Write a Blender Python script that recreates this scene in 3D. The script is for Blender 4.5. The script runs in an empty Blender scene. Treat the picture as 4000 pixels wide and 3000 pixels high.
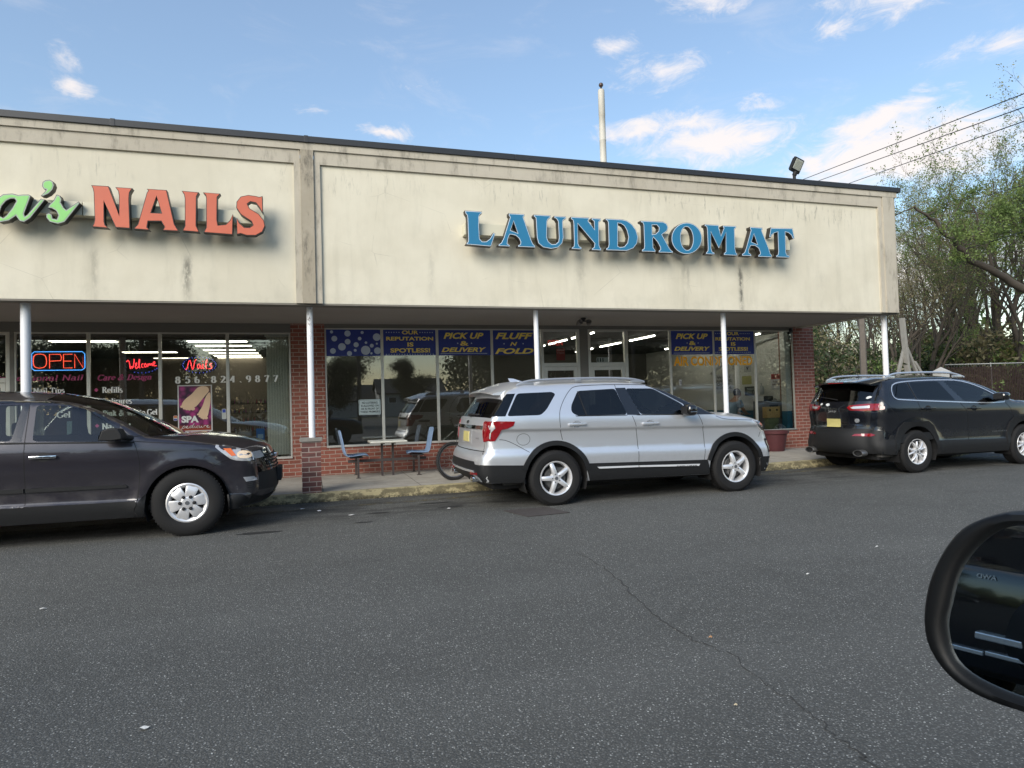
import bpy, bmesh, math, random
import numpy as np
from mathutils import Vector, Matrix
from mathutils.bvhtree import BVHTree
from mathutils.geometry import delaunay_2d_cdt
R=math.radians
SC=bpy.context.scene
COL=SC.collection
# ------------------------------------------------------------------ camera
cam_d=bpy.data.cameras.new('camera'); cam=bpy.data.objects.new('camera',cam_d); COL.objects.link(cam)
CF,CYAW,CPIT,CROL,CH=2564.1213,0.29874989,0.02659962,-0.02867230,1.44226
def _cam():
    cy,sy,cp,sp=math.cos(CYAW),math.sin(CYAW),math.cos(CPIT),math.sin(CPIT)
    f=Vector((sy*cp,cy*cp,sp)); r=Vector((cy,-sy,0)); u=r.cross(f)
    r2=r*math.cos(CROL)+u*math.sin(CROL); u2=-r*math.sin(CROL)+u*math.cos(CROL)
    m=Matrix((r2,u2,-f)).transposed().to_4x4(); m.translation=Vector((0,0,CH)); return m
cam.matrix_world=_cam()
cam_d.sensor_fit='HORIZONTAL'; cam_d.sensor_width=36; cam_d.lens=CF*36/4000
cam_d.clip_start=0.05; cam_d.clip_end=3000
SC.camera=cam
# ------------------------------------------------------------------ light
SUN_EL,SUN_AZ=R(29),R(226)      # azimuth measured from +Y towards +X
SC.view_settings.view_transform='Standard'; SC.view_settings.look='None'
SC.view_settings.exposure=0.72; SC.view_settings.gamma=1
sl=bpy.data.lights.new('sun','SUN'); sl.energy=2.5; sl.angle=R(38); sl.color=(1,.93,.82)
so=bpy.data.objects.new('sun',sl); COL.objects.link(so)
sd=Vector((math.sin(SUN_AZ)*math.cos(SUN_EL),math.cos(SUN_AZ)*math.cos(SUN_EL),math.sin(SUN_EL)))
so.rotation_euler=sd.to_track_quat('Z','Y').to_euler(); so.location=sd*50
# ------------------------------------------------------------------ node helpers
class NT:
    def __init__(s,tree): s.t=tree; s.n=tree.nodes; s.l=tree.links
    def new(s,typ,**kw):
        n=s.n.new(typ)
        for k,v in kw.items(): setattr(n,k,v)
        return n
    def link(s,a,b): s.l.new(a,b)
    def val(s,sock,v):
        if hasattr(v,'links') or isinstance(v,bpy.types.NodeSocket): s.l.new(v,sock)
        else: sock.default_value=v
    def math(s,op,a,b=None,c=None,clamp=False):
        n=s.n.new('ShaderNodeMath'); n.operation=op; n.use_clamp=clamp
        s.val(n.inputs[0],a)
        if b is not None: s.val(n.inputs[1],b)
        if c is not None: s.val(n.inputs[2],c)
        return n.outputs[0]
    def mix(s,f,a,b,mode='MIX'):
        n=s.n.new('ShaderNodeMix'); n.data_type='RGBA'; n.blend_type=mode
        s.val(n.inputs[0],f)
        s.val(n.inputs[6],a if isinstance(a,bpy.types.NodeSocket) else (*a,1)[:4])
        s.val(n.inputs[7],b if isinstance(b,bpy.types.NodeSocket) else (*b,1)[:4])
        return n.outputs[2]
    def ramp(s,f,stops,interp='LINEAR'):
        n=s.n.new('ShaderNodeValToRGB'); n.color_ramp.interpolation=interp
        e=n.color_ramp.elements
        while len(e)<len(stops): e.new(.5)
        for i,(p,c) in enumerate(stops):
            e[i].position=p; e[i].color=(*c,1)[:4] if not isinstance(c,(int,float)) else (c,c,c,1)
        s.l.new(f,n.inputs[0]); return n.outputs[0]
    def smooth(s,v,a,b,lo=0.,hi=1.):
        n=s.n.new('ShaderNodeMapRange'); n.interpolation_type='SMOOTHSTEP'
        s.val(n.inputs[0],v)
        for i,x in ((1,a),(2,b),(3,lo),(4,hi)): s.val(n.inputs[i],x)
        return n.outputs[0]
    def noise(s,vec,scale,detail=3,rough=.5,dist=0.,out=0):
        n=s.n.new('ShaderNodeTexNoise'); s.val(n.inputs['Scale'],scale); n.inputs['Detail'].default_value=detail
        n.inputs['Roughness'].default_value=rough; n.inputs['Distortion'].default_value=dist
        if vec is not None: s.l.new(vec,n.inputs['Vector'])
        return n.outputs[out]
    def mapping(s,vec,scale=(1,1,1),loc=(0,0,0),rot=(0,0,0)):
        n=s.n.new('ShaderNodeMapping'); s.l.new(vec,n.inputs[0])
        n.inputs['Scale'].default_value=scale; n.inputs['Location'].default_value=loc; n.inputs['Rotation'].default_value=rot
        return n.outputs[0]
    def sep(s,vec):
        n=s.n.new('ShaderNodeSeparateXYZ'); s.l.new(vec,n.inputs[0]); return n.outputs
    def comb(s,x,y,z):
        n=s.n.new('ShaderNodeCombineXYZ')
        for i,v in enumerate((x,y,z)): s.val(n.inputs[i],v)
        return n.outputs[0]
    def bump(s,h,strength,dist=.01):
        n=s.n.new('ShaderNodeBump'); n.inputs['Strength'].default_value=strength; n.inputs['Distance'].default_value=dist
        s.l.new(h,n.inputs['Height']); return n.outputs[0]
    def obj(s): 
        n=s.n.new('ShaderNodeTexCoord'); return n.outputs['Object']
    def pos(s): return s.n.new('ShaderNodeNewGeometry').outputs['Position']
# ------------------------------------------------------------------ world
w=bpy.data.worlds.new('World'); SC.world=w; w.use_nodes=True
t=NT(w.node_tree); w.node_tree.nodes.clear()
WS=0.126
sky=t.new('ShaderNodeTexSky',sky_type='NISHITA',sun_disc=False,sun_elevation=SUN_EL,sun_rotation=SUN_AZ,air_density=1.3,dust_density=.6,ozone_density=2.0)
dirv=t.new('ShaderNodeTexCoord').outputs['Generated']
dx,dy,dz=t.sep(dirv)
az=t.math('MULTIPLY',t.math('ARCTAN2',dx,dy),57.2958)
el=t.math('MULTIPLY',t.math('ARCSINE',dz),57.2958)
nv=t.noise(t.mapping(dirv,(7,7,12)),1.0,6,.62,.3,out=1)
nx,ny,nz=t.sep(nv)
az2=t.math('ADD',az,t.math('MULTIPLY',t.math('SUBTRACT',nx,.5),7.))
el2=t.math('ADD',el,t.math('MULTIPLY',t.math('SUBTRACT',ny,.5),4.5))
blobs=[(-16.2,22.9,1.4,.7,.9),(-16.8,24.6,.9,.8,.5),(34.5,20.0,6.2,1.9,1.15),(33,21.4,3,1.2,1.),(28.2,22.0,2.8,1.2,.9),(30.9,26.2,3.,1.1,.55),
 (49.5,17.2,9.,2.6,1.2),(47,19.4,4.5,1.5,1.1),(60,19,6,2,1.),(52.5,28.5,8.5,2.2,1.05),(34.6,30.6,3,1.2,.85),(6.8,22.3,2.0,.6,.85),(9.6,26.0,2.2,.5,.35),(38.6,22.6,2.2,.6,.6),
 (45,26.3,2,.6,.5),(42.5,17.4,1.8,.8,.9),(54.5,22.5,3,.9,.65),(27,28.4,1.6,.7,.6),(44.6,19.4,1.5,.6,.8),(1,24,1.3,.4,.4),(70,24,9,3,1),(-40,20,12,3,1),(-60,28,12,3,1.1),(100,20,14,4,1.),(47,9,14,3.5,1.0),(36,10,6,2.5,.9)]
m=None
for a,e,wa,he,am in blobs:
    q=t.math('ADD',t.math('POWER',t.math('ABSOLUTE',t.math('DIVIDE',t.math('SUBTRACT',az2,a),wa)),2),t.math('POWER',t.math('ABSOLUTE',t.math('DIVIDE',t.math('SUBTRACT',el2,e),he)),2))
    v=t.math('MULTIPLY',t.math('SUBTRACT',1.15,t.math('SQRT',q)),am)
    m=v if m is None else t.math('MAXIMUM',m,v)
n2=t.noise(t.mapping(dirv,(16,16,34)),1.0,9,.72,.9)
dens=t.math('ADD',m,t.math('MULTIPLY',t.math('SUBTRACT',n2,.5),2.5))
dens=t.smooth(dens,-.12,1.05)
n3=t.noise(t.mapping(dirv,(5,5,14)),1.0,7,.65,.8)
wisp=t.math('MULTIPLY',t.smooth(n3,.52,.80),.24)
dens=t.math('MAXIMUM',dens,wisp,clamp=True)
skc=t.new('ShaderNodeHueSaturation'); t.link(sky.outputs[0],skc.inputs['Color']); skc.inputs['Saturation'].default_value=1.10; skc.inputs['Value'].default_value=1.0
ccol=t.mix(t.smooth(el,12,30),(5.6,4.8,4.2),(5.3,4.9,4.7))
base=t.mix(.17,skc.outputs[0],(3.3,3.6,4.3)); col=t.mix(t.math('MULTIPLY',dens,.80),base,ccol)
bg=t.new('ShaderNodeBackground'); t.link(col,bg.inputs[0]); bg.inputs[1].default_value=WS
t.link(bg.outputs[0],t.new('ShaderNodeOutputWorld').inputs[0])
# ------------------------------------------------------------------ object helpers
def tag(o,label=None,cat=None,group=None,kind=None):
    if label: o['label']=label
    if cat: o['category']=cat
    if group: o['group']=group
    if kind: o['kind']=kind
    return o
def empty(name,loc=(0,0,0),rz=0.,parent=None):
    o=bpy.data.objects.new(name,None); COL.objects.link(o); o.location=loc; o.rotation_euler=(0,0,rz); o.empty_display_size=.1
    if parent: o.parent=parent
    return o
def thing(name,label,cat,loc=(0,0,0),rz=0.,group=None):
    return tag(empty(name,loc,rz),label,cat,group)
def mobj(name,V,F,mat,parent=None,smooth=False,loc=None,auto=None):
    me=bpy.data.meshes.new(name); me.from_pydata([tuple(v) for v in V],[],[tuple(f) for f in F])
    mats=mat if isinstance(mat,(list,tuple)) else [mat]
    for m_ in mats: me.materials.append(m_)
    if smooth: me.polygons.foreach_set('use_smooth',[True]*len(me.polygons))
    me.validate(); me.update()
    if auto is not None:
        try: me.set_sharp_from_angle(angle=R(auto))
        except Exception: pass
    o=bpy.data.objects.new(name,me); COL.objects.link(o)
    if parent: o.parent=parent
    if loc: o.location=loc
    return o
class MB:
    def __init__(s): s.V=[];s.F=[];s.M=[]; s.mi=0
    def add(s,V,F):
        b=len(s.V); s.V+= [tuple(v) for v in V]; s.F+=[tuple(i+b for i in f) for f in F]; s.M+=[s.mi]*len(F); return s
    def box(s,x0,x1,y0,y1,z0,z1,bev=0.):
        if x1<x0: x0,x1=x1,x0
        if y1<y0: y0,y1=y1,y0
        if z1<z0: z0,z1=z1,z0
        b=min(bev,(x1-x0)/2.1,(y1-y0)/2.1,(z1-z0)/2.1)
        if b<=0:
            V=[(x,y,z) for x in(x0,x1) for y in(y0,y1) for z in(z0,z1)]
            F=[(0,1,3,2),(4,6,7,5),(0,4,5,1),(2,3,7,6),(0,2,6,4),(1,5,7,3)]
            return s.add(V,F)
        bm=bmesh.new(); bmesh.ops.create_cube(bm,size=1)
        for v in bm.verts: v.co=Vector(((x0+x1)/2+v.co.x*(x1-x0),(y0+y1)/2+v.co.y*(y1-y0),(z0+z1)/2+v.co.z*(z1-z0)))
        bmesh.ops.bevel(bm,geom=list(bm.edges),offset=b,segments=2,affect='EDGES',profile=.6)
        return s.bm(bm)
    def bm(s,bm):
        bm.verts.index_update(); s.add([v.co[:] for v in bm.verts],[[v.index for v in f.verts] for f in bm.faces]); bm.free(); return s
    def tube(s,pts,rad,n=8,cap=True):
        pts=[Vector(p) for p in pts]; rad=rad if isinstance(rad,(list,tuple)) else [rad]*len(pts)
        V=[];F=[]; up=None
        for i,p in enumerate(pts):
            d=(pts[min(i+1,len(pts)-1)]-pts[max(i-1,0)]); d.normalize()
            if up is None: up=Vector((0,0,1)) if abs(d.z)<.9 else Vector((1,0,0))
            a=d.cross(up); a.normalize(); b=a.cross(d); up=b
            for k in range(n):
                an=2*math.pi*k/n; V.append(p+(a*math.cos(an)+b*math.sin(an))*rad[i])
        for i in range(len(pts)-1):
            for k in range(n):
                F.append((i*n+k,i*n+(k+1)%n,(i+1)*n+(k+1)%n,(i+1)*n+k))
        if cap: F.append(tuple(range(n))[::-1]); F.append(tuple(range((len(pts)-1)*n,len(pts)*n)))
        return s.add(V,F)
    def cyl(s,p0,p1,r,n=16): return s.tube([p0,p1],r,n)
    def lathe(s,prof,c=(0,0,0),axis='z',n=32):
        V=[];F=[];k=len(prof)
        for i in range(n):
            a=2*math.pi*i/n
            for r,h in prof:
                if axis=='z': V.append((c[0]+r*math.cos(a),c[1]+r*math.sin(a),c[2]+h))
                elif axis=='y': V.append((c[0]+r*math.cos(a),c[1]+h,c[2]+r*math.sin(a)))
                else: V.append((c[0]+h,c[1]+r*math.cos(a),c[2]+r*math.sin(a)))
        for i in range(n):
            j=(i+1)%n
            for q in range(k-1): F.append((i*k+q,j*k+q,j*k+q+1,i*k+q+1))
        return s.add(V,F)
    def ell(s,c,r,n=12,m=8,p=1.):
        V=[];F=[]
        f=lambda v:math.copysign(abs(v)**p,v)
        for i in range(m+1):
            th=math.pi*i/m-math.pi/2
            for j in range(n):
                ph=2*math.pi*j/n
                V.append((c[0]+r[0]*f(math.cos(th))*f(math.cos(ph)),c[1]+r[1]*f(math.cos(th))*f(math.sin(ph)),c[2]+r[2]*f(math.sin(th))))
        for i in range(m):
            for j in range(n): F.append((i*n+j,i*n+(j+1)%n,(i+1)*n+(j+1)%n,(i+1)*n+j))
        return s.add(V,F)
    def quad(s,a,b,c,d): return s.add([a,b,c,d],[(0,1,2,3)])
    def prism(s,poly,y0,y1,holes=()):
        """polygon in x,z extruded from y0 (front) to y1"""
        T,P=tri2d(poly,holes)
        n=len(P); V=[(p[0],y0,p[1]) for p in P]+[(p[0],y1,p[1]) for p in P]
        F=[tuple(f) for f in T]+[tuple(i+n for i in f[::-1]) for f in T]
        s.add(V,F)
        for loop in [poly]+list(holes):
            k=len(loop); V=[(p[0],y0,p[1]) for p in loop]+[(p[0],y1,p[1]) for p in loop]
            s.add(V,[(i,(i+1)%k,(i+1)%k+k,i+k) for i in range(k)])
        return s
    def out(s,name,mat,parent=None,smooth=False,auto=None,loc=None):
        o=mobj(name,s.V,s.F,mat,parent,smooth,loc,auto)
        if isinstance(mat,(list,tuple)) and len(s.M)==len(o.data.polygons): o.data.polygons.foreach_set('material_index',s.M)
        bm=bmesh.new(); bm.from_mesh(o.data); bmesh.ops.recalc_face_normals(bm,faces=bm.faces); bm.to_mesh(o.data); bm.free()
        return o
def inpoly(P,poly):
    P=np.asarray(P,float); x,y=P[:,0],P[:,1]; r=np.zeros(len(P),bool); n=len(poly)
    for i in range(n):
        x0,y0=poly[i];x1,y1=poly[(i+1)%n]
        if y0==y1: continue
        c=((y0>y)!=(y1>y))&(x<(x1-x0)*(y-y0)/(y1-y0)+x0); r^=c
    return r
def dens(poly,step,closed=True):
    o=[];n=len(poly)
    for i in range(n if closed else n-1):
        a=np.array(poly[i],float);b=np.array(poly[(i+1)%n],float); k=max(1,int(np.linalg.norm(b-a)/step))
        for j in range(k): o.append(tuple(a+(b-a)*j/k))
    if not closed: o.append(tuple(poly[-1]))
    return o
def smoothpoly(poly,it=2,closed=True):
    for _ in range(it):
        o=[];n=len(poly)
        for i in range(n if closed else n-1):
            a,b=poly[i],poly[(i+1)%n]
            o+=[(a[0]*.75+b[0]*.25,a[1]*.75+b[1]*.25),(a[0]*.25+b[0]*.75,a[1]*.25+b[1]*.75)]
        if not closed: o=[poly[0]]+o+[poly[-1]]
        poly=o
    return poly
def rounded(poly,r=.03,n=4):
    o=[];k=len(poly)
    for i in range(k):
        p=np.array(poly[i],float);a=np.array(poly[i-1],float)-p;b=np.array(poly[(i+1)%k],float)-p
        la,lb=np.linalg.norm(a),np.linalg.norm(b); d=min(r,la*.45,lb*.45); A=p+a/la*d;B=p+b/lb*d
        for j in range(n+1):
            t_=j/n; q=A*(1-t_)**2+2*p*t_*(1-t_)+B*t_*t_; o.append(tuple(q))
    return o
def cdt(loops,extra=(),openl=()):
    pts=[];edges=[]
    for l in loops:
        b=len(pts); pts+=[Vector((p[0],p[1])) for p in l]; edges+=[(b+i,b+(i+1)%len(l)) for i in range(len(l))]
    for l in openl:
        b=len(pts); pts+=[Vector((p[0],p[1])) for p in l]; edges+=[(b+i,b+i+1) for i in range(len(l)-1)]
    pts+=[Vector((p[0],p[1])) for p in extra]
    r=delaunay_2d_cdt(pts,edges,[],0,1e-6)
    P=np.array([(v.x,v.y) for v in r[0]]); T=[f for f in r[2]]
    return P,T
def tri2d(poly,holes=(),grid=None):
    ex=[]
    if grid:
        a=np.array(poly); g=[(x,y) for x in np.arange(a[:,0].min()+grid*.4,a[:,0].max(),grid) for y in np.arange(a[:,1].min()+grid*.4,a[:,1].max(),grid)]
        if g:
            g=np.array(g); g=g[inpoly(g,poly)]; ex=[tuple(q) for q in g]
    P,T=cdt([poly]+list(holes),ex)
    C=np.array([P[list(f)].mean(0) for f in T]); k=inpoly(C,poly)
    for h in holes: k&=~inpoly(C,h)
    return [T[i] for i in range(len(T)) if k[i]],P
# ------------------------------------------------------------------ materials
MATS={}
def pbr(name,base,rough=.5,metal=0.,coat=0.,emit=None,es=0.,spec=.5,vary=0.,vscale=8.,bump=0.,bscale=60.,alpha=None,coatr=.03):
    if name in MATS: return MATS[name]
    m_=bpy.data.materials.new(name); m_.use_nodes=True; q=NT(m_.node_tree); p=m_.node_tree.nodes['Principled BSDF']
    p.inputs['Roughness'].default_value=rough; p.inputs['Metallic'].default_value=metal; p.inputs['Coat Weight'].default_value=coat
    p.inputs['Coat Roughness'].default_value=coatr; p.inputs['Specular IOR Level'].default_value=spec
    if emit: p.inputs['Emission Color'].default_value=(*emit,1); p.inputs['Emission Strength'].default_value=es
    o=q.obj()
    if vary>0:
        nn=q.noise(o,vscale,5,.6)
        c=q.mix(nn,tuple(max(0,b*(1-vary)) for b in base),tuple(min(1,b*(1+vary)) for b in base)); q.link(c,p.inputs['Base Color'])
    else:
        p.inputs['Base Color'].default_value=(*base,1)
    if bump>0: q.link(q.bump(q.noise(o,bscale,4,.6),bump,.01),p.inputs['Normal'])
    MATS[name]=m_; return m_
def glassmat(name,tint=(.5,.55,.55),refl=.06,rough=0.,fres=1.0):
    """thin pane: tinted see-through plus mirror reflection"""
    m_=bpy.data.materials.new(name); m_.use_nodes=True; q=NT(m_.node_tree); m_.node_tree.nodes.clear()
    tr=q.new('ShaderNodeBsdfTransparent'); tr.inputs[0].default_value=(*tint,1)
    gl=q.new('ShaderNodeBsdfGlossy'); gl.inputs['Roughness'].default_value=rough; gl.inputs['Color'].default_value=(1,1,1,1)
    lw=q.new('ShaderNodeFresnel'); lw.inputs[0].default_value=1.5
    f=q.math('ADD',q.math('MULTIPLY',lw.outputs[0],fres),refl,clamp=True)
    mx=q.new('ShaderNodeMixShader'); q.link(f,mx.inputs[0]); q.link(tr.outputs[0],mx.inputs[1]); q.link(gl.outputs[0],mx.inputs[2])
    q.link(mx.outputs[0],q.new('ShaderNodeOutputMaterial').inputs[0]); MATS[name]=m_; return m_
# text to mesh
def textmesh(s_,shear=0.,offset=0.,size=1.,res=3,space=1.):
    c=bpy.data.curves.new('lettering','FONT'); c.body=s_; c.shear=shear; c.offset=offset; c.size=size; c.resolution_u=res; c.space_character=space
    o=bpy.data.objects.new('lettering',c); COL.objects.link(o)
    dg=bpy.context.evaluated_depsgraph_get(); me=bpy.data.meshes.new_from_object(o.evaluated_get(dg))
    V=np.array([v.co[:] for v in me.vertices]); F=[tuple(p.vertices) for p in me.polygons]
    bpy.data.objects.remove(o); bpy.data.curves.remove(c); bpy.data.meshes.remove(me)
    return V,F
def text(mb,s_,x0,x1,z0,z1,y,shear=0.,offset=0.,dirx=(1,0,0),thick=0.,space=1.,keep=False):
    """fit text into the box x0..x1, z0..z1 facing -Y at depth y"""
    V,F=textmesh(s_,shear,offset,space=space)
    mn,mx=V.min(0),V.max(0); sx=(x1-x0)/(mx[0]-mn[0]); sz=(z1-z0)/(mx[1]-mn[1])
    if keep: sx=min(sx,sz*1.1)
    P=[(x0+(v[0]-mn[0])*sx,y,z0+(v[1]-mn[1])*sz) for v in V]
    mb.add(P,F); 
    return mb
# ------------------------------------------------------------------ cars
def catmull(ctrl,sub=6):
    """ctrl rows: xe,ze,xc,zc,r,sharp,tag -> sampled rows + tag per row"""
    A=np.array([c[:5] for c in ctrl],float); n=len(A); out=[];tags=[]
    def tan(i,side):
        if ctrl[i][5] or i in(0,n-1):
            j=i+1 if side>0 else i-1
            if j<0 or j>=n: j=i-1 if side>0 else i+1; return (A[i]-A[j])*(1 if side>0 else -1)
            return (A[j]-A[i])*side
        d0=np.linalg.norm(A[i,:2]-A[i-1,:2]);d1=np.linalg.norm(A[i+1,:2]-A[i,:2])
        t_=((A[i]-A[i-1])/d0*d1+(A[i+1]-A[i])/d1*d0)/(d0+d1)
        return t_*(d1 if side>0 else d0)
    for i in range(n-1):
        k=max(2,int(np.linalg.norm(A[i+1,:2]-A[i,:2])/.05)) if sub is None else sub
        m0=tan(i,1);m1=tan(i+1,-1)
        for j in range(k):
            s=j/k;h=(2*s**3-3*s*s+1,s**3-2*s*s+s,-2*s**3+3*s*s,s**3-s*s)
            out.append(h[0]*A[i]+h[1]*m0+h[2]*A[i+1]+h[3]*m1); tags.append(ctrl[i][6])
    out.append(A[-1]);tags.append(ctrl[-1][6])
    return np.array(out),tags
class Car:
    def __init__(s,S):
        s.S=S; s.E,s.tags=catmull(S['edge'],None)
        d=[];rr=[]
        for i in range(len(s.E)-1):
            k=max(1,int(np.linalg.norm(s.E[i+1,:2]-s.E[i,:2])/.012))
            for j in range(k):
                q=s.E[i]+(s.E[i+1]-s.E[i])*j/k; d.append(q[:2]);rr.append(q[4])
        s.D=np.array(d+[s.E[-1,:2]]);s.RR=np.array(rr+[s.E[-1,4]])
        pz=np.array(S['prof']); z=np.linspace(0,2,801); y=np.interp(z,pz[:,0],pz[:,1])
        k=np.exp(-.5*(np.arange(-12,13)*.0025/S.get('psig',.011))**2);k/=k.sum(); yp=np.convolve(np.pad(y,12,'edge'),k,'valid')
        s.pz,s.py=z,yp
    def w(s,P):
        P=np.asarray(P,float); x,z=P[:,0],P[:,1]; S=s.S
        y=np.interp(z+S['slope']*(x-1.),s.pz,s.py)
        y=y-S['tf'][1]*np.clip((x-S['tf'][0])/1.1,0,None)**2-S['tr'][1]*np.clip((S['tr'][0]-x)/.8,0,None)**2
        if 'bulge' in S:
            for (cx,cz,rad,am) in S['bulge']:
                d=np.hypot(x-cx,z-cz); y=y+am*np.exp(-((d-rad)/.07)**2)*(z>cz-.1)
        return y
    def y(s,P):
        P=np.asarray(P,float)
        r=np.empty(len(P))
        for a in range(0,len(P),500):
            q=P[a:a+500]; dd=np.hypot(q[:,None,0]-s.D[None,:,0],q[:,None,1]-s.D[None,:,1]); j=dd.argmin(1); d=dd[np.arange(len(q)),j]; rad=s.RR[j]
            e=np.clip(rad-d,0,rad); r[a:a+500]=rad-np.sqrt(np.clip(rad*rad-e*e,0,None))
        return s.w(P)-r
    def build(s,root,mats):
        S=s.S;E=s.E
        arc=lambda cx,cz,rad,n=40:[(cx+rad*math.cos(2*math.pi*i/n),cz+rad*math.sin(2*math.pi*i/n)) for i in range(n)]
        outl=[tuple(p) for p in E[:,:2]]+dens([tuple(E[-1,:2])]+S['bottom']+[tuple(E[0,:2])],.06,False)[1:-1]
        holes=[arc(*h) for h in S['arches']]
        feats=[(n_,dens(rounded(p,.045) if sm else p,.05),m_) for n_,p,m_,sm in S['glass']]
        a=np.array(outl); g=.045
        G=np.array([(x+(.5*g if k%2 else 0),z) for k,z in enumerate(np.arange(a[:,1].min()+.01,a[:,1].max(),g*.8)) for x in np.arange(a[:,0].min(),a[:,0].max(),g)])
        G=G[inpoly(G,outl)]
        if 'rows' in S:
            rw=np.array([(x,zr-S['slope']*(x-1.)) for zr in S['rows'] for x in np.arange(a[:,0].min()+.02,a[:,0].max(),.05)]); rw=rw[inpoly(rw,outl)]
            dm=np.array([np.abs((q[1]+S['slope']*(q[0]-1.))-np.array(S['rows'])).min() for q in G]); G=np.concatenate([G[dm>.012],rw])
        # points hugging the rounded edge
        T_=np.gradient(E[:,:2],axis=0); N=np.stack([T_[:,1],-T_[:,0]],1); N/=np.linalg.norm(N,axis=1)[:,None]+1e-9
        ring=[]
        for f in (.04,.13,.28,.5,.8):
            q=E[:,:2]+N*(E[:,4:5]*f); ring.append(q[inpoly(q,outl)])
        dd=np.array([np.hypot(s.D[:,0]-q[0],s.D[:,1]-q[1]).min() for q in G]); G=G[dd>.02]
        ex=list(map(tuple,np.concatenate([G]+ring)))
        P,T=cdt([outl]+holes+[f[1] for f in feats],ex)
        C=np.array([P[list(f)].mean(0) for f in T]); keep=inpoly(C,outl)
        cls=np.zeros(len(T),int); cls[~keep]=-1
        for h in holes: cls[inpoly(C,h)]=-1
        for k,f in enumerate(feats):
            q=inpoly(C,f[1])&(cls==0); cls[q]=k+1
        Y=s.y(P)
        # edge vertices exactly on the fillet end
        V3=[(p[0],-yy,p[1]) for p,yy in zip(P,Y)]
        def sub(mask,sgn):
            idx={};V=[];F=[]
            for t_ in np.nonzero(mask)[0]:
                f=[]
                for i in T[t_]:
                    if i not in idx: idx[i]=len(V); v=V3[i]; V.append((v[0],v[1]*sgn,v[2]))
                    f.append(idx[i])
                F.append(tuple(f) if sgn>0 else tuple(f[::-1]))
            return V,F
        body=MB()
        for sgn in (1,-1): body.add(*sub(cls==0,sgn))
        # the strip over the top and both ends
        ye=s.w(E[:,:2])-E[:,4]; M=24; pw=S.get('pw',2.6)
        vs=np.linspace(-1,1,M+1); vs=np.sign(vs)*np.abs(vs)**.8; G3=[]
        for i in range(len(E)):
            b=1-np.abs(vs)**pw
            G3.append([(E[i,0]+(E[i,2]-E[i,0])*bb, v*ye[i], E[i,1]+(E[i,3]-E[i,1])*bb) for v,bb in zip(vs,b)])
        parts={}
        for i in range(len(E)-1):
            tg=s.tags[i]
            for j in range(M):
                q=[G3[i][j],G3[i][j+1],G3[i+1][j+1],G3[i+1][j]]
                vm=abs((vs[j]+vs[j+1])/2)
                t_=tg
                if tg in('windshield','rear_window') and vm>S.get('gv',.93): t_='pillar_trim' if tg=='windshield' and S.get('blackpillar') else ('body' if tg=='windshield' else 'pillar_trim')
                (body if t_=='body' else parts.setdefault(t_,MB())).add(q,[(0,1,2,3)])
        full=MB(); full.add(body.V,body.F)
        for p in parts.values(): full.add(p.V,p.F)
        for sgn in (1,): full.add(*sub(cls>0,1)); full.add(*sub(cls>0,-1))
        s.bvh=BVHTree.FromPolygons([Vector(v) for v in full.V],full.F)
        def weld(mb,name,mat,auto=38):
            bm=bmesh.new(); me=bpy.data.meshes.new('t'); me.from_pydata(mb.V,[],mb.F); bm.from_mesh(me); bpy.data.meshes.remove(me)
            bmesh.ops.remove_doubles(bm,verts=bm.verts,dist=.0012); bmesh.ops.recalc_face_normals(bm,faces=bm.faces)
            me=bpy.data.meshes.new(name); bm.to_mesh(me); bm.free(); me.materials.append(mat); me.polygons.foreach_set('use_smooth',[True]*len(me.polygons)); me.set_sharp_from_angle(angle=R(auto))
            o=bpy.data.objects.new(name,me); COL.objects.link(o); o.parent=root; return o
        s.outl=outl; s.body=weld(body,'body',mats['body'])
        for k,p in parts.items(): weld(p,k,mats[k])
        for k,f in enumerate(feats):
            for sgn in (1,-1):
                V,F=sub(cls==k+1,sgn)
                if F: mobj(f[0],V,F,mats[f[2]],root,True)
        return s
    def over(s,name,poly,mat,root,off=.004,skirt=True,both=True,grid=.06,sm=0,parent=None,step=.05):
        if sm: poly=smoothpoly(poly,sm)
        poly=dens(poly,step)
        if inpoly(poly,s.outl).all(): T,P=tri2d(poly,(),grid)
        else:
            a=np.array(poly); gg=grid or .06
            ex=[(x,y) for x in np.arange(a[:,0].min()+.02,a[:,0].max(),gg) for y in np.arange(a[:,1].min()+.02,a[:,1].max(),gg)]
            P,T=cdt([poly,s.outl],ex); C=np.array([P[list(f)].mean(0) for f in T]); k=inpoly(C,poly)&inpoly(C,s.outl); T=[T[i] for i in range(len(T)) if k[i]]
            u=sorted({i for f in T for i in f}); ix={i:j for j,i in enumerate(u)}; P=P[u]; T=[tuple(ix[i] for i in f) for f in T]
        Y=s.y(P)
        n=len(P); V=[(p[0],-yy-off,p[1]) for p,yy in zip(P,Y)]; F=[tuple(f) for f in T]
        if skirt:
            V+=[(p[0],-yy+.015,p[1]) for p,yy in zip(P,Y)]
            from collections import Counter
            c=Counter()
            for f in T:
                for a in range(len(f)):
                    e=(f[a],f[(a+1)%len(f)]); c[tuple(sorted(e))]+=1
            for e,k in c.items():
                if k==1: F.append((e[0],e[1],e[1]+n,e[0]+n))
        r=[]
        for sgn in ((1,-1) if both else (1,)):
            o=MB().add([(v[0],v[1]*sgn,v[2]) for v in V],F).out(name,mat,parent or root,True,35); r.append(o)
        return r
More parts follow.
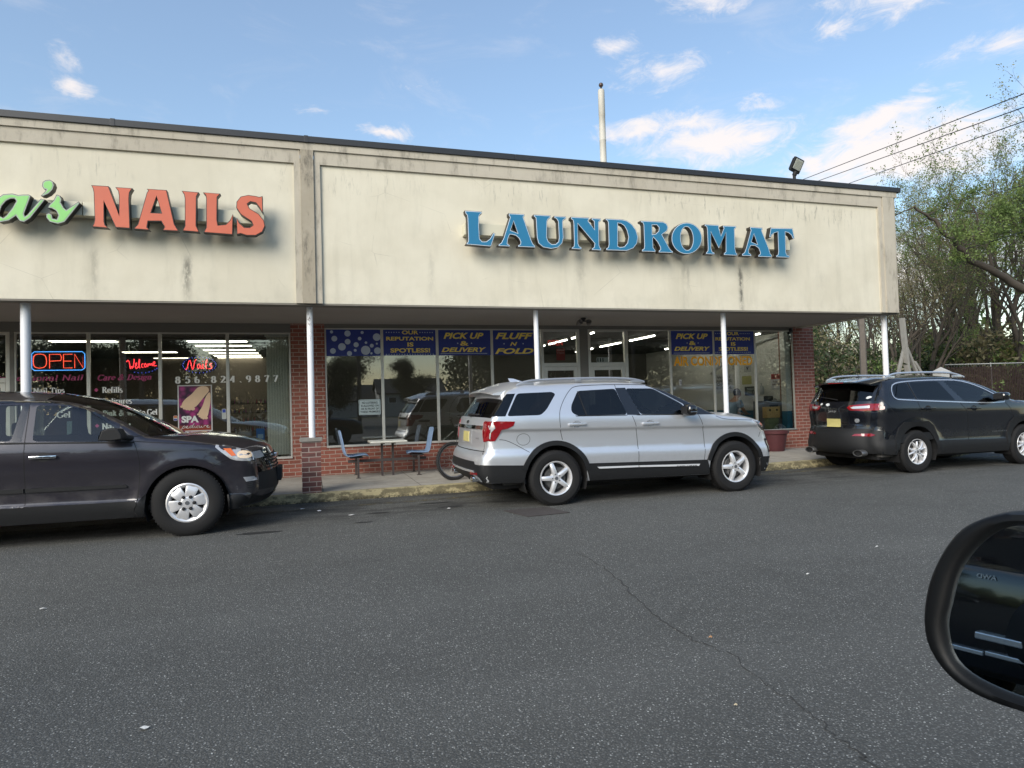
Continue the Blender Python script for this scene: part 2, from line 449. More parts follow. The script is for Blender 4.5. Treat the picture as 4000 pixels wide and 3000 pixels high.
    def seam(s,lines,mat,root,wd=.007,name='panel_gap'):
        for l in lines:
            l=dens(smoothpoly(l,2,False),.03,False); A=np.array(l); T_=np.gradient(A,axis=0); N=np.stack([-T_[:,1],T_[:,0]],1); N/=np.linalg.norm(N,axis=1)[:,None]+1e-9
            a=A+N*wd/2;b=A-N*wd/2; Ya=s.y(a);Yb=s.y(b)
            for sgn in (1,-1):
                V=[];F=[]
                for i in range(len(A)):
                    V+=[(a[i,0],sgn*(-Ya[i]-.0015),a[i,1]),(b[i,0],sgn*(-Yb[i]-.0015),b[i,1])]
                for i in range(len(A)-1): F.append((2*i,2*i+1,2*i+3,2*i+2))
                MB().add(V,F).out(name,mat,root,True)
    def end(s,name,poly,mat,root,side=-1,off=.004,sm=0,grid=.05,parent=None,thick=.02,mb=None,V2=None,F2=None):
        """poly in (y,z) laid on the rear (side=-1) or front (side=1) face"""
        if V2 is None:
            if sm: poly=smoothpoly(poly,sm)
            poly=dens(poly,.04); T,P=tri2d(poly,(),grid)
        else: T,P=F2,V2
        V=[]; ok=[]
        for p in P:
            h=s.bvh.ray_cast(Vector((side*6,p[0],p[1])),Vector((-side,0,0)))
            g=h[0] is not None and abs(h[1].x)>.12 and (h[0].x-.9)*side>0
            x=h[0].x if g else 0.; ok.append(g); V.append((x+side*off,p[0],p[1]))
        T=[f for f in T if all(ok[i] for i in f)]
        n=len(V); F=[tuple(f) for f in T]
        if thick:
            V+=[(v[0]-side*thick,v[1],v[2]) for v in V]
            from collections import Counter
            c=Counter()
            for f in T:
                for a in range(len(f)): c[tuple(sorted((f[a],f[(a+1)%len(f)])))]+=1
            for e,k in c.items():
                if k==1: F.append((e[0],e[1],e[1]+n,e[0]+n))
        if mb is not None: mb.add(V,F); return None
        return MB().add(V,F).out(name,mat,parent or root,True,35)
def wheel(root,x,y,z,rad,rim,style,mats,name='wheel'):
    """outer face towards -Y at local y"""
    wh=empty(name,(x,y,z),parent=root); W_=.235
    # tyre
    pr=[(rim-.012,.02),(rim+.002,.004),(rim+.012,-.004),(rim+(rad-rim)*.35,-.012),(rim+(rad-rim)*.7,-.008),(rad-.022,.008),(rad-.006,.022),(rad,.045)]
    g=[.075,.083,.112,.120,.150,.158]; 
    for i,a in enumerate(g): pr.append((rad if i%2==0 else rad-.009,a)); pr.append((rad-.009 if i%2==0 else rad,a+.001))
    pr+=[(rad,W_-.045),(rad-.008,W_-.02),(rad-.03,W_-.005),(rim+.01,W_),(rim-.01,W_-.02)]
    m=MB(); m.lathe(pr,axis='y',n=64)
    # tread blocks
    for i in range(60):
        a=2*math.pi*i/60
        for y0,y1 in((.028,.07),(W_-.072,W_-.03)):
            V=[]
            for rr in (rad-.004,rad+.005):
                for da in(-.028,.028):
                    for yy in(y0,y1): V.append(((rr)*math.cos(a+da),yy,rr*math.sin(a+da)))
            m.add(V,[(0,1,3,2),(4,6,7,5),(0,4,5,1),(2,3,7,6),(0,2,6,4),(1,5,7,3)])
    m.out('tyre',mats['tyre'],wh,True,30)
    m=MB(); m.lathe([(rim-.004,.022),(rim,.006),(rim-.004,-.002),(rim-.016,.002),(rim-.022,.014),(rim-.03,.03),(rim-.035,W_-.04),(rim-.005,W_-.02)],axis='y',n=64)
    def spoke(a,r0,r1,h0,h1,y0,y1,depth,ridge,skew=0.):
        V=[];F=[];K=6
        for k in range(K+1):
            s_=k/K; r_=r0+(r1-r0)*s_; hw=h0+(h1-h0)*s_; yy=y0+(y1-y0)*s_-.012*math.sin(math.pi*s_); aa=a+skew*s_
            for (o_,dy) in ((-1,depth),(-1,.006),(-.55,0),(0,ridge),(.55,0),(1,.006),(1,depth)):
                px,pz=r_*math.cos(aa)-o_*hw*math.sin(aa),r_*math.sin(aa)+o_*hw*math.cos(aa)
                V.append((px,yy+dy,pz))
        for k in range(K):
            for q in range(6): F.append((k*7+q,k*7+q+1,k*7+7+q+1,k*7+7+q))
        m.add(V,F)
    if style=='five':
        for i in range(5): spoke(R(90+36+72*i-19),.05,rim-.015,.034,.026,-.002,.016,.05,-.004)
        m.lathe([(0,.004),(.045,.002),(.07,.008),(.078,.03),(.078,.08)],axis='y',n=32)
    elif style=='split':
        for i in range(5):
            b=R(90+72*i+14)
            for sg in(-1,1):
                spoke(b+sg*.10,.05,rim-.015,.018,.012,.0,.014,.045,-.003,sg*.20)
        m.lathe([(0,.004),(.035,.002),(.066,.006),(.074,.03),(.074,.08)],axis='y',n=32)
    elif style=='cover':
        for i in range(6): spoke(R(60*i+12),.05,rim-.012,.046,.072,-.012,.004,.04,.006)
        m.lathe([(0,-.016),(.05,-.018),(.078,-.01),(.09,.0),(.09,.05)],axis='y',n=36)
        m.lathe([(rim-.05,.03),(rim-.035,.004),(rim-.01,-.006),(rim+.004,.0)],axis='y',n=48)
    m.out('rim',mats['cover' if style=='cover' else 'alloy'],wh,True,32)
    m=MB(); m.lathe([(0,.06),(.14,.06),(.155,.075),(.155,.09),(0,.1)],axis='y',n=40)
    m.box(.03,.14,.05,.10,.03,.14,.01)
    m.out('brake_disc',mats['disc'],wh,True,30)
    m=MB(); nl=6 if style=='cover' else 5; rr=.058 if style!='cover' else .075
    for i in range(nl):
        a=R(90+360/nl*i+(30 if style=='cover' else 17)); c_=(rr*math.cos(a),0,rr*math.sin(a))
        if style=='cover': m.lathe([(0,-.036),(.014,-.034),(.019,-.026),(.019,0)],(c_[0],0,c_[2]),'y',12)
        else: m.lathe([(0,-.008),(.008,-.008),(.01,.0),(.013,.004),(.013,.01)],(c_[0],0,c_[2]),'y',10)
    m.out('lug_nuts',mats['black'] if style=='cover' else mats['disc'],wh,True,30)
    m=MB(); m.lathe([(0,-.006 if style!='cover' else -.024),(.022,-.006 if style!='cover' else -.024),(.026,.004)],axis='y',n=20); 
    m.out('hub_cap',mats['hub'],wh,True,30)
    m=MB(); m.lathe([(0,.11),(rim-.03,.11)],axis='y',n=24); m.out('wheel_back',mats['black'],wh)
    return wh
def rail(root,pts,y,mat,feet,rad=(.016,.022)):
    for sg in(1,-1):
        m=MB(); pts2=dens(smoothpoly(pts,2,False),.06,False)
        V=[];F=[]
        n=8
        for i,p in enumerate(pts2):
            for k in range(n):
                a=2*math.pi*k/n; V.append((p[0],sg*(y+rad[0]*math.cos(a)),p[1]+rad[1]*math.sin(a)))
        for i in range(len(pts2)-1):
            for k in range(n): F.append((i*n+k,i*n+(k+1)%n,(i+1)*n+(k+1)%n,(i+1)*n+k))
        F+=[tuple(range(n))[::-1],tuple(range((len(pts2)-1)*n,len(pts2)*n))]
        m.add(V,F)
        for (x0,x1,z0,z1) in feet: m.box(x0,x1,sg*y-.016,sg*y+.016,z0,z1,.006)
        m.out('roof_rail',mat,root,True,40)
def interior(root,S,mats,col='seat'):
    x0=S['seatx']; m=MB()
    m.box(x0+.95,x0+1.35,-.72,.72,.72,1.02,.06)      # dashboard
    m.box(-.7,x0+1.5,-.78,.78,.30,.36)
    m.out('dashboard',mats['cabin'],root,True,30)
    for sx in (x0,x0-.95):
        for sy in(-.38,.38):
            m=MB(); m.box(sx-.28,sx+.28,sy-.25,sy+.25,.48,.64,.05)
            V0=len(m.V); m.box(sx-.42,sx-.26,sy-.24,sy+.24,.55,1.16,.06); m.box(sx-.44,sx-.32,sy-.13,sy+.13,1.19,1.36,.05)
            m.box(sx-.40,sx-.36,sy-.06,sy+.06,1.1,1.25)
            m.out('seat',mats['cabin'],root,True,30)
    m=MB(); c=(x0+.72,.38,.98)
    pts=[(c[0]-.05*math.sin(a)*.9,c[1]+.18*math.cos(a),c[2]+.17*math.sin(a)) for a in [2*math.pi*i/20 for i in range(21)]]
    m.tube(pts,.014,6,False); m.tube([c,(c[0]+.25,c[1],c[2]-.1)],.03,6); m.tube([(c[0],c[1]-.17,c[2]),(c[0],c[1]+.17,c[2])],.012,6)
    m.out('steering_wheel',mats['cabin'],root,True)
def under(root,S,mats):
    m=MB(); x0,x1=S['ux']
    m.box(x0,x1,-.72,.72,.24,.42,.03)
    m.out('underbody',mats['black'],root)
    for (cx,cz,rad) in S['arches']:
        for sg in (1,-1):
            m=MB(); V=[];F=[];n=18
            for i in range(n+1):
                a=math.pi*i/n*1.25-math.pi*.125
                for yy in(.60,S['W']-.015): V.append((cx+(rad+.004)*math.cos(a),sg*yy,cz+(rad+.004)*math.sin(a)))
            for i in range(n): F.append((2*i,2*i+1,2*i+3,2*i+2))
            m.add(V,F)
            V=[(cx+(rad+.004)*math.cos(math.pi*i/n*1.25-math.pi*.125),sg*.6,cz+(rad+.004)*math.sin(math.pi*i/n*1.25-math.pi*.125)) for i in range(n+1)]
            m.add(V,[tuple(range(n+1))]); m.out('wheel_liner',mats['black'],root)
def ring(cx,cz,r0,r1,a0,a1,n=22):
    o=[(cx+r1*math.cos(R(a0+(a1-a0)*i/n)),cz+r1*math.sin(R(a0+(a1-a0)*i/n))) for i in range(n+1)]
    return o+[(cx+r0*math.cos(R(a1+(a0-a1)*i/n)),cz+r0*math.sin(R(a1+(a0-a1)*i/n))) for i in range(n+1)]
def wing_mirror(root,c,r,mat,base,glassm,both=True):
    for sg in((1,-1) if both else (1,)):
        m=MB(); m.ell((c[0],sg*c[1],c[2]),r,16,10,.62)
        m.tube([(c[0]+r[0]*.4,sg*(c[1]+.02),c[2]-r[2]*.5),(base[0],sg*base[1],base[2])],[.028,.035],8)
        o=m.out('side_mirror',mat,root,True,50)
        m=MB(); x=c[0]-r[0]-.002
        m.add([(x,sg*c[1]+a,c[2]+b) for a,b in((-r[1]*.7,-r[2]*.6),(r[1]*.7,-r[2]*.6),(r[1]*.75,r[2]*.6),(-r[1]*.75,r[2]*.6))],[(0,1,2,3)]); m.out('mirror_glass',glassm,o)
def handle(root,car,x0,x1,z0,z1,mat,dark,both=True,cup=True):
    zc=(z0+z1)/2;xc=(x0+x1)/2
    if cup: car.over('handle_recess',[(xc+.07*math.cos(a),zc+.05*math.sin(a)) for a in [2*math.pi*i/20 for i in range(20)]],dark,root,.0008,False)
    yy=float(car.y([(xc,zc)])[0])
    for sg in(1,-1):
        m=MB(); b=(z1-z0)
        m.box(x0,x1,sg*(-yy-.034),sg*(-yy-.018),zc-.016,zc+.016,.008)
        for xx in(x0+.01,x1-.03): m.box(xx,xx+.022,sg*(-yy-.03),sg*(-yy+.01),zc-.012,zc+.012,.004)
        m.out('door_handle',mat,root,True,50)
CM=dict(tyre=pbr('tyre',(.012,.012,.0125),.8,spec=.3,bump=.15,bscale=90),alloy=pbr('alloy',(.80,.80,.81),.30,.55,vary=.08),cover=pbr('wheel_cover',(.64,.64,.65),.32,.5,.3,vary=.06),
 disc=pbr('brake_metal',(.10,.10,.10),.45,.7),black=pbr('matt_black',(.008,.008,.009),.7),hub=pbr('hub_metal',(.25,.26,.28),.3,.8),cabin=pbr('cabin_grey',(.075,.072,.068),.7),
 clad=pbr('grey_cladding',(.010,.0105,.0115),.6,spec=.35,bump=.1,bscale=400),gloss=pbr('gloss_black',(.006,.006,.007),.12,coat=1.),chrome=pbr('chrome',(.75,.76,.78),.08,1.),
 redlamp=pbr('red_lamp',(.21,.004,.008),.12,coat=1.,vary=.6,vscale=24),clearlamp=pbr('clear_lamp',(.55,.55,.56),.12,.3,1.,vary=.2,vscale=40),amber=pbr('amber_lamp',(.75,.16,.03),.15,coat=1.),
 satin=pbr('satin_silver',(.66,.68,.71),.25,.75),strip=pbr('bright_strip',(.80,.82,.85),.28,.35),mirrorglass=pbr('mirror_face',(.9,.9,.9),.02,1.),gap=pbr('gap_black',(.004,.004,.004),.8))
glassmat('car_glass_clear',(.80,.85,.82),.02); glassmat('car_glass_dark',(.05,.055,.06),.015,fres=.85); glassmat('windscreen_glass',(.62,.70,.65),.05)
def paint(name,col,metal,rough,flake=.03,coat=1.,dust=.35,coatr=.03):
    m_=bpy.data.materials.new(name); m_.use_nodes=True; q=NT(m_.node_tree); p=m_.node_tree.nodes['Principled BSDF']
    p.inputs['Metallic'].default_value=metal; p.inputs['Roughness'].default_value=rough; p.inputs['Coat Weight'].default_value=coat; p.inputs['Coat Roughness'].default_value=coatr
    o=q.obj(); n_=q.noise(o,900,1,.5); c=q.mix(n_,tuple(a*(1-flake*2) for a in col),tuple(min(1,a*(1+flake*2)) for a in col))
    # road dust gathers low on the doors
    z=q.sep(o)[2]; d=q.math('MULTIPLY',q.smooth(z,.9,.25),q.smooth(q.noise(o,5,5,.65),.35,.75)); c=q.mix(q.math('MULTIPLY',d,dust),c,(.16,.15,.13)); q.link(c,p.inputs['Base Color'])
    r=q.math('ADD',rough,q.math('MULTIPLY',d,.3)); q.link(r,p.inputs['Roughness'])
    return m_
# ------------------------------------------------------------------ setting materials
def asphalt():
    m_=bpy.data.materials.new('asphalt'); m_.use_nodes=True; q=NT(m_.node_tree); p=m_.node_tree.nodes['Principled BSDF']; o=q.pos()
    big=q.noise(o,.35,4,.6); mid=q.noise(o,3.,5,.65); 
    vo=q.new('ShaderNodeTexVoronoi'); vo.inputs['Scale'].default_value=95; q.link(o,vo.inputs['Vector'])
    wn=q.new('ShaderNodeTexWhiteNoise'); q.link(vo.outputs['Position'],wn.inputs['Vector'])
    base=q.mix(q.smooth(big,.35,.65),(.128,.128,.116),(.170,.169,.154)); base=q.mix(q.smooth(mid,.3,.75),base,(.156,.156,.143))
    st=q.ramp(wn.outputs[0],[(0,.55),(.5,.8),(.80,1.25),(.93,1.9),(.985,3.0),(1,4.2)],'LINEAR')
    near=q.smooth(vo.outputs['Distance'],.46,.30)
    c=q.mix(1.,base,q.mix(near,(.5,.5,.5),st),'MULTIPLY')
    v2=q.new('ShaderNodeTexVoronoi'); v2.inputs['Scale'].default_value=38; q.link(o,v2.inputs['Vector'])
    w2=q.new('ShaderNodeTexWhiteNoise'); q.link(v2.outputs['Position'],w2.inputs['Vector'])
    f=q.math('MULTIPLY',q.math('GREATER_THAN',w2.outputs[0],.955),q.smooth(v2.outputs['Distance'],.26,.18)); c=q.mix(q.math('MULTIPLY',f,.45),c,(.28,.27,.25))
    x0,y0,z0=q.sep(o); lane=q.math('MULTIPLY',q.smooth(q.math('ABSOLUTE',q.math('SUBTRACT',q.math('ABSOLUTE',q.math('SUBTRACT',q.math('ADD',y0,q.math('MULTIPLY',q.noise(o,.3,3,.5),1.2)),4.6)),.85)),.45,.05),.07); c=q.mix(lane,c,(.20,.20,.185))
    pat=q.smooth(q.noise(q.mapping(o,(.5,1.2,1),(7,2,0)),1.,6,.7),.56,.70); c=q.mix(q.math('MULTIPLY',pat,.20),c,(.045,.043,.040))
    g2=q.noise(o,26,3,.7); g3=q.noise(o,70,2,.6); c=q.mix(q.math('MULTIPLY',q.smooth(g2,.48,.70),.42),c,(.062,.063,.058)); c=q.mix(q.math('MULTIPLY',q.smooth(g3,.52,.74),.45),c,(.25,.25,.235))
    # darker oily ground in the parking strip
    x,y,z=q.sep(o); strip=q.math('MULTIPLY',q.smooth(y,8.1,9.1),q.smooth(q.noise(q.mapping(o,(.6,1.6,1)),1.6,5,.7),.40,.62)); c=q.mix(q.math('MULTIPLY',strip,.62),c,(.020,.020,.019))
    q.link(c,p.inputs['Base Color']); p.inputs['Roughness'].default_value=.88; p.inputs['Specular IOR Level'].default_value=.35
    h=q.math('ADD',vo.outputs['Distance'],q.math('MULTIPLY',q.noise(o,220,2,.5),.6)); q.link(q.bump(h,.7,.006),p.inputs['Normal']); return m_
def concrete(name,a,b,scale=4.,spots=True,bump=.3):
    m_=bpy.data.materials.new(name); m_.use_nodes=True; q=NT(m_.node_tree); p=m_.node_tree.nodes['Principled BSDF']; o=q.pos()
    c=q.mix(q.smooth(q.noise(o,scale,6,.65),.3,.7),a,b)
    if spots: c=q.mix(q.math('MULTIPLY',q.smooth(q.noise(o,9,5,.7),.62,.74),.6),c,tuple(x*.4 for x in a))
    q.link(c,p.inputs['Base Color']); p.inputs['Roughness'].default_value=.9; q.link(q.bump(q.noise(o,90,4,.65),bump,.006),p.inputs['Normal']); return m_
def brick(name='brick',dark=False):
    m_=bpy.data.materials.new(name); m_.use_nodes=True; q=NT(m_.node_tree); p=m_.node_tree.nodes['Principled BSDF']; o=q.pos(); x,y,z=q.sep(o)
    v=q.comb(q.math('ADD',x,y),z,0.)
    b=q.new('ShaderNodeTexBrick'); q.link(v,b.inputs['Vector']); b.inputs['Scale'].default_value=1; b.inputs['Brick Width'].default_value=.212; b.inputs['Row Height'].default_value=.0755
    b.inputs['Mortar Size'].default_value=.0065; b.inputs['Mortar Smooth'].default_value=.12; b.inputs['Bias'].default_value=-.1
    b.inputs['Color1'].default_value=(.34,.105,.072,1) if not dark else (.19,.07,.06,1); b.inputs['Color2'].default_value=(.23,.062,.040,1) if not dark else (.075,.028,.028,1); b.inputs['Mortar'].default_value=(.42,.30,.24,1)
    n=q.noise(q.comb(q.math('MULTIPLY',q.math('ADD',x,y),4.7),q.math('MULTIPLY',z,13.2),0.),1.,1,.4)
    c=q.mix(q.math('MULTIPLY',q.smooth(n,.55,.72),.55),b.outputs[0],(.15,.075,.055) if not dark else (.05,.025,.025))
    c=q.mix(b.outputs['Fac'],c,(.44,.35,.29) if not dark else (.34,.29,.25)); c=q.mix(q.math('MULTIPLY',q.noise(o,25,5,.7),.3),c,(.12,.09,.07))
    q.link(c,p.inputs['Base Color']); p.inputs['Roughness'].default_value=.88
    h=q.math('ADD',q.math('MULTIPLY',q.math('SUBTRACT',1.,b.outputs['Fac']),1.),q.math('MULTIPLY',q.noise(o,70,4,.6),.35)); q.link(q.bump(h,.6,.008),p.inputs['Normal']); return m_
def stucco(name,a,b,streaks=(),grime=True,rough=.92,trim=False):
    m_=bpy.data.materials.new(name); m_.use_nodes=True; q=NT(m_.node_tree); p=m_.node_tree.nodes['Principled BSDF']; o=q.pos(); x,y,z=q.sep(o)
    c=q.mix(q.smooth(q.noise(o,1.3,6,.6),.32,.68),a,b)
    c=q.mix(q.math('MULTIPLY',q.smooth(q.noise(q.mapping(o,(5,5,1.1)),1.,5,.65),.5,.8),.20),c,tuple(v*.62 for v in a))
    if grime:
        sv=q.mapping(o,(16,16,2.6)); st=q.smooth(q.noise(sv,1.,5,.72),.53,.70)
        band=q.math('MULTIPLY',q.smooth(z,4.55,5.0),q.smooth(z,5.2,5.02)); pat=q.smooth(q.noise(q.mapping(o,(.9,.9,.9),(3,0,0)),1.,3,.5),.42,.66)
        c=q.mix(q.math('MULTIPLY',q.math('MULTIPLY',st,q.math('MULTIPLY',band,pat)),.90),c,(.15,.15,.125))
        vs=q.smooth(q.noise(q.mapping(o,(3.2,3.2,.35),(5,0,0)),1.,5,.7),.52,.74); c=q.mix(q.math('MULTIPLY',vs,.16),c,(.30,.28,.21))
        bt=q.math('MULTIPLY',q.smooth(z,3.5,3.05),q.smooth(q.noise(q.mapping(o,(2.,2.,1.5)),1.,5,.7),.45,.7)); c=q.mix(q.math('MULTIPLY',bt,.22),c,(.30,.29,.23))
        vc=q.new('ShaderNodeTexVoronoi',feature='DISTANCE_TO_EDGE'); q.val(vc.inputs['Scale'],.9); q.link(q.mapping(o,(1,1,1.6)),vc.inputs['Vector']); cr=q.math('MULTIPLY',q.smooth(vc.outputs['Distance'],.006,.0015),q.smooth(q.noise(o,1.1,4,.6),.5,.62)); c=q.mix(q.math('MULTIPLY',cr,.30),c,(.22,.20,.16))
        for (x0,zt,zb,wd,am) in streaks:
            g=q.math('POWER',2.718,q.math('MULTIPLY',q.math('POWER',q.math('DIVIDE',q.math('SUBTRACT',q.math('ADD',x,q.math('MULTIPLY',q.math('SUBTRACT',q.noise(q.mapping(o,(4,4,3)),1.,4,.7),.5),.10)),x0),wd),2),-1.))
            g=q.math('MULTIPLY',g,q.math('MULTIPLY',q.smooth(z,zt,zt-.25),q.smooth(z,zb-.05,zb+.45,.25,1.)))
            g=q.math('MULTIPLY',g,q.smooth(q.noise(q.mapping(o,(22,22,9)),1.,4,.7),.25,.6)); c=q.mix(q.math('MULTIPLY',g,am),c,(.13,.125,.105))
    if trim:
        g=q.smooth(q.noise(q.mapping(o,(7,7,2.2)),1.,6,.72),.48,.72); c=q.mix(q.math('MULTIPLY',g,trim),c,(.11,.10,.08))
    q.link(c,p.inputs['Base Color']); p.inputs['Roughness'].default_value=rough; q.link(q.bump(q.noise(o,120,4,.6),.35,.006),p.inputs['Normal']); return m_
STREAKS=[(6.54,3.95,3.5,.05,.55),(6.62,3.95,3.35,.03,.4),(7.75,3.95,2.9,.045,.95),(-1.67,3.8,3.0,.06,.8),(-2.84,3.85,3.0,.05,.35),(4.5,3.85,3.3,.10,.35),(1.9,4.0,3.1,.05,.2),(9.6,3.9,3.3,.2,.15)]
M_FAS=stucco('cream_stucco',(.595,.553,.440),(.66,.618,.50),STREAKS); M_TRIM=stucco('tan_stucco',(.43,.39,.315),(.48,.44,.36),(),False,trim=.5); M_PIL=stucco('weathered_stucco',(.33,.29,.22),(.40,.355,.28),(),False,trim=.85)
M_BRICK=brick(); M_BRICKD=brick('dark_brick',True); M_WALK=concrete('pavement_concrete',(.30,.28,.24),(.40,.375,.325)); M_ASPH=asphalt()
M_ALU=pbr('aluminium',(.58,.56,.50),.42,.55,vary=.12); M_ALUD=pbr('dull_aluminium',(.20,.19,.17),.5,.4,vary=.15); M_COPE=pbr('coping_metal',(.030,.032,.036),.5,.2,vary=.2,vscale=3)
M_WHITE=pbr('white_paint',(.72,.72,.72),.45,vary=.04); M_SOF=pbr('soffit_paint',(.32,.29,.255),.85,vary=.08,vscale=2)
SHOPGLASS=glassmat('shop_glass',(.92,.94,.92),.065,fres=1.1)
# ------------------------------------------------------------------ ground, road, pavement
def ground():
    # one sheet reaching the horizon, finer near the camera, plus kerb and pavement
    g=MB(); g.quad((-900,-900,-.02),(900,-900,-.02),(900,1500,-.02),(-900,1500,-.02)); o=g.out('terrain',pbr('earth',(.07,.075,.04),.95,vary=.3,vscale=.5)); tag(o,kind='structure')
    g=MB(); g.quad((-60,-45,0),(70,-45,0),(70,13.1,0),(-60,13.1,0)); g.quad((14.5,13.1,0),(70,13.1,0),(70,21,0),(14.5,21,0)); o=g.out('parking_lot',M_ASPH); tag(o,kind='structure')
    # pavement with kerb
    front=[(-60,10.45),(-6,10.45),(-3,10.44),(9.3,10.48),(9.8,10.62),(13.2,10.62),(13.8,10.9),(14.2,11.5),(14.3,22)]
    k=.16
    g=MB(); V=[];F=[]
    inner=[(x,y+k) if i<6 else (x-k*(.7 if i<8 else 1),y+(k*.7 if i<8 else 0)) for i,(x,y) in enumerate(front)]
    P=inner+[(-60,22)]
    T,Q=tri2d([(a,b) for a,b in P]); g.add([(a,b,.13) for a,b in Q],T); o=g.out('pavement',M_WALK); tag(o,kind='structure')
    m_=bpy.data.materials.new('kerb_paint'); m_.use_nodes=True; q=NT(m_.node_tree); p=m_.node_tree.nodes['Principled BSDF']; ps=q.pos(); z=q.sep(ps)[2]
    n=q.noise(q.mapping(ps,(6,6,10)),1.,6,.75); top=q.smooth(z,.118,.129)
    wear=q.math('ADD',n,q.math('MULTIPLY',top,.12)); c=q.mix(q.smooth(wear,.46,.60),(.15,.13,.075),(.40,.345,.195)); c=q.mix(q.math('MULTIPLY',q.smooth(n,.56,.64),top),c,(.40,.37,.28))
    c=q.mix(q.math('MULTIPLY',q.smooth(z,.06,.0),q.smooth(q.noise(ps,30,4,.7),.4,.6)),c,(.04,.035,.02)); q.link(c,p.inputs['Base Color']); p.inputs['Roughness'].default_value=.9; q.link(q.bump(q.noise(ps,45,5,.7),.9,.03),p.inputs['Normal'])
    g=MB(); d=dens(front,.25,False); di=dens(inner,.25,False); n_=min(len(d),len(di)); 
    A=[np.array(v) for v in front];B=[np.array(v) for v in inner]
    rng=random.Random(1)
    pa=[];pb=[]
    for i in range(len(front)-1):
        kk=max(1,int(np.linalg.norm(A[i+1]-A[i])/.2)); kk=min(kk,120)
        for j in range(kk): pa.append(A[i]+(A[i+1]-A[i])*j/kk); pb.append(B[i]+(B[i+1]-B[i])*j/kk)
    pa.append(A[-1]);pb.append(B[-1])
    for i,(a,b) in enumerate(zip(pa,pb)):
        w_=rng.uniform(-.008,.008); V+=[(b[0],b[1],.131),(a[0],a[1]+.02+w_,.131+w_*.3),(a[0],a[1]+w_,.115),(a[0],a[1]-.03+w_,-.005)]
    for i in range(len(pa)-1):
        for r_ in range(3): F.append((4*i+r_,4*i+r_+1,4*i+5+r_,4*i+4+r_))
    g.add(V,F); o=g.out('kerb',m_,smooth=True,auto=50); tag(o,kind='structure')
    # pavement joints
    g=MB()
    for x in np.arange(-12,14,1.52): g.quad((x,10.6,.134),(x+.008,10.6,.134),(x+.008,13.1,.134),(x,13.1,.134))
    o=g.out('pavement_joints',pbr('joint_dark',(.04,.04,.035),.9)); tag(o,kind='structure')
    # worn yellow line by the gutter
    m_=bpy.data.materials.new('worn_line'); m_.use_nodes=True; q=NT(m_.node_tree); p=m_.node_tree.nodes['Principled BSDF']; ps=q.pos()
    p.inputs['Base Color'].default_value=(.20,.165,.07,1); p.inputs['Roughness'].default_value=.9
    q.link(q.math('MULTIPLY',q.smooth(q.noise(ps,7,6,.75),.42,.62),.75),p.inputs['Alpha'])
    g=MB(); g.quad((-8,9.50,.004),(14,10.16,.004),(14,10.24,.004),(-8,9.58,.004)); o=g.out('painted_line',m_); tag(o,kind='structure')
    # cracks
    m_=pbr('crack_tar',(.042,.041,.038),.95)
    g=MB(); rng=random.Random(5)
    for pts,wd in (([(2.364,5.9),(2.38,5.212),(2.25,4.474),(2.142,3.876),(2.136,3.433),(2.208,3.178),(2.141,2.819),(2.133,2.58),(2.096,2.341),(2.055,2.104),(2.0,1.6)],.010),([(1.2,7.4),(1.5,6.9),(1.9,6.5),(2.364,5.9)],.007),([(2.14,3.43),(2.6,3.2),(3.1,3.15)],.006)):
        fine=[]
        for i in range(len(pts)-1):
            for j in range(8):
                t_=j/8; fine.append((pts[i][0]+(pts[i+1][0]-pts[i][0])*t_+rng.gauss(0,.011),pts[i][1]+(pts[i+1][1]-pts[i][1])*t_+rng.gauss(0,.012)))
        V=[];F=[]
        for i,(x,y) in enumerate(fine):
            w_=wd*rng.uniform(.12,.62); V+=[(x-w_,y,.003),(x+w_,y,.003)]
        for i in range(len(fine)-1): F.append((2*i,2*i+1,2*i+3,2*i+2))
        g.add(V,F)
    o=g.out('asphalt_crack',m_); tag(o,kind='structure')
    # oil stains
    g=MB()
    for (x,y,rx,ry) in ((.85,9.0,.16,.06),(1.85,9.05,.20,.07),(2.55,9.2,.15,.05),(1.7,9.5,.3,.06),(.6,8.35,.13,.05),(4.6,9.1,.3,.1),(-.6,8.2,.25,.08)):
        g.add([(x+rx*math.cos(a)*rng.uniform(.75,1.1),y+ry*math.sin(a)*rng.uniform(.7,1.1),.0035) for a in [2*math.pi*i/14 for i in range(14)]],[tuple(range(14))])
    o=g.out('oil_stains',pbr('oil',(.022,.022,.021),.7)); tag(o,kind='structure')
ground()
# drain cover
t_=thing('drain_cover','rusty flat rectangular steel cover set in the asphalt below the silver SUV','drain cover',(2.78,8.1,0))
m=MB(); P=[(-.37,.27),(.24,.30),(.36,-.25),(-.22,-.30)]
m.add([(x,y,.008) for x,y in P]+[(x,y,-.01) for x,y in P],[(3,2,1,0),(0,1,5,4),(1,2,6,5),(2,3,7,6),(3,0,4,7)]); m.out('plate',pbr('rusty_plate',(.075,.065,.06),.8,.3,vary=.35,vscale=14,bump=.5,bscale=60),t_)
m=MB()
for i in range(4):
    a=np.array(P[i]);b=np.array(P[(i+1)%4]); n_=np.array([-(b-a)[1],(b-a)[0]])/np.linalg.norm(b-a)*.012
    m.add([(*(a-n_),.005),(*(b-n_),.005),(*(b+n_*.4),.005),(*(a+n_*.4),.005)],[(0,1,2,3)])
m.out('rim',pbr('dark_rim',(.015,.014,.013),.9),t_)
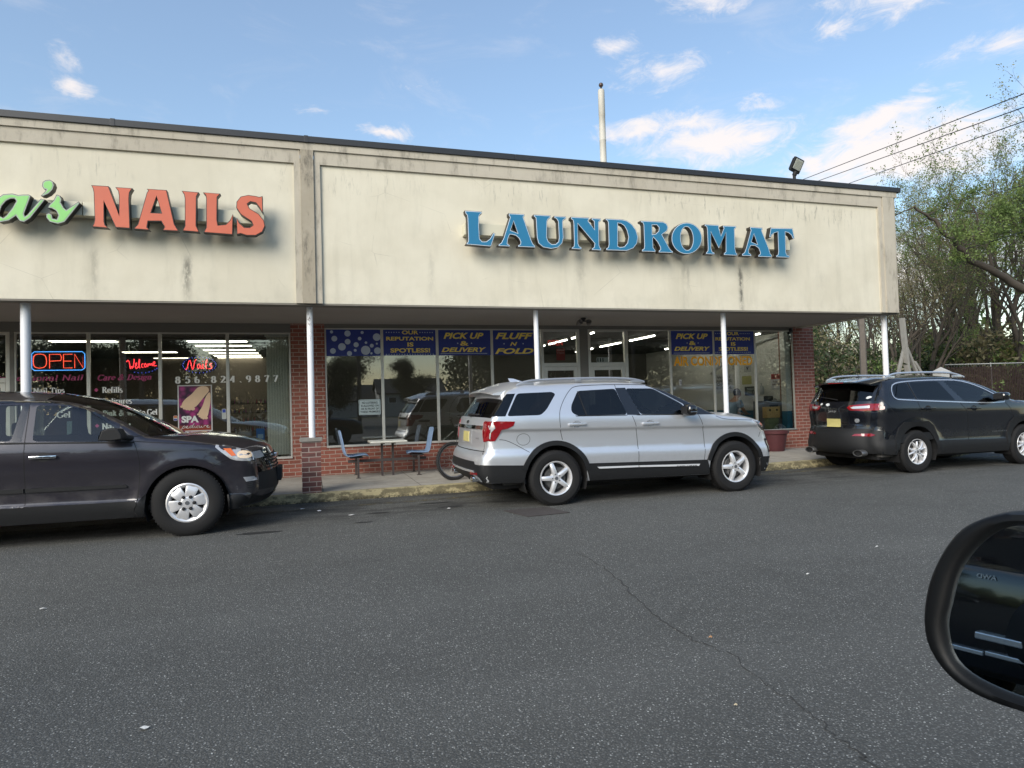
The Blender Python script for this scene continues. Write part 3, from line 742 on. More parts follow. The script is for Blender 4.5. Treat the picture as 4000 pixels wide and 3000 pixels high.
# litter
for i,(x,y,s_,c,lab) in enumerate([(-.138,9.795,.055,(.6,.62,.66),'white crumpled paper scrap by the kerb near the charcoal SUV bumper'),(.091,9.507,.05,(.6,.6,.6),'small white scrap on the yellow line right of the charcoal SUV'),(.493,8.941,.07,(.35,.35,.34),'grey flattened scrap on the dark wet asphalt'),(1.779,8.861,.06,(.62,.62,.6),'white scrap on asphalt behind the silver SUV rear bumper'),
    (3.736,4.329,.03,(.55,.55,.52),'tiny pale scrap alone on the asphalt at right middle'),(2.244,3.431,.02,(.45,.25,.12),'small orange brown leaf beside the asphalt crack'),(1.853,2.646,.018,(.5,.42,.28),'tan leaf left of the asphalt crack near the bottom'),(-.749,3.39,.04,(.65,.65,.62),'white paper scrap at the bottom left of the asphalt'),(4.968,4.845,.035,(.5,.5,.48),'pale sliver of litter close to the wing mirror'),(-1.919,5.714,.04,(.4,.4,.38),'dull scrap on the asphalt below the charcoal SUV front wheel')]):
    rng=random.Random(i); n=9
    s_*=.75; V=[(s_*rng.uniform(.6,1)*math.cos(2*math.pi*k/n),s_*.45*rng.uniform(.6,1)*math.sin(2*math.pi*k/n),rng.uniform(.006,.016)) for k in range(n)]+[(0,0,.02)]
    o=mobj('litter',V,[(k,(k+1)%n,n) for k in range(n)],pbr('litter_%d'%i,c,.8),loc=(x,y,0)); tag(o,lab,'litter','scraps of litter on the asphalt')
# ------------------------------------------------------------------ the building
FY=10.37; WY=13.12; ZS=3.03; GY=13.16
bld=thing('strip_mall_building','long low shop building with cream stucco fascia over brick and glass storefronts','building',(3,13.12,0))
def bp_(mb,name,mat,**k):
    o=mb.out(name,mat,None,**k); o.parent=bld; o.matrix_parent_inverse=Matrix.Translation(bld.location).inverted(); return o
def bb(name,mat,*boxes,bev=0.,**k):
    m=MB()
    for b in boxes: m.box(*b,bev)
    return bp_(m,name,mat,**k)
X0,X1=-15.,11.50
# fascia panels, stepped frames
for (a,b) in((-7.45,-.171),(.212,11.045)):
    bb('fascia_panel',M_FAS,(a,b,FY+.055,FY+.25,ZS-.005,5.162))
    bb('fascia_frame',M_TRIM,(a-.09,b+.09,FY+.018,FY+.24,5.162,5.37),(a-.095,a,FY+.018,FY+.24,ZS-.008,5.162),(b,b+.105,FY+.018,FY+.24,ZS-.008,5.162))
bb('fascia_panel',M_FAS,(-15,-7.86,FY+.055,FY+.25,ZS-.005,5.162)); bb('fascia_frame',M_TRIM,(-15,-7.76,FY+.018,FY+.24,5.162,5.37),(-7.86,-7.76,FY+.018,FY+.24,ZS-.008,5.162))
bb('fascia_band',M_TRIM,(-15,11.515,FY-.008,FY+.245,5.37,5.476))
bb('pilaster',M_PIL,(-.076,.115,FY-.01,FY+.24,ZS-.012,5.37)); bb('pilaster',M_PIL,(-7.76,-7.54,FY-.01,FY+.24,ZS-.012,5.37))
bb('corner_pilaster',M_TRIM,(11.15,11.43,FY-.004,FY+.24,ZS-.012,5.37),(11.42,11.49,FY+.03,FY+.24,ZS-.012,5.37))
bb('side_fascia',M_TRIM,(11.25,11.49,FY+.241,13.4,ZS-.01,5.47)); bb('side_fascia',M_TRIM,(11.25,11.47,13.4,22,ZS-.01,5.47))
cp=[(-15,-2.585,5.478),(-2.58,0.018,5.478),(.02,3.35,5.478),(3.355,6.6,5.478),(6.605,9.0,5.478),(9.005,11.60,5.478)]
m=MB()
for a,b,z in cp: m.box(a,b,FY-.035,FY+.32,z,z+.095,.006)
for x in(.018,-2.58): m.box(x-.03,x+.03,FY-.039,FY+.33,5.475,5.58,.004)
m.box(11.38,11.60,FY+.32,22,5.478,5.573); bp_(m,'coping',M_COPE)
bb('roof',pbr('roof_felt',(.12,.12,.12),.9),(-15,11.4,FY+.3,22,5.28,5.34))
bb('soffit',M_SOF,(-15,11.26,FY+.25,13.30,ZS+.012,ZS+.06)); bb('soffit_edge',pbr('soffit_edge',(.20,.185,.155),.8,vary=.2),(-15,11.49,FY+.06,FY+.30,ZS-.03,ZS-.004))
# columns
cm=bpy.data.materials.new('column_paint'); cm.use_nodes=True; q=NT(cm.node_tree); p=cm.node_tree.nodes['Principled BSDF']; ps=q.pos(); x,y,z=q.sep(ps)
chip=q.math('MULTIPLY',q.smooth(q.noise(q.mapping(ps,(30,30,12)),1.,5,.7),.60,.63),q.math('MULTIPLY',q.smooth(q.math('ABSOLUTE',q.math('SUBTRACT',x,.02)),.4,.2),q.math('ADD',q.smooth(z,2.2,3.),q.smooth(z,1.2,.9))))
q.link(q.mix(chip,(.74,.75,.77),(.13,.11,.10)),p.inputs['Base Color']); p.inputs['Roughness'].default_value=.4
for (x,r_,z0) in((-3.765,.062,.13),(.018,.048,.97),(3.757,.042,.13),(7.521,.047,.13),(11.39,.055,.13),(-7.6,.06,.13)):
    m=MB(); m.cyl((x,10.69,z0),(x,10.69,ZS),r_,24); 
    if z0<.5: m.box(x-.09,x+.09,10.60,10.78,.13,.142)
    o=bp_(m,'column',cm,smooth=True,auto=40)
m=MB(); m.box(-.142,.142,10.53,10.83,.13,.915); bp_(m,'brick_pedestal',M_BRICKD); bb('pedestal_cap',pbr('cap_stone',(.20,.19,.17),.9,vary=.3,vscale=20),(-.168,.168,10.505,10.855,.915,.972),bev=.008)
# brickwork
bb('brick_pier',M_BRICK,(-.335,.285,WY,WY+.3,.125,ZS+.02)); bb('brick_pier',M_BRICK,(11.19,11.765,WY,WY+.55,.125,ZS+.02)); bb('brick_pier',M_BRICK,(-7.9,-5.95,WY,WY+.3,.125,ZS+.02))
bb('brick_wall',M_BRICK,(.285,4.70,WY+.004,WY+.25,.125,.655)); bb('brick_wall',M_BRICK,(6.72,11.19,WY+.004,WY+.25,.125,.565)); bb('brick_wall',M_BRICK,(-4.80,-.335,WY+.004,WY+.25,.125,.49)); 
bb('side_wall',M_BRICK,(11.50,11.75,WY+.56,22,.1,ZS+.02)); bb('back_wall',pbr('block_wall',(.3,.28,.25),.9),(-15,11.7,22,22.2,0,5.5))
bb('end_wall',M_BRICK,(-15,-7.9,WY,WY+.3,.125,ZS+.02))
# windows: frame with its pane
def window(x0,x1,z0,z1,fw=.028,mat=M_ALU,sill=.05):
    m=MB(); y0,y1=WY+.02,WY+.07
    m.box(x0,x0+fw,y0,y1,z0,z1,.003); m.box(x1-fw,x1,y0,y1,z0,z1,.003); m.box(x0+fw,x1-fw,y0,y1,z1-fw,z1,.003); m.box(x0+fw,x1-fw,y0-.02,y1,z0,z0+sill*.7,.003)
    f=bp_(m,'window',mat); o=MB().box(x0+fw*.6,x1-fw*.6,GY,GY+.004,z0+.01,z1-.01).out('pane',SHOPGLASS); o.parent=f; return f
def xs(l): return list(zip(l[:-1],l[1:]))
for a,b in xs([.288,1.378,2.482,3.633,4.70]): window(a,b,.657,2.965)
for a,b in xs([6.74,7.83,8.962,10.095,11.188]): window(a,b,.567,2.965,.024)
for a,b in xs([-4.80,-3.70,-2.573,-1.448,-.338]): window(a,b,.492,2.87,.028,M_ALU)
def door(x0,x1,handed=1,lead=True,zt=2.205,ztop=2.965,z0=.14,frame=M_ALU):
    m=MB(); y0,y1=WY+.01,WY+.09
    m.box(x0,x0+.06,y0,y1,.13,ztop,.004); m.box(x1-.06,x1,y0,y1,.13,ztop,.004); m.box(x0+.06,x1-.06,y0,y1,ztop-.05,ztop,.004); m.box(x0+.06,x1-.06,y0,y1,zt-.045,zt+.035,.004)
    f=bp_(m,'door_frame',frame); inv=Matrix.Translation(bld.location).inverted()
    def ch(mb,n,mt): o=mb.out(n,mt); o.parent=f
    ch(MB().box(x0+.05,x1-.05,GY,GY+.004,zt+.03,ztop-.04),'transom_pane',SHOPGLASS)
    m=MB(); a,b=x0+.065,x1-.065; m.box(a,a+.075,y0+.01,y1-.01,z0,zt-.05,.004); m.box(b-.075,b,y0+.01,y1-.01,z0,zt-.05,.004); m.box(a+.075,b-.075,y0+.01,y1-.01,zt-.13,zt-.05,.004); m.box(a+.075,b-.075,y0+.01,y1-.01,z0,z0+.22,.004); ch(m,'door_leaf',frame)
    ch(MB().box(a+.07,b-.07,GY,GY+.004,z0+.2,zt-.12),'pane',SHOPGLASS)
    m=MB(); hx=b-.05 if handed>0 else a+.05; m.tube([(hx,y0-.005,1.0),(hx,y0-.05,1.03),(hx,y0-.05,1.25),(hx,y0-.005,1.28)],.011,8); m.box(a+.05,b-.05,y0-.03,y0-.012,1.08,1.12,.004); ch(m,'door_handle',CM['satin'])
door(4.712,5.602); door(5.80,6.738,-1)
bb('door_post',pbr('post_paint',(.16,.15,.135),.7),(5.602,5.80,WY+.012,WY+.10,.13,2.97))
bb('window_head',pbr('head_trim',(.17,.16,.14),.7),(.285,11.19,WY+.005,WY+.12,2.966,ZS+.012)); bb('window_head',MATS['head_trim'],(-6.1,-.335,WY+.005,WY+.12,2.873,ZS+.012))
door(-5.92,-4.86,1,zt=2.05,ztop=2.87,frame=M_ALU)
bb('door_post',M_ALUD,(-4.86,-4.80,WY+.012,WY+.10,.13,2.873))
# sills
bb('window_sill',pbr('sill_stone',(.45,.43,.39),.7),(.29,4.70,WY-.028,WY+.02,.655,.685)); bb('window_sill',M_ALUD,(6.74,11.19,WY-.02,WY+.02,.565,.59)); bb('window_sill',MATS['sill_stone'],(-4.80,-.338,WY-.028,WY+.02,.49,.525))
# conduit/antenna on the roof: built as things of their own further down
# ---- rooms behind the glass
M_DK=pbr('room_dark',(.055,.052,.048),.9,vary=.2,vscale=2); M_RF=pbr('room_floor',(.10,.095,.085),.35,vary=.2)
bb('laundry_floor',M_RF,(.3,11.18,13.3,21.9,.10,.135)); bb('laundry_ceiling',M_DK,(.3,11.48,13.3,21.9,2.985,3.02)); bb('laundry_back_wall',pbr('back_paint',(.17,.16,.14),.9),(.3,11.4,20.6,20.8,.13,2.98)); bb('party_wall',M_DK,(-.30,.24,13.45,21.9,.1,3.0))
wm=bpy.data.materials.new('painted_wall'); wm.use_nodes=True; q=NT(wm.node_tree); p=wm.node_tree.nodes['Principled BSDF']; z=q.sep(q.pos())[2]; q.link(q.mix(q.math('GREATER_THAN',z,1.02),(.02,.13,.21),(.62,.61,.55)),p.inputs['Base Color'])
bb('painted_end_wall',wm,(11.30,11.48,13.3,20.6,.13,2.98)); bb('painted_wall_return',wm,(11.02,11.18,13.25,13.42,.13,2.98))
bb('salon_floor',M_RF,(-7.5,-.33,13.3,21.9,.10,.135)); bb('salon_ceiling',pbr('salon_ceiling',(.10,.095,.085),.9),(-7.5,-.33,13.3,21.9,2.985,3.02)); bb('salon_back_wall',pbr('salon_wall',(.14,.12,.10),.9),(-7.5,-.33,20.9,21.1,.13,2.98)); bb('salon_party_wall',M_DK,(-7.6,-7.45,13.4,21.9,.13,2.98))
# ------------------------------------------------------------------ signs on the fascia
SIGNS={"laundromat":[[[[2.415,4.51],[2.699,4.51],[2.698,4.475],[2.667,4.456],[2.65,4.415],[2.646,4.265],[2.653,4.069],[2.692,4.028],[2.753,4.031],[2.815,4.076],[2.858,4.144],[2.879,4.178],[2.915,4.16],[2.838,3.946],[2.421,3.963],[2.425,3.98],[2.452,4.014],[2.456,4.046],[2.453,4.385],[2.448,4.43],[2.422,4.464]]],[[[3.144,4.508],[3.419,4.508],[3.418,4.472],[3.401,4.457],[3.519,4.108],[3.552,4.029],[3.593,3.991],[3.592,3.961],[3.288,3.961],[3.289,3.989],[3.327,4.009],[3.333,4.046],[3.309,4.099],[3.255,4.143],[3.2,4.155],[3.159,4.155],[3.129,4.09],[3.116,4.01],[3.156,3.986],[3.156,3.959],[2.954,3.96],[2.958,3.988],[3.004,4.019],[3.047,4.1],[3.165,4.444],[3.147,4.463]],[[3.228,4.374],[3.287,4.194],[3.178,4.232]]],[[[3.577,4.511],[3.876,4.513],[3.874,4.474],[3.835,4.448],[3.815,4.406],[3.801,4.148],[3.823,4.082],[3.879,4.037],[3.944,4.04],[3.996,4.083],[4.008,4.144],[4.002,4.416],[3.972,4.462],[3.936,4.473],[3.937,4.507],[4.152,4.51],[4.15,4.472],[4.109,4.449],[4.093,4.421],[4.099,4.149],[4.071,4.052],[3.992,3.978],[3.869,3.951],[3.727,3.97],[3.644,4.033],[3.619,4.126],[3.611,4.422],[3.608,4.455],[3.576,4.48]]],[[[4.238,4.511],[4.571,4.515],[4.57,4.488],[4.557,4.457],[4.66,4.324],[4.654,4.451],[4.632,4.47],[4.61,4.476],[4.616,4.511],[4.788,4.511],[4.787,4.469],[4.759,4.456],[4.748,4.435],[4.745,4.054],[4.759,4.013],[4.781,4.0],[4.776,3.961],[4.597,3.962],[4.601,3.992],[4.639,4.015],[4.652,4.077],[4.363,4.394],[4.359,4.065],[4.38,4.018],[4.42,3.999],[4.415,3.964],[4.231,3.966],[4.235,3.998],[4.269,4.013],[4.278,4.061],[4.278,4.403],[4.269,4.451],[4.236,4.472]]],[[[4.871,4.515],[5.195,4.519],[5.282,4.501],[5.373,4.447],[5.447,4.352],[5.485,4.227],[5.462,4.113],[5.388,4.025],[5.263,3.975],[4.864,3.969],[4.865,4.003],[4.902,4.026],[4.916,4.075],[4.917,4.437],[4.906,4.476],[4.873,4.488]],[[5.108,4.444],[5.161,4.439],[5.221,4.404],[5.265,4.329],[5.292,4.218],[5.269,4.118],[5.209,4.053],[5.131,4.038],[5.094,4.055]]],[[[5.539,4.515],[5.975,4.522],[6.054,4.49],[6.079,4.427],[6.057,4.361],[5.958,4.289],[6.086,4.068],[6.124,4.02],[6.156,4.011],[6.155,3.974],[5.871,3.971],[5.872,4.005],[5.905,4.029],[5.902,4.068],[5.849,4.158],[5.781,4.229],[5.771,4.198],[5.774,4.055],[5.815,4.007],[5.814,3.979],[5.543,3.975],[5.544,4.01],[5.584,4.033],[5.593,4.076],[5.592,4.444],[5.577,4.479],[5.543,4.484]],[[5.768,4.447],[5.853,4.451],[5.891,4.41],[5.881,4.352],[5.823,4.302],[5.767,4.29]]],[[[6.757,4.261],[6.746,4.197],[6.72,4.136],[6.68,4.08],[6.628,4.033],[6.567,3.996],[6.5,3.973],[6.431,3.963],[6.362,3.967],[6.297,3.986],[6.24,4.017],[6.193,4.06],[6.158,4.112],[6.138,4.17],[6.133,4.233],[6.143,4.296],[6.168,4.357],[6.207,4.412],[6.257,4.459],[6.318,4.496],[6.384,4.521],[6.454,4.531],[6.523,4.528],[6.589,4.51],[6.647,4.479],[6.695,4.437],[6.73,4.384],[6.751,4.325]],[[6.567,4.259],[6.565,4.205],[6.554,4.155],[6.536,4.11],[6.511,4.075],[6.482,4.052],[6.451,4.042],[6.419,4.046],[6.39,4.064],[6.364,4.094],[6.343,4.134],[6.33,4.183],[6.324,4.235],[6.327,4.288],[6.338,4.339],[6.356,4.383],[6.38,4.418],[6.409,4.442],[6.44,4.452],[6.472,4.448],[6.501,4.431],[6.528,4.401],[6.548,4.36],[6.562,4.312]]],[[[6.818,4.52],[7.112,4.521],[7.116,4.483],[7.125,4.436],[7.152,4.334],[7.212,4.47],[7.196,4.484],[7.197,4.516],[7.485,4.521],[7.478,4.483],[7.448,4.46],[7.445,4.111],[7.459,4.037],[7.487,4.011],[7.482,3.976],[7.194,3.975],[7.195,4.009],[7.236,4.043],[7.256,4.383],[7.097,4.089],[6.946,4.38],[6.942,4.09],[6.96,4.032],[7.009,4.012],[7.004,3.978],[6.82,3.979],[6.825,4.012],[6.859,4.042],[6.866,4.087],[6.864,4.423],[6.854,4.474],[6.819,4.487]]],[[[7.776,4.521],[8.054,4.52],[8.053,4.482],[8.033,4.469],[8.174,4.141],[8.205,4.044],[8.24,4.015],[8.229,3.974],[7.927,3.973],[7.933,4.003],[7.973,4.03],[7.975,4.057],[7.943,4.131],[7.874,4.173],[7.783,4.172],[7.739,4.093],[7.737,4.041],[7.788,4.013],[7.783,3.978],[7.577,3.979],[7.584,4.015],[7.632,4.044],[7.67,4.12],[7.791,4.462],[7.774,4.483]],[[7.857,4.386],[7.922,4.208],[7.804,4.248]]],[[[8.232,4.537],[8.264,4.526],[8.709,4.543],[8.722,4.549],[8.76,4.349],[8.717,4.339],[8.684,4.407],[8.622,4.45],[8.558,4.459],[8.553,4.08],[8.575,4.036],[8.634,4.026],[8.628,3.98],[8.324,3.98],[8.326,4.011],[8.366,4.035],[8.378,4.089],[8.38,4.45],[8.304,4.427],[8.248,4.386],[8.228,4.343],[8.187,4.35]]]],"nails":[[[[-2.795,4.553],[-2.584,4.553],[-2.574,4.521],[-2.461,4.153],[-2.462,4.428],[-2.47,4.49],[-2.506,4.546],[-2.295,4.544],[-2.329,4.479],[-2.337,4.394],[-2.329,3.98],[-2.507,3.984],[-2.645,4.343],[-2.642,4.064],[-2.63,4.012],[-2.591,3.973],[-2.792,3.981],[-2.77,4.026],[-2.759,4.078],[-2.766,4.449],[-2.774,4.501]]],[[[-2.118,4.548],[-1.867,4.548],[-1.86,4.51],[-1.774,4.068],[-1.722,3.974],[-1.928,3.975],[-1.903,4.023],[-1.945,4.101],[-2.105,4.093],[-2.119,4.007],[-2.088,3.971],[-2.287,3.978],[-2.236,4.043],[-2.119,4.493],[-2.1,4.526]],[[-1.997,4.448],[-1.94,4.218],[-2.066,4.217]]],[[[-1.678,4.55],[-1.455,4.543],[-1.485,4.481],[-1.495,4.061],[-1.457,3.972],[-1.676,3.981],[-1.644,4.053],[-1.639,4.439],[-1.649,4.503]]],[[[-1.404,4.547],[-1.173,4.543],[-1.214,4.488],[-1.223,4.162],[-1.21,4.086],[-1.11,4.102],[-1.049,4.171],[-1.014,4.26],[-1.019,3.955],[-1.403,3.971],[-1.368,4.046],[-1.362,4.457],[-1.371,4.51]]],[[[-0.607,4.545],[-0.611,4.294],[-0.651,4.369],[-0.701,4.437],[-0.772,4.45],[-0.814,4.415],[-0.784,4.351],[-0.663,4.28],[-0.593,4.185],[-0.579,4.108],[-0.616,4.018],[-0.709,3.958],[-0.831,3.953],[-0.912,3.977],[-0.966,3.961],[-0.962,4.209],[-0.929,4.134],[-0.86,4.072],[-0.789,4.075],[-0.747,4.11],[-0.767,4.164],[-0.907,4.255],[-0.966,4.351],[-0.961,4.439],[-0.903,4.519],[-0.801,4.548],[-0.699,4.539],[-0.654,4.528]]]],"green":[[[[-3.522,4.375],[-3.497,4.36],[-3.575,4.114],[-3.567,4.084],[-3.541,4.106],[-3.386,4.327],[-3.334,4.32],[-3.508,4.057],[-3.576,4.003],[-3.627,4.011],[-3.652,4.049],[-3.669,4.079],[-3.745,4.014],[-3.845,3.985],[-3.945,4.033],[-3.977,4.131],[-3.91,4.274],[-3.81,4.36],[-3.709,4.377],[-3.641,4.361],[-3.59,4.37]],[[-3.684,4.308],[-3.667,4.279],[-3.71,4.186],[-3.778,4.082],[-3.812,4.051],[-3.845,4.069],[-3.853,4.108],[-3.827,4.199],[-3.777,4.272],[-3.726,4.305]]],[[[-3.332,4.58],[-3.28,4.592],[-3.242,4.57],[-3.228,4.52],[-3.246,4.458],[-3.29,4.404],[-3.351,4.366],[-3.385,4.368],[-3.333,4.432],[-3.324,4.453],[-3.35,4.461],[-3.37,4.5],[-3.363,4.552]]],[[[-3.203,4.396],[-3.16,4.382],[-3.143,4.332],[-3.152,4.291],[-3.117,4.222],[-3.091,4.199],[-2.946,4.318],[-2.932,4.294],[-3.11,4.028],[-3.189,3.998],[-3.285,4.019],[-3.327,4.077],[-3.327,4.128],[-3.292,4.144],[-3.258,4.122],[-3.25,4.072],[-3.206,4.064],[-3.188,4.116],[-3.214,4.175],[-3.257,4.203],[-3.309,4.21],[-3.291,4.252],[-3.239,4.316]]]]}
def channel(name,sets,label,cat,rails,group=None):
    t_=thing(name,label,cat,((rails[0][0]+rails[0][1])/2,FY,rails[0][2]))
    inv=Matrix.Translation(t_.location).inverted()
    def ch(o,p_=None):
        o.parent=p_ or t_
        if p_ is None: o.matrix_parent_inverse=inv
    for (a,b,z0,z1) in rails: ch(MB().box(a,b,FY-.12,FY+.05,z0,z1,.006).out('raceway',pbr('raceway_paint',(.60,.57,.44),.5,vary=.06)))
    for key,face,rim,side,bw in sets:
        for polys in SIGNS[key]:
            outer=polys[0]; holes=polys[1:]
            if len(outer)>12: pass
            b=MB(); b.prism(outer,FY-.232,FY-.128,holes); o=b.out('letter',side); ch(o)
            # face: slightly smaller than the can, with a pale edge
            def inset(poly,d):
                A=np.array(poly); n=len(A); area=sum(A[i][0]*A[(i+1)%n][1]-A[(i+1)%n][0]*A[i][1] for i in range(n)); s_=1 if area>0 else -1
                o_=[]
                for i in range(n):
                    e0=A[i]-A[i-1]; e1=A[(i+1)%n]-A[i]; n0=np.array([-e0[1],e0[0]])/(np.linalg.norm(e0)+1e-9)*s_; n1=np.array([-e1[1],e1[0]])/(np.linalg.norm(e1)+1e-9)*s_
                    m_=n0+n1; l=np.linalg.norm(m_); m_=m_/l if l>1e-6 else n0; k=min(1.6,1/max(.35,m_@n0)); o_.append(tuple(A[i]+m_*d*k))
                return o_
            fr=MB()
            T,P=tri2d(inset(outer,.006),[inset(h,-.006) for h in holes]); fr.add([(p_[0],FY-.2345,p_[1]) for p_ in P],T); o2=fr.out('letter_edge',rim); ch(o2,o)
            fc=MB(); T,P=tri2d(inset(outer,bw),[inset(h,-bw) for h in holes]); fc.add([(p_[0],FY-.237,p_[1]) for p_ in P],T); o3=fc.out('letter_face',face); ch(o3,o)
    return t_
M_SIDE=pbr('letter_can',(.022,.018,.014),.45)
channel('laundromat_sign',[('laundromat',pbr('blue_acrylic',(.018,.165,.31),.3,coat=.3,vary=.05,vscale=2),pbr('white_edge',(.62,.70,.78),.4),M_SIDE,.015)],'blue LAUNDROMAT channel letters with white outline on the right fascia','shop sign',[(2.43,8.745,4.155,4.345)])
channel('nails_sign',[('nails',pbr('red_acrylic',(.57,.13,.06),.3,coat=.3,vary=.14,vscale=3),pbr('red_edge',(.10,.02,.015),.4),M_SIDE,.010),('green',pbr('green_acrylic',(.24,.58,.15),.3,coat=.3,vary=.05),pbr('grey_edge',(.35,.40,.34),.4),M_SIDE,.018)],"red NAILS and green script 's channel letters on the left fascia",'shop sign',[(-2.93,-.60,4.16,4.345),(-6.0,-2.94,4.165,4.35)])
# a small broad-nib serif alphabet: upright strokes thick, level strokes thin
def _arc(cx,cz,rx,rz,a0,a1,n=12): return [(cx+rx*math.cos(R(a0+(a1-a0)*i/n)),cz+rz*math.sin(R(a0+(a1-a0)*i/n))) for i in range(n+1)]
def _g():
    a=_arc; X=.68
    G={}
    G['N']=(.80,[[(.16,0),(.16,1)],[(.14,1),(.66,0)],[(.66,0),(.66,1)]],[(.16,0),(.10,1),(.66,1)])
    G['P']=(.64,[[(.18,0),(.18,1)],[(.18,.98)]+a(.30,.75,.26,.23,90,-90)+[(.18,.52)]],[(.18,0),(.16,1)])
    G['R']=(.74,[[(.18,0),(.18,1)],[(.18,.98)]+a(.30,.76,.25,.22,90,-90)+[(.18,.54)],[(.36,.53),(.62,.02)]],[(.18,0),(.16,1),(.64,0)])
    G['T']=(.68,[[(.34,0),(.34,1)],[(.06,.97),(.62,.97)],[(.06,.97),(.05,.80)],[(.62,.97),(.63,.80)]],[(.34,0)])
    G['D']=(.78,[[(.18,0),(.18,1)],[(.18,.98)]+a(.30,.5,.36,.48,90,-90)+[(.18,.02)]],[(.16,0),(.16,1)])
    G['C']=(.72,[a(.40,.5,.32,.48,45,315,20),[(.63,.84),(.65,.98)]],[])
    G['G']=(.80,[a(.40,.5,.32,.48,45,300,20),[(.64,.84),(.66,.98)],[(.66,.08),(.66,.42)]],[(.66,.42)])
    G['W']=(1.05,[[(.10,1),(.34,0)],[(.34,0),(.52,.8)],[(.50,1),(.74,0)],[(.74,0),(.95,1)]],[(.10,1),(.50,1),(.95,1)])
    G['A']=(.78,[[(.10,0),(.38,1)],[(.38,1),(.66,0)],[(.2,.35),(.56,.35)]],[(.10,0),(.66,0)])
    G['a']=(.54,[[(.10,.54)]+a(.25,.48,.14,.18,140,0,8)+[(.39,.08),(.50,.02)],a(.24,.19,.15,.19,60,330,14)],[])
    G['i']=(.30,[[(.16,0),(.16,X)],[(.16,.86),(.161,.95)]],[(.16,0),(.11,X)])
    G['l']=(.30,[[(.16,0),(.16,1)]],[(.16,0),(.11,1)])
    G['o']=(.56,[a(.28,X/2,.21,X/2-.02,0,360,22)],[])
    G['e']=(.50,[[(.08,.38),(.44,.38)]+a(.27,.37,.19,.29,5,310,20)],[])
    G['c']=(.48,[a(.27,X/2,.20,X/2-.02,50,310,18)],[])
    G['d']=(.58,[a(.26,X/2,.19,X/2-.02,60,300,18),[(.42,0),(.42,1)]],[(.38,1),(.46,0)])
    G['p']=(.58,[a(.32,X/2,.19,X/2-.02,-240,120-0,0) if False else a(.32,X/2,.19,X/2-.02,120,-120,18),[(.16,-.28),(.16,X)]],[(.16,-.28),(.11,X)])
    G['g']=(.54,[a(.25,.46,.16,.20,0,360,18),a(.25,-.06,.19,.16,0,360,18),[(.16,.27),(.12,.16),(.22,.10)],[(.38,.62),(.50,.66)]],[])
    G['n']=(.60,[[(.16,0),(.16,X)],[(.16,.52)]+a(.32,.48,.13,.18,130,0,8)+[(.45,0)]],[(.16,0),(.45,0),(.11,X)])
    G['h']=(.60,[[(.16,0),(.16,1)],[(.16,.52)]+a(.32,.48,.13,.18,130,0,8)+[(.45,0)]],[(.16,0),(.45,0),(.11,1)])
    G['r']=(.46,[[(.16,0),(.16,X)],[(.16,.5)]+a(.30,.52,.11,.15,130,40,6)],[(.16,0),(.11,X)])
    G['s']=(.44,[a(.22,.51,.13,.15,40,230,10)+a(.22,.19,.14,.17,60,-140,10)],[])
    G['t']=(.36,[[(.18,.88),(.18,.12)]+a(.26,.12,.08,.10,180,300,5),[(.06,X),(.32,X)]],[])
    G['f']=(.36,[[(.16,0),(.16,.80)]+a(.26,.80,.10,.18,180,50,7),[(.06,X-.02),(.32,X-.02)]],[(.16,0)])
    G['u']=(.60,[[(.15,X),(.15,.2)]+a(.28,.2,.13,.18,180,330,8),[(.44,0),(.44,X)]],[(.11,X),(.40,X),(.47,0)])
    G['k']=(.58,[[(.16,0),(.16,1)],[(.44,X),(.2,.32)],[(.26,.40),(.50,0)]],[(.16,0),(.11,1),(.44,X),(.52,0)])
    G['&']=(.84,[[(.70,.05),(.30,.62)]+a(.36,.80,.13,.17,200,-40,12)+[(.20,.42)]+a(.28,.22,.18,.21,120,330,14)+[(.68,.5)]],[(.68,.5)])
    G['.']=(.32,[[(.14,.06),(.18,.06)],[(.14,.02),(.18,.10)]],[])
    G['8']=(.62,[a(.30,.75,.16,.22,0,360,20),a(.30,.27,.20,.26,0,360,20)],[])
    G['5']=(.62,[[(.50,.97),(.18,.97),(.14,.55)]+a(.28,.32,.22,.30,110,-150,16)],[])
    G['6']=(.62,[a(.30,.28,.20,.27,0,360,20),a(.42,.42,.32,.56,110,180,8)],[])
    G['2']=(.62,[a(.28,.74,.20,.24,160,-30,12)+[(.10,.03),(.52,.03)],[(.52,.03),(.54,.16)]],[])
    G['4']=(.62,[[(.42,0),(.42,1)],[(.42,.98),(.06,.30),(.56,.30)]],[])
    G['9']=(.62,[a(.30,.70,.20,.27,0,360,20),a(.18,.56,.32,.56,0,-70,8)],[])
    G['7']=(.60,[[(.10,.82),(.10,.97),(.52,.97),(.24,0)]],[])
    G[' ']=(.34,[],[])
    return G
SERIF=_g()
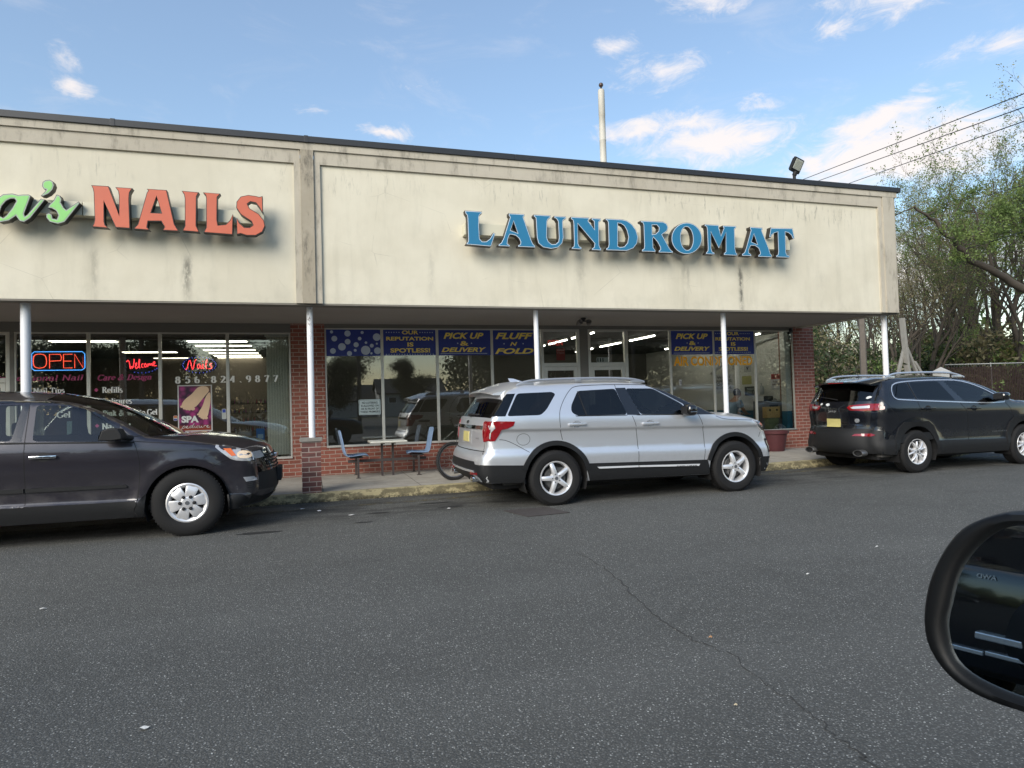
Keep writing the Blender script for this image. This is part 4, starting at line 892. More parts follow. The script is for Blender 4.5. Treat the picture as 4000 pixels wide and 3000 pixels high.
def serif(mb,s_,x0,x1,z0,z1,y,shear=0.,bold=.17,thin=.055,gap=0.):
    """z0..z1 spans baseline to cap height"""
    tot=sum(SERIF[c][0]+gap for c in s_)-gap; sx=(x1-x0)/tot; h=z1-z0; cx=0.; k=0
    for c in s_:
        w_,st,sf=SERIF[c]
        def P(u,v): return (x0+(cx+u)*sx+shear*v*h, z0+v*h)
        for l in st:
            n=len(l); A=np.array([(p[0]*sx,p[1]*h) for p in l]); T_=np.gradient(A,axis=0) if n>1 else np.array([[0,1.]]); V=[];F=[]; k+=1
            for i in range(n):
                t_=T_[i]/(np.linalg.norm(T_[i])+1e-9); wd=h*(thin+(bold-thin)*abs(t_[1])**1.5)/2; N=np.array([-t_[1],t_[0]])
                for sg in(1,-1):
                    q_=A[i]+N*wd*sg; v=q_[1]/h; V.append((x0+cx*sx+q_[0]+shear*q_[1],y-.00005*(k%9),z0+q_[1]))
            for i in range(n-1): F.append((2*i,2*i+1,2*i+3,2*i+2))
            mb.add(V,F)
        for (u,v) in sf:
            k+=1; a,b=P(u,v); hw=h*.16; t_=h*.028; s0=-1 if v>.3 else 1
            mb.add([(a-hw,y-.00005*(k%9)-.0001,b),(a+hw,y-.00005*(k%9)-.0001,b),(a+hw*.8,y-.00005*(k%9)-.0001,b+2*t_*s0),(a-hw*.8,y-.00005*(k%9)-.0001,b+2*t_*s0)],[(0,1,2,3)])
        cx+=w_+gap
    return mb
# ------------------------------------------------------------------ lettering and banners in the windows
def stuck(name,mb,mat,label,cat,group=None):
    V=np.array(mb.V); c=V.mean(0); o=mb.out(name,mat,loc=None); 
    for v in o.data.vertices: v.co-=Vector(c)
    o.location=Vector(c); return tag(o,label,cat,group)
YB=13.150; YL=13.150
NAVY=pbr('banner_navy',(.026,.045,.27),.5); YEL=pbr('banner_yellow',(.92,.73,.14),.5); GREY=pbr('banner_grey',(.50,.58,.72),.5)
def banner(x0,x1,z0,z1,label,lines,dots=()):
    t_=thing('window_banner',label,'banner',((x0+x1)/2,YB,(z0+z1)/2),group='blue banners across the laundromat windows'); inv=Matrix.Translation(t_.location).inverted()
    def ch(o): o.parent=t_; o.matrix_parent_inverse=inv
    ch(MB().box(x0,x1,YB,YB+.004,z0,z1).out('banner_cloth',NAVY))
    m=MB()
    for (s_,a,b,c,d,sh,of) in lines: text(m,s_,a,b,c,d,YB-.003,sh,of)
    if lines: ch(m.out('lettering',YEL))
    if dots:
        m=MB()
        for (x,z,r_) in dots:
            m.add([(x+r_*math.cos(2*math.pi*i/16),YB-.004,z+r_*math.sin(2*math.pi*i/16)) for i in range(16)],[tuple(range(16))])
        ch(m.out('dots',GREY))
    return t_
rep=lambda dx,s_=1.:[('OUR',1.777+dx,2.108+dx,2.845,2.925,0,.03),('REPUTATION',1.464+dx,2.405+dx,2.722,2.798,0,.03),('IS',1.881+dx,2.005+dx,2.60,2.685,0,.03),('SPOTLESS!',1.541+dx,2.338+dx,2.48,2.568,0,.03)]
pick=lambda dx:[('PICK UP',2.618+dx,3.46+dx,2.755,2.885,.3,.036),('&',2.959+dx,3.143+dx,2.615,2.712,0,.03),('DELIVERY',2.569+dx,3.51+dx,2.485,2.58,.3,.034)]
rd=lambda dx:[(1.461+dx+.052*i,2.445,.011) for i in range(19)]+[(1.47+dx+.05*i,2.885,.011) for i in range(6)]+[(2.14+dx+.05*i,2.885,.011) for i in range(6)]
rng=random.Random(9)
bub=[(.47,2.76,.055),(.72,2.70,.055),(.61,2.60,.072),(.44,2.52,.055),(.88,2.64,.05),(.75,2.47,.048),(.86,2.53,.028),(1.06,2.53,.09),(1.29,2.52,.068),(1.18,2.62,.038),(1.07,2.68,.025),(.95,2.76,.035),(1.28,2.66,.02),(1.28,2.79,.075),(.72,2.86,.06),(1.0,2.88,.03),(.42,2.89,.03),(1.17,2.47,.022)]
banner(.305,1.355,2.42,2.955,'blue banner of pale round bubbles in the leftmost laundromat window',[],bub)
banner(1.40,2.462,2.425,2.955,'blue OUR REPUTATION IS SPOTLESS banner in the second laundromat window',rep(0),rd(0))
banner(2.505,3.61,2.42,2.955,'blue PICK UP and DELIVERY banner left of the laundromat doors',pick(0),[(2.91,2.665,.014),(3.2,2.665,.014)]+[(2.56+.02*i,2.455,.008) for i in range(49)])
banner(3.66,4.69,2.42,2.955,'blue FLUFF N FOLD banner beside the left laundromat door',[('FLUFF',3.716,4.543,2.75,2.885,.3,.036),('N',4.03,4.19,2.61,2.69,.3,.03),('FOLD',3.70,4.548,2.44,2.56,.3,.036)],[(3.90,2.655,.014),(4.32,2.655,.014)])
banner(7.85,8.945,2.40,2.955,'blue PICK UP and DELIVERY banner above the AIR CONDITIONED lettering',pick(5.36),[(8.27,2.665,.014),(8.56,2.665,.014)]+[(7.92+.02*i,2.435,.008) for i in range(47)])
banner(8.98,10.08,2.40,2.955,'blue OUR REPUTATION IS SPOTLESS banner in the window right of the doors',rep(7.56),rd(7.56))
m=text(MB(),'AIR CONDITIONED',7.905,10.013,2.138,2.358,13.145,0,.036); stuck('window_lettering',m,pbr('amber_vinyl',(.95,.44,.01),.5),'amber AIR CONDITIONED lettering across two laundromat windows','lettering')
# salon glass lettering
W_=pbr('white_vinyl',(.82,.82,.78),.5); MAG=pbr('magenta_vinyl',(.50,.06,.19),.5)
def let(items,mat,label,sh=0.,bold=.22,gap=0.):
    m=MB()
    for (s_,a,b,c,d) in items: serif(m,s_,a,b,c,d,YL,sh,bold,.09,gap)
    return stuck('window_lettering',m,mat,label,'lettering','vinyl lettering on the salon glass')
let([('Professional Nail',-5.12,-3.79,2.03,2.125)],MAG,'magenta italic Professional Nail lettering under the OPEN sign',.25,.22); let([('Care & Design',-3.571,-2.72,2.02,2.118)],MAG,'magenta italic Care and Design lettering under the Welcome sign',.25,.22)
let([('856.824.9877',-2.33,-.575,1.945,2.065)],W_,'white 856.824.9877 phone number across the salon windows',0,.30,.50)
let([('Nail Tips',-4.533,-4.065,1.815,1.905)],W_,'white Nail Tips lettering behind the charcoal SUV roof'); let([('Refills',-3.498,-3.175,1.80,1.90)],W_,'white Refills lettering, top of the list in the second salon window')
let([('Pedicures',-3.5,-3.031,1.60,1.70)],W_,'white Pedicures lettering just below Refills'); let([('Pink & White Gel',-3.494,-2.628,1.39,1.49)],W_,'white Pink and White Gel lettering above the charcoal SUV windscreen')
let([('Gel',-4.187,-3.98,1.385,1.49)],W_,'white Gel lettering seen through the charcoal SUV window'); let([('Nail Art',-3.504,-3.05,1.16,1.262)],W_,'white Nail lettering lowest, beside the charcoal SUV mirror')
m=MB()
for (x,z) in((-3.585,1.853),(-3.578,1.224),(-3.582,1.64),(-3.58,1.43)): m.add([(x-.032,YL,z),(x,YL,z-.036),(x+.032,YL,z),(x,YL,z+.036)],[(0,1,2,3)])
stuck('bullet_marks',m,MAG,'magenta diamond bullets left of the salon service list','lettering')
# lit signs
def glow(name,col,s_): return pbr(name,tuple(c*.4 for c in col),.5,emit=col,es=s_)
t_=thing('open_sign','red OPEN neon sign in a blue rounded outline','neon sign',(-4.17,13.24,2.37)); inv=Matrix.Translation(t_.location).inverted()
def nch(o,tt=None,iv=None): o.parent=tt or t_; o.matrix_parent_inverse=iv or inv
nch(MB().box(-4.60,-3.755,13.245,13.26,2.19,2.555,.01).out('back_board',pbr('neon_board',(.015,.015,.015),.4)))
def neon(paths,mat,name,r_=.009,y=13.225):
    m=MB()
    for p_ in paths: m.tube([(x,y,z) for x,z in p_],r_,6)
    nch(m.out(name,mat,smooth=True))
rr=lambda x0,x1,z0,z1,r_:[(x0+r_,z0),(x1-r_,z0),(x1,z0+r_),(x1,z1-r_),(x1-r_,z1),(x0+r_,z1),(x0,z1-r_),(x0,z0+r_),(x0+r_,z0)]
neon([rr(-4.575,-3.775,2.212,2.535,.04)],glow('neon_blue',(.08,.38,1.0),1.3),'outline_tube',.0065)
neon([smoothpoly([(-4.46,2.25),(-4.37,2.27),(-4.35,2.37),(-4.37,2.48),(-4.46,2.50),(-4.54,2.48),(-4.555,2.37),(-4.54,2.27),(-4.46,2.25)],2,False),
  [(-4.31,2.245),(-4.31,2.49),(-4.15,2.49),(-4.13,2.44),(-4.14,2.38),(-4.31,2.37)],[(-3.965,2.49),(-4.10,2.49),(-4.10,2.25),(-3.965,2.25)],[(-4.10,2.37),(-3.98,2.37)],[(-3.93,2.245),(-3.93,2.49),(-3.805,2.25),(-3.805,2.49)]],glow('neon_red',(1.,.10,.05),1.25),'letter_tube',.0062)
def led(name,label,s_,x0,x1,z0,z1,shear,oval):
    global t_,inv
    t_=thing(name,label,'LED sign',((x0+x1)/2,13.24,(z0+z1)/2)); inv=Matrix.Translation(t_.location).inverted()
    cx,cz=(x0+x1)/2,(z0+z1)/2; a,b=oval
    m=MB(); P=[(cx+a*math.cos(2*math.pi*i/28),cz+b*math.sin(2*math.pi*i/28)) for i in range(28)]; m.prism(P,13.245,13.26); nch(m.out('back_board',MATS['neon_board']))
    m=MB()
    for k,p_ in enumerate(dens(P,.045)):
        q_=(cx+(p_[0]-cx)*.9,cz+(p_[1]-cz)*.88)
        if name=='nails_led_sign' or (q_[1]<cz-.05 and q_[0]>cx-.15): m.box(q_[0]-.004,q_[0]+.004,13.235,13.244,q_[1]-.004,q_[1]+.004)
    nch(m.out('blue_lights',glow('led_blue',(.10,.14,1.),1.6)))
    for f_,pt in s_:
        m=MB()
        for p_ in pt: m.tube([(x0+x*(x1-x0),13.236,z0+z*(z1-z0)) for x,z in smoothpoly(p_,1,False)],.0075,5)
        nch(m.out('red_lights',glow('led_red',(1.,.05,.06),1.5)))
led('welcome_sign','red script Welcome LED sign in the second salon window',[(0,[[(0,.75),(.05,.95),(.10,.7),(.12,.1),(.17,.5),(.2,.15),(.26,.9),(.24,1.)],[(.27,.35),(.33,.5),(.34,.7),(.30,.65),(.29,.3),(.33,.2),(.38,.4)],[(.40,.3),(.44,.95),(.42,1.),(.40,.5),(.44,.25)],[(.56,.6),(.50,.6),(.49,.35),(.55,.3)],[(.62,.65),(.58,.45),(.62,.3),(.67,.45),(.62,.65)],[(.70,.35),(.71,.7),(.73,.4),(.77,.7),(.79,.4),(.83,.7),(.86,.42)],[(.89,.5),(.95,.65),(.93,.8),(.88,.7),(.89,.42),(1.,.45)]])],-3.128,-2.645,2.175,2.40,0,(.30,.16))
led('nails_led_sign','red script Nails LED sign ringed by blue lights beside the phone number',[(0,[[(0,.1),(.06,.15),(.13,.9),(.18,.95),(.24,.1),(.28,.1),(.34,.95),(.40,.98)],[(.52,.6),(.44,.55),(.42,.25),(.48,.15),(.54,.6),(.55,.15),(.6,.2)],[(.62,.6),(.62,.2),(.66,.15)],[(.62,.82),(.63,.86)],[(.70,.3),(.78,.95),(.75,1.),(.72,.4),(.76,.12)],[(.95,.6),(.88,.62),(.86,.5),(.94,.35),(.93,.15),(.82,.15)]])],-2.175,-1.70,2.18,2.38,0,(.31,.165))
# spa poster
t_=thing('spa_poster','SPA pedicure poster with feet taped inside the third salon window','poster',(-2.0,13.1480,1.5)); inv=Matrix.Translation(t_.location).inverted()
nch(MB().box(-2.295,-1.722,13.1480,13.1520,1.062,1.908).out('white_border',pbr('poster_white',(.6,.6,.57),.6)))
pm=bpy.data.materials.new('poster_print'); pm.use_nodes=True; q=NT(pm.node_tree); p=pm.node_tree.nodes['Principled BSDF']; ps=q.pos(); x,y,z=q.sep(ps)
v=q.new('ShaderNodeTexVoronoi'); v.inputs['Scale'].default_value=9; q.link(ps,v.inputs['Vector']); fl=q.mix(q.smooth(v.outputs['Distance'],.1,.75),(.42,.04,.20),(.04,.008,.03))
c=q.mix(q.smooth(z,1.14,1.20),(.27,.045,.02),fl); c=q.mix(q.smooth(q.math('ADD',z,q.math('MULTIPLY',x,.6)),.62,.80),c,(.20,.10,.04)); q.link(c,p.inputs['Base Color']); p.inputs['Roughness'].default_value=.35
nch(MB().box(-2.275,-1.742,13.1440,13.1470,1.082,1.89).out('print',pm))
SKIN=pbr('poster_skin',(.80,.56,.36),.6,vary=.12,vscale=6)
def foot(pts,toes,nm):
    m=MB(); m.prism(smoothpoly(pts,2),13.1400,13.1435)
    for (a,b,r_) in toes: m.add([(a+r_*1.25*math.cos(2*math.pi*i/12),13.1390,b+r_*math.sin(2*math.pi*i/12)) for i in range(12)],[tuple(range(12))])
    nch(m.out(nm,SKIN))
foot([(-1.80,1.885),(-1.95,1.885),(-2.06,1.74),(-2.17,1.66),(-2.235,1.56),(-2.22,1.50),(-2.12,1.47),(-2.0,1.50),(-1.92,1.60),(-1.83,1.72),(-1.76,1.80)],[(-2.225,1.52,.022),(-2.185,1.49,.022),(-2.145,1.475,.022),(-2.10,1.468,.022),(-2.045,1.475,.030)],'printed_foot')
foot([(-1.745,1.80),(-1.83,1.70),(-1.88,1.52),(-1.96,1.40),(-1.95,1.34),(-1.86,1.29),(-1.80,1.32),(-1.775,1.45),(-1.745,1.6)],[(-1.955,1.37,.018),(-1.93,1.335,.018),(-1.90,1.31,.018),(-1.87,1.295,.019),(-1.825,1.30,.024)],'printed_foot')
m=text(MB(),'SPA',-2.235,-1.95,1.225,1.35,13.1380,.0,.05); nch(m.out('lettering',pbr('poster_letters',(.75,.75,.72),.6)))
m=MB()
for p_ in ([(0,-.4),(.06,.3),(.12,.7),(.17,.4),(.1,.1),(.05,.15)],[(.17,.2),(.24,.45),(.23,.65),(.18,.4),(.22,.1),(.28,.2)],[(.38,.6),(.31,.55),(.30,.15),(.36,.2),(.46,1.1)],[(.42,.6),(.39,.15),(.45,.2)],[(.48,.6),(.47,.15),(.52,.2)],[(.6,.55),(.55,.55),(.53,.2),(.59,.12)],[(.63,.6),(.62,.15),(.68,.2),(.71,.6),(.71,.15),(.75,.2)],[(.78,.2),(.80,.6),(.86,.6)],[(.87,.3),(.94,.45),(.92,.65),(.87,.4),(.91,.1),(1.,.25)]):
    m.tube([(-2.25+x_*.49,13.1370,1.115+z_*.085) for x_,z_ in smoothpoly(p_,1,False)],.0045,4)
nch(m.out('script_lettering',MATS['poster_letters']))
# small stickers and notices
def notice(name,x0,x1,z0,z1,y,base,label,cat,txt=(),tcol=(.02,.02,.02),border=None,group=None,extra=()):
    t2=thing(name,label,cat,((x0+x1)/2,y,(z0+z1)/2),group=group); iv=Matrix.Translation(t2.location).inverted()
    m=MB(); m.prism(rounded([(x0,z0),(x1,z0),(x1,z1),(x0,z1)],.02),y,y+.003); nch(m.out('sheet',base),t2,iv)
    if border: 
        m=MB(); b=.012; g=.006
        for (a,b_,c,d) in((x0+b,x1-b,z0+b,z0+b+g),(x0+b,x1-b,z1-b-g,z1-b),(x0+b,x0+b+g,z0+b,z1-b),(x1-b-g,x1-b,z0+b,z1-b)): m.quad((a,y-.0015,c),(b_,y-.0015,c),(b_,y-.0015,d),(a,y-.0015,d))
        nch(m.out('border',border),t2,iv)
    for (a,b_,c,d,mt) in extra: nch(MB().quad((a,y-.001,c),(b_,y-.001,c),(b_,y-.001,d),(a,y-.001,d)).out('colour_field',mt),t2,iv)
    if txt:
        m=MB()
        for (s_,a,b_,c,d) in txt: text(m,s_,a,b_,c,d,y-.003,0,.025)
        nch(m.out('lettering',pbr('ink_%g_%g_%g'%tcol,tcol,.6)),t2,iv)
    return t2
INK=(.02,.025,.03)
notice('no_loitering_sign',.905,1.322,1.262,1.562,13.135,pbr('sign_pale',(.42,.50,.50),.5),'pale NO LOITERING IS ALLOWED sign in the leftmost laundromat window','sign',[('NO LOITERING',.965,1.265,1.475,1.52),('IS ALLOWED ON',.95,1.285,1.417,1.46),('OR IN FRONT OF',.945,1.285,1.358,1.40),('THESE PREMISES',.93,1.30,1.30,1.342)],INK,pbr('sign_line',(.03,.04,.05),.6))
notice('no_dogs_sign',6.86,7.075,1.376,1.535,13.18,pbr('sign_green_white',(.55,.62,.56),.5),'white and green NO DOGS ALLOWED sign seen through the silver SUV windows','sign',[('NO DOGS',6.885,7.05,1.475,1.515),('ALLOWED',6.885,7.05,1.40,1.44)],(.02,.22,.12))
notice('address_plate',6.017,6.315,2.245,2.355,13.185,pbr('plate_white',(.60,.61,.60),.5),'white 1115 address numbers in the transom over the right door','sign',[('1',6.035,6.06,2.26,2.34),('1',6.095,6.12,2.26,2.34),('1',6.155,6.18,2.26,2.34)],INK)
notice('door_flyer',5.09,5.29,2.30,2.555,13.22,pbr('flyer_red',(.30,.03,.035),.6),'red flyer hanging in the transom over the left door','flyer',[('OPEN',5.11,5.27,2.50,2.535),('7 DAYS',5.11,5.27,2.44,2.475)],(.5,.3,.3))
t_=thing('open_neon','dim red OPEN neon in the left door transom','neon sign',(5.1,13.3,2.69)); inv=Matrix.Translation(t_.location).inverted()
m=MB(); text(m,'OPEN',4.93,5.27,2.63,2.745,13.30,0,-.005); nch(m.out('letter_tube',glow('neon_dim',(1.,.08,.06),.35)))
notice('small_sticker',8.03,8.09,1.70,1.83,13.14,pbr('sticker_pale',(.5,.5,.5),.6),'small white sticker low in the window right of the doors','sticker',[('25',8.035,8.085,1.72,1.80)],INK)
notice('card_sticker',-2.367,-2.30,1.267,1.361,13.14,pbr('sticker_pale2',(.55,.52,.5),.6),'small payment card sticker left of the SPA poster','sticker',extra=[(-2.36,-2.307,1.32,1.355,pbr('orange_ink',(.6,.15,.03),.6)),(-2.36,-2.307,1.275,1.30,pbr('blue_ink',(.03,.06,.35),.6))])
notice('star_sticker',-1.56,-1.485,1.27,1.46,13.14,pbr('sticker_star',(.45,.46,.42),.6),'narrow sticker with a blue star right of the SPA poster','sticker',extra=[(-1.55,-1.495,1.39,1.45,MATS['blue_ink'])])
YN=13.48
notice('wall_notice',10.30,10.52,1.25,1.80,20.5,pbr('paper_grey',(.35,.36,.36),.7),'framed $10 price notice on the dark wall behind the glass','notice',[('$10',10.33,10.49,1.5,1.6)],INK,MATS['sign_line'])
def wallnotice(y0,y1,z0,z1,base,label,txt=(),tcol=INK,extra=()):
    """sheet on the painted end wall, facing -X; y runs away from the street"""
    t2=notice('wall_notice',-(y1-y0)/2,(y1-y0)/2,z0,z1,0,base,label,'notice',txt,tcol,extra=extra); t2.location.x=11.295; t2.location.y=(y0+y1)/2; t2.location.z=(z0+z1)/2
    t2.rotation_euler=(0,0,R(-90)); return t2
Z_=lambda s_,a,b:(s_,-.12,.12,a,b)
wallnotice(13.75,14.12,1.55,1.96,pbr('notice_white',(.5,.5,.5),.6),'red and white NO LOITERING POLICE ENFORCED notice on the white end wall',[('NO',-.05,.05,1.90,1.94),('LOITERING',-.15,.15,1.85,1.885),('POLICE',-.10,.10,1.73,1.77),('ENFORCED',-.14,.14,1.66,1.70)],(.10,.05,.05),[(-.175,.175,1.82,1.95,pbr('notice_red',(.42,.03,.03),.6))])
wallnotice(14.9,15.3,1.72,1.95,pbr('notice_yellow',(.40,.38,.14),.6),'pale yellow sheet of paper pinned to the white end wall')
wallnotice(14.9,15.2,2.05,2.25,pbr('notice_pale',(.42,.42,.40),.6),'small framed sheet above the yellow paper on the white end wall',[('v',-.05,.05,2.1,2.2)],INK)
wallnotice(15.7,16.6,1.5,2.05,MATS['notice_white'],'white price list at the far end of the white end wall',[('WASH',-.3,.3,1.92,2.0),('LAUNDERING',-.38,.38,1.82,1.9),('CHANGE',-.3,.3,1.72,1.8),('NO DRY WEAR',-.38,.38,1.62,1.7)],INK)
wallnotice(14.7,15.2,1.42,1.66,pbr('board_dark',(.05,.05,.05),.6),'black rimmed notice board low on the white end wall',[('TODAY',-.15,.15,1.56,1.62),('ONLY',-.15,.15,1.48,1.54)],(.4,.45,.38))
# ---- silver SUV
def silver_suv():
    arches=[(2.866,.375,.452),(0.0,.375,.458)]
    S=dict(W=.985,slope=.022,tf=(2.55,.075),tr=(-.35,.07),arches=arches,pw=2.5,psig=.006,rows=[.645,.668,.70,.73,.757,.985,1.0,1.012,1.024,1.036,1.05],gv=.95,blackpillar=True,seatx=1.25,ux=(-.85,3.3),
     prof=[(0,.90),(.25,.925),(.36,.965),(.55,.985),(.64,.990),(.70,.984),(.755,.958),(.88,.952),(.998,.957),(1.03,.985),(1.12,.986),(1.20,.975),(1.235,.962),(1.66,.775),(2,.62)],
     edge=[(-.98,.36,-1.03,.36,.05,1,'valance'),(-1.05,.44,-1.11,.45,.12,0,'valance'),(-1.06,.60,-1.12,.61,.14,0,'body'),(-1.03,.72,-1.10,.73,.14,0,'body'),(-.98,.78,-1.04,.79,.12,0,'body'),(-.955,.95,-1.02,.96,.09,0,'body'),
      (-.935,1.10,-1.00,1.12,.09,0,'body'),(-.885,1.225,-.96,1.24,.06,1,'rear_window'),(-.70,1.47,-.76,1.50,.05,1,'body'),(-.64,1.57,-.69,1.62,.06,0,'body'),(-.50,1.635,-.54,1.70,.07,0,'body'),(-.1,1.665,-.1,1.735,.07,0,'body'),
      (.6,1.68,.6,1.755,.07,0,'body'),(1.2,1.672,1.2,1.745,.07,0,'body'),(1.50,1.645,1.52,1.705,.06,1,'windshield'),(1.72,1.575,1.80,1.615,.05,0,'windshield'),(2.12,1.385,2.26,1.40,.04,0,'windshield'),(2.48,1.20,2.66,1.19,.04,1,'body'),
      (2.58,1.165,2.80,1.185,.05,0,'body'),(2.85,1.135,2.95,1.185,.06,0,'body'),(3.20,1.085,3.28,1.15,.07,0,'body'),(3.40,1.025,3.52,1.08,.10,0,'body'),(3.50,.91,3.68,.98,.14,0,'grille'),(3.56,.76,3.76,.80,.16,0,'grille'),
      (3.585,.55,3.80,.55,.16,0,'valance'),(3.58,.42,3.79,.40,.14,0,'valance'),(3.48,.27,3.66,.24,.08,1,'valance')],
     bottom=[(3.3,.27),(2.5,.285),(.5,.31),(-.4,.34)],
     glass=[('front_window',[(1.165,1.585),(1.31,1.205),(2.11,1.185),(2.03,1.33),(1.80,1.465),(1.60,1.575)],'wclear',1),
      ('rear_side_window',[(.41,1.565),(1.00,1.585),(1.10,1.21),(.33,1.22),(.255,1.27),(.27,1.36)],'wdark',1),
      ('quarter_window',[(-.49,1.55),(.02,1.56),(.07,1.53),(-.10,1.32),(-.20,1.245),(-.68,1.245)],'wdark',1),
      ('tail_window',[(-.635,1.545),(-.515,1.55),(-.70,1.245),(-.92,1.245)],'wdark',0),
      ('pillar_trim',[(1.00,1.595),(1.165,1.595),(1.31,1.20),(1.10,1.205)],'gloss',0),
      ('pillar_trim',[(1.10,1.20),(2.55,1.165),(2.55,1.30),(1.80,1.70),(1.50,1.62),(1.595,1.585),(1.80,1.475),(2.04,1.335),(2.12,1.18),(1.31,1.20)],'gloss',0)])
    root=thing('silver_suv','clean silver SUV with roof rails and five spoke wheels parked before the laundromat doors','SUV',(3.198,9.41,0))
    body=paint('silver_paint',(.70,.715,.74),.70,.34,.04,.5,.3,.14)
    mats=dict(CM,valance=CM['black'],bumper_skin=CM['clad'],body=body,wclear=MATS['car_glass_clear'],wdark=MATS['car_glass_dark'],windshield=MATS['windscreen_glass'],rear_window=MATS['car_glass_dark'],grille=CM['gloss'],pillar_trim=CM['gloss'])
    c=Car(S).build(root,mats)
    # cladding
    for (cx,cz,rad) in arches: c.over('arch_cladding',ring(cx,cz+.004,.447,.512,14 if cx>1 else 10,166 if cx>1 else 163),CM['clad'],root,.020)
    c.over('sill_cladding',[(.50,.31),(.455,.46),(.44,.555),(2.37,.505),(2.40,.42),(2.42,.29)],CM['clad'],root,.012)
    c.over('rear_bumper_cladding',[(-.465,.34),(-.44,.46),(-.405,.575),(-.80,.595),(-1.04,.605),(-1.2,.60),(-1.2,.36),(-.98,.365)],CM['clad'],root,.006)
    c.over('front_bumper_cladding',[(3.30,.27),(3.325,.40),(3.335,.50),(3.7,.49),(3.7,.30),(3.45,.27)],CM['clad'],root,.006)
    c.end('rear_bumper_cladding',[(-.93,.37),(.93,.37),(.93,.60),(.70,.60),(.66,.64),(-.66,.64),(-.70,.60),(-.93,.60)],CM['clad'],root,-1,.008)
    c.end('skid_trim',[(-.80,.37),(-.80,.42),(-.66,.52),(.66,.52),(.80,.42),(.80,.37),(.74,.37),(.62,.49),(-.62,.49),(-.74,.37)],CM['satin'],root,-1,.02)
    for sg in(1,-1):
        c.end('rear_reflector',[(sg*.55,.455),(sg*.78,.465),(sg*.78,.495),(sg*.57,.49)],CM['redlamp'],root,-1,.024)
        m=MB(); m.tube([(-1.10,sg*.60,.39),(-.96,sg*.60,.40)],[.045,.04],12); m.box(-1.11,-1.0,sg*.60-.07,sg*.60+.07,.36,.43,.02); m.out('exhaust_tip',CM['chrome'],root,True,40)
    c.over('chrome_strip',[(.60,.500),(1.235,.485),(1.235,.462),(.63,.474)],CM['strip'],root,.030)
    c.over('chrome_strip',[(1.25,.484),(2.235,.452),(2.215,.424),(1.25,.461)],CM['strip'],root,.030)
    V,F=textmesh('EXPLORER',0,.01); mn,mx=V.min(0),V.max(0)
    mb=MB()
    P=np.array([(1.85+(v[0]-mn[0])/(mx[0]-mn[0])*.34,.433+(v[1]-mn[1])/(mx[1]-mn[1])*.016-.008*(v[0]-mn[0])/(mx[0]-mn[0])) for v in V]); Y=c.y(P); mb.add([(p[0],-y_-.032,p[1]) for p,y_ in zip(P,Y)],F); mb.out('badge_lettering',CM['gap'],root)
    # lamps
    tl=c.over('tail_lamp',[(-.80,1.183),(-.575,1.172),(-.60,1.115),(-.68,1.08),(-.765,1.065),(-.79,1.0),(-.845,.92),(-.90,.915),(-1.12,.925),(-1.12,1.185)],CM['redlamp'],root,.010,sm=0)
    for o in tl: 
        sg=1 if o is tl[0] else -1
    for sg in(1,-1):
        a=sg*-1
        p=c.end('tail_lamp',[(a*.93,1.183),(a*.93,.925),(a*.80,.905),(a*.76,1.0),(a*.74,1.16),(a*.76,1.185)],CM['redlamp'],root,-1,.012)
        if sg<0: c.end('reverse_lamp',[(a*.86,1.10),(a*.86,.95),(a*.80,.93),(a*.775,1.01),(a*.765,1.12)],CM['clearlamp'],root,-1,.016,parent=p)
    c.over('reverse_lamp',[(-.99,1.13),(-.86,1.13),(-.85,1.09),(-.90,1.03),(-.91,.945),(-1.0,.95)],CM['clearlamp'],root,.014,both=False,parent=tl[0])
    c.over('lamp_core',[(-.99,1.08),(-.91,1.075),(-.925,.96),(-1.0,.955)],CM['redlamp'],root,.017,both=False,parent=tl[0])
    hl=c.over('headlight',[(3.215,1.052),(3.40,1.043),(3.52,1.02),(3.60,.96),(3.60,.86),(3.46,.865),(3.38,.878),(3.31,.94)],CM['clearlamp'],root,.006)
    c.over('lamp_inner',[(3.255,1.035),(3.40,1.028),(3.50,1.0),(3.575,.94),(3.575,.885),(3.46,.885),(3.39,.898),(3.325,.95)],pbr('lamp_dark',(.10,.10,.105),.15,.5,1.,vary=.5,vscale=40),root,.009,both=False,parent=hl[0])
    mb=MB(); V,F=textmesh('4WD',0,.01); mn,mx=V.min(0),V.max(0)
    c.end('',None,None,None,-1,.012,thick=0,mb=mb,V2=[(-.52-(v[0]-mn[0])/(mx[0]-mn[0])*.12,.935+(v[1]-mn[1])/(mx[1]-mn[1])*.022) for v in V],F2=F); mb.out('badge_lettering',CM['hub'],root)
    c.over('turn_signal',[(3.32,1.0),(3.38,1.015),(3.45,.955),(3.41,.95)],CM['amber'],root,.012,both=False,parent=hl[0])
    c.over('lamp_core',[(3.40,.985),(3.47,.97),(3.49,.90),(3.43,.905)],CM['hub'],root,.011,both=False,parent=hl[0])
    c.end('headlight',[(-.80,.90),(-.45,.93),(-.45,1.02),(-.80,1.0)],CM['clearlamp'],root,1,.008); c.end('headlight',[(.80,.90),(.45,.93),(.45,1.02),(.80,1.0)],CM['clearlamp'],root,1,.008)
    fb=c.over('fog_lamp_bezel',[(3.44,.765),(3.72,.775),(3.72,.55),(3.50,.555)],CM['clad'],root,.010)
    c.over('fog_lamp',[(3.475,.735),(3.56,.735),(3.56,.70),(3.52,.69),(3.53,.65),(3.57,.64),(3.57,.59),(3.515,.59)],CM['clearlamp'],root,.016,both=False,parent=fb[0])
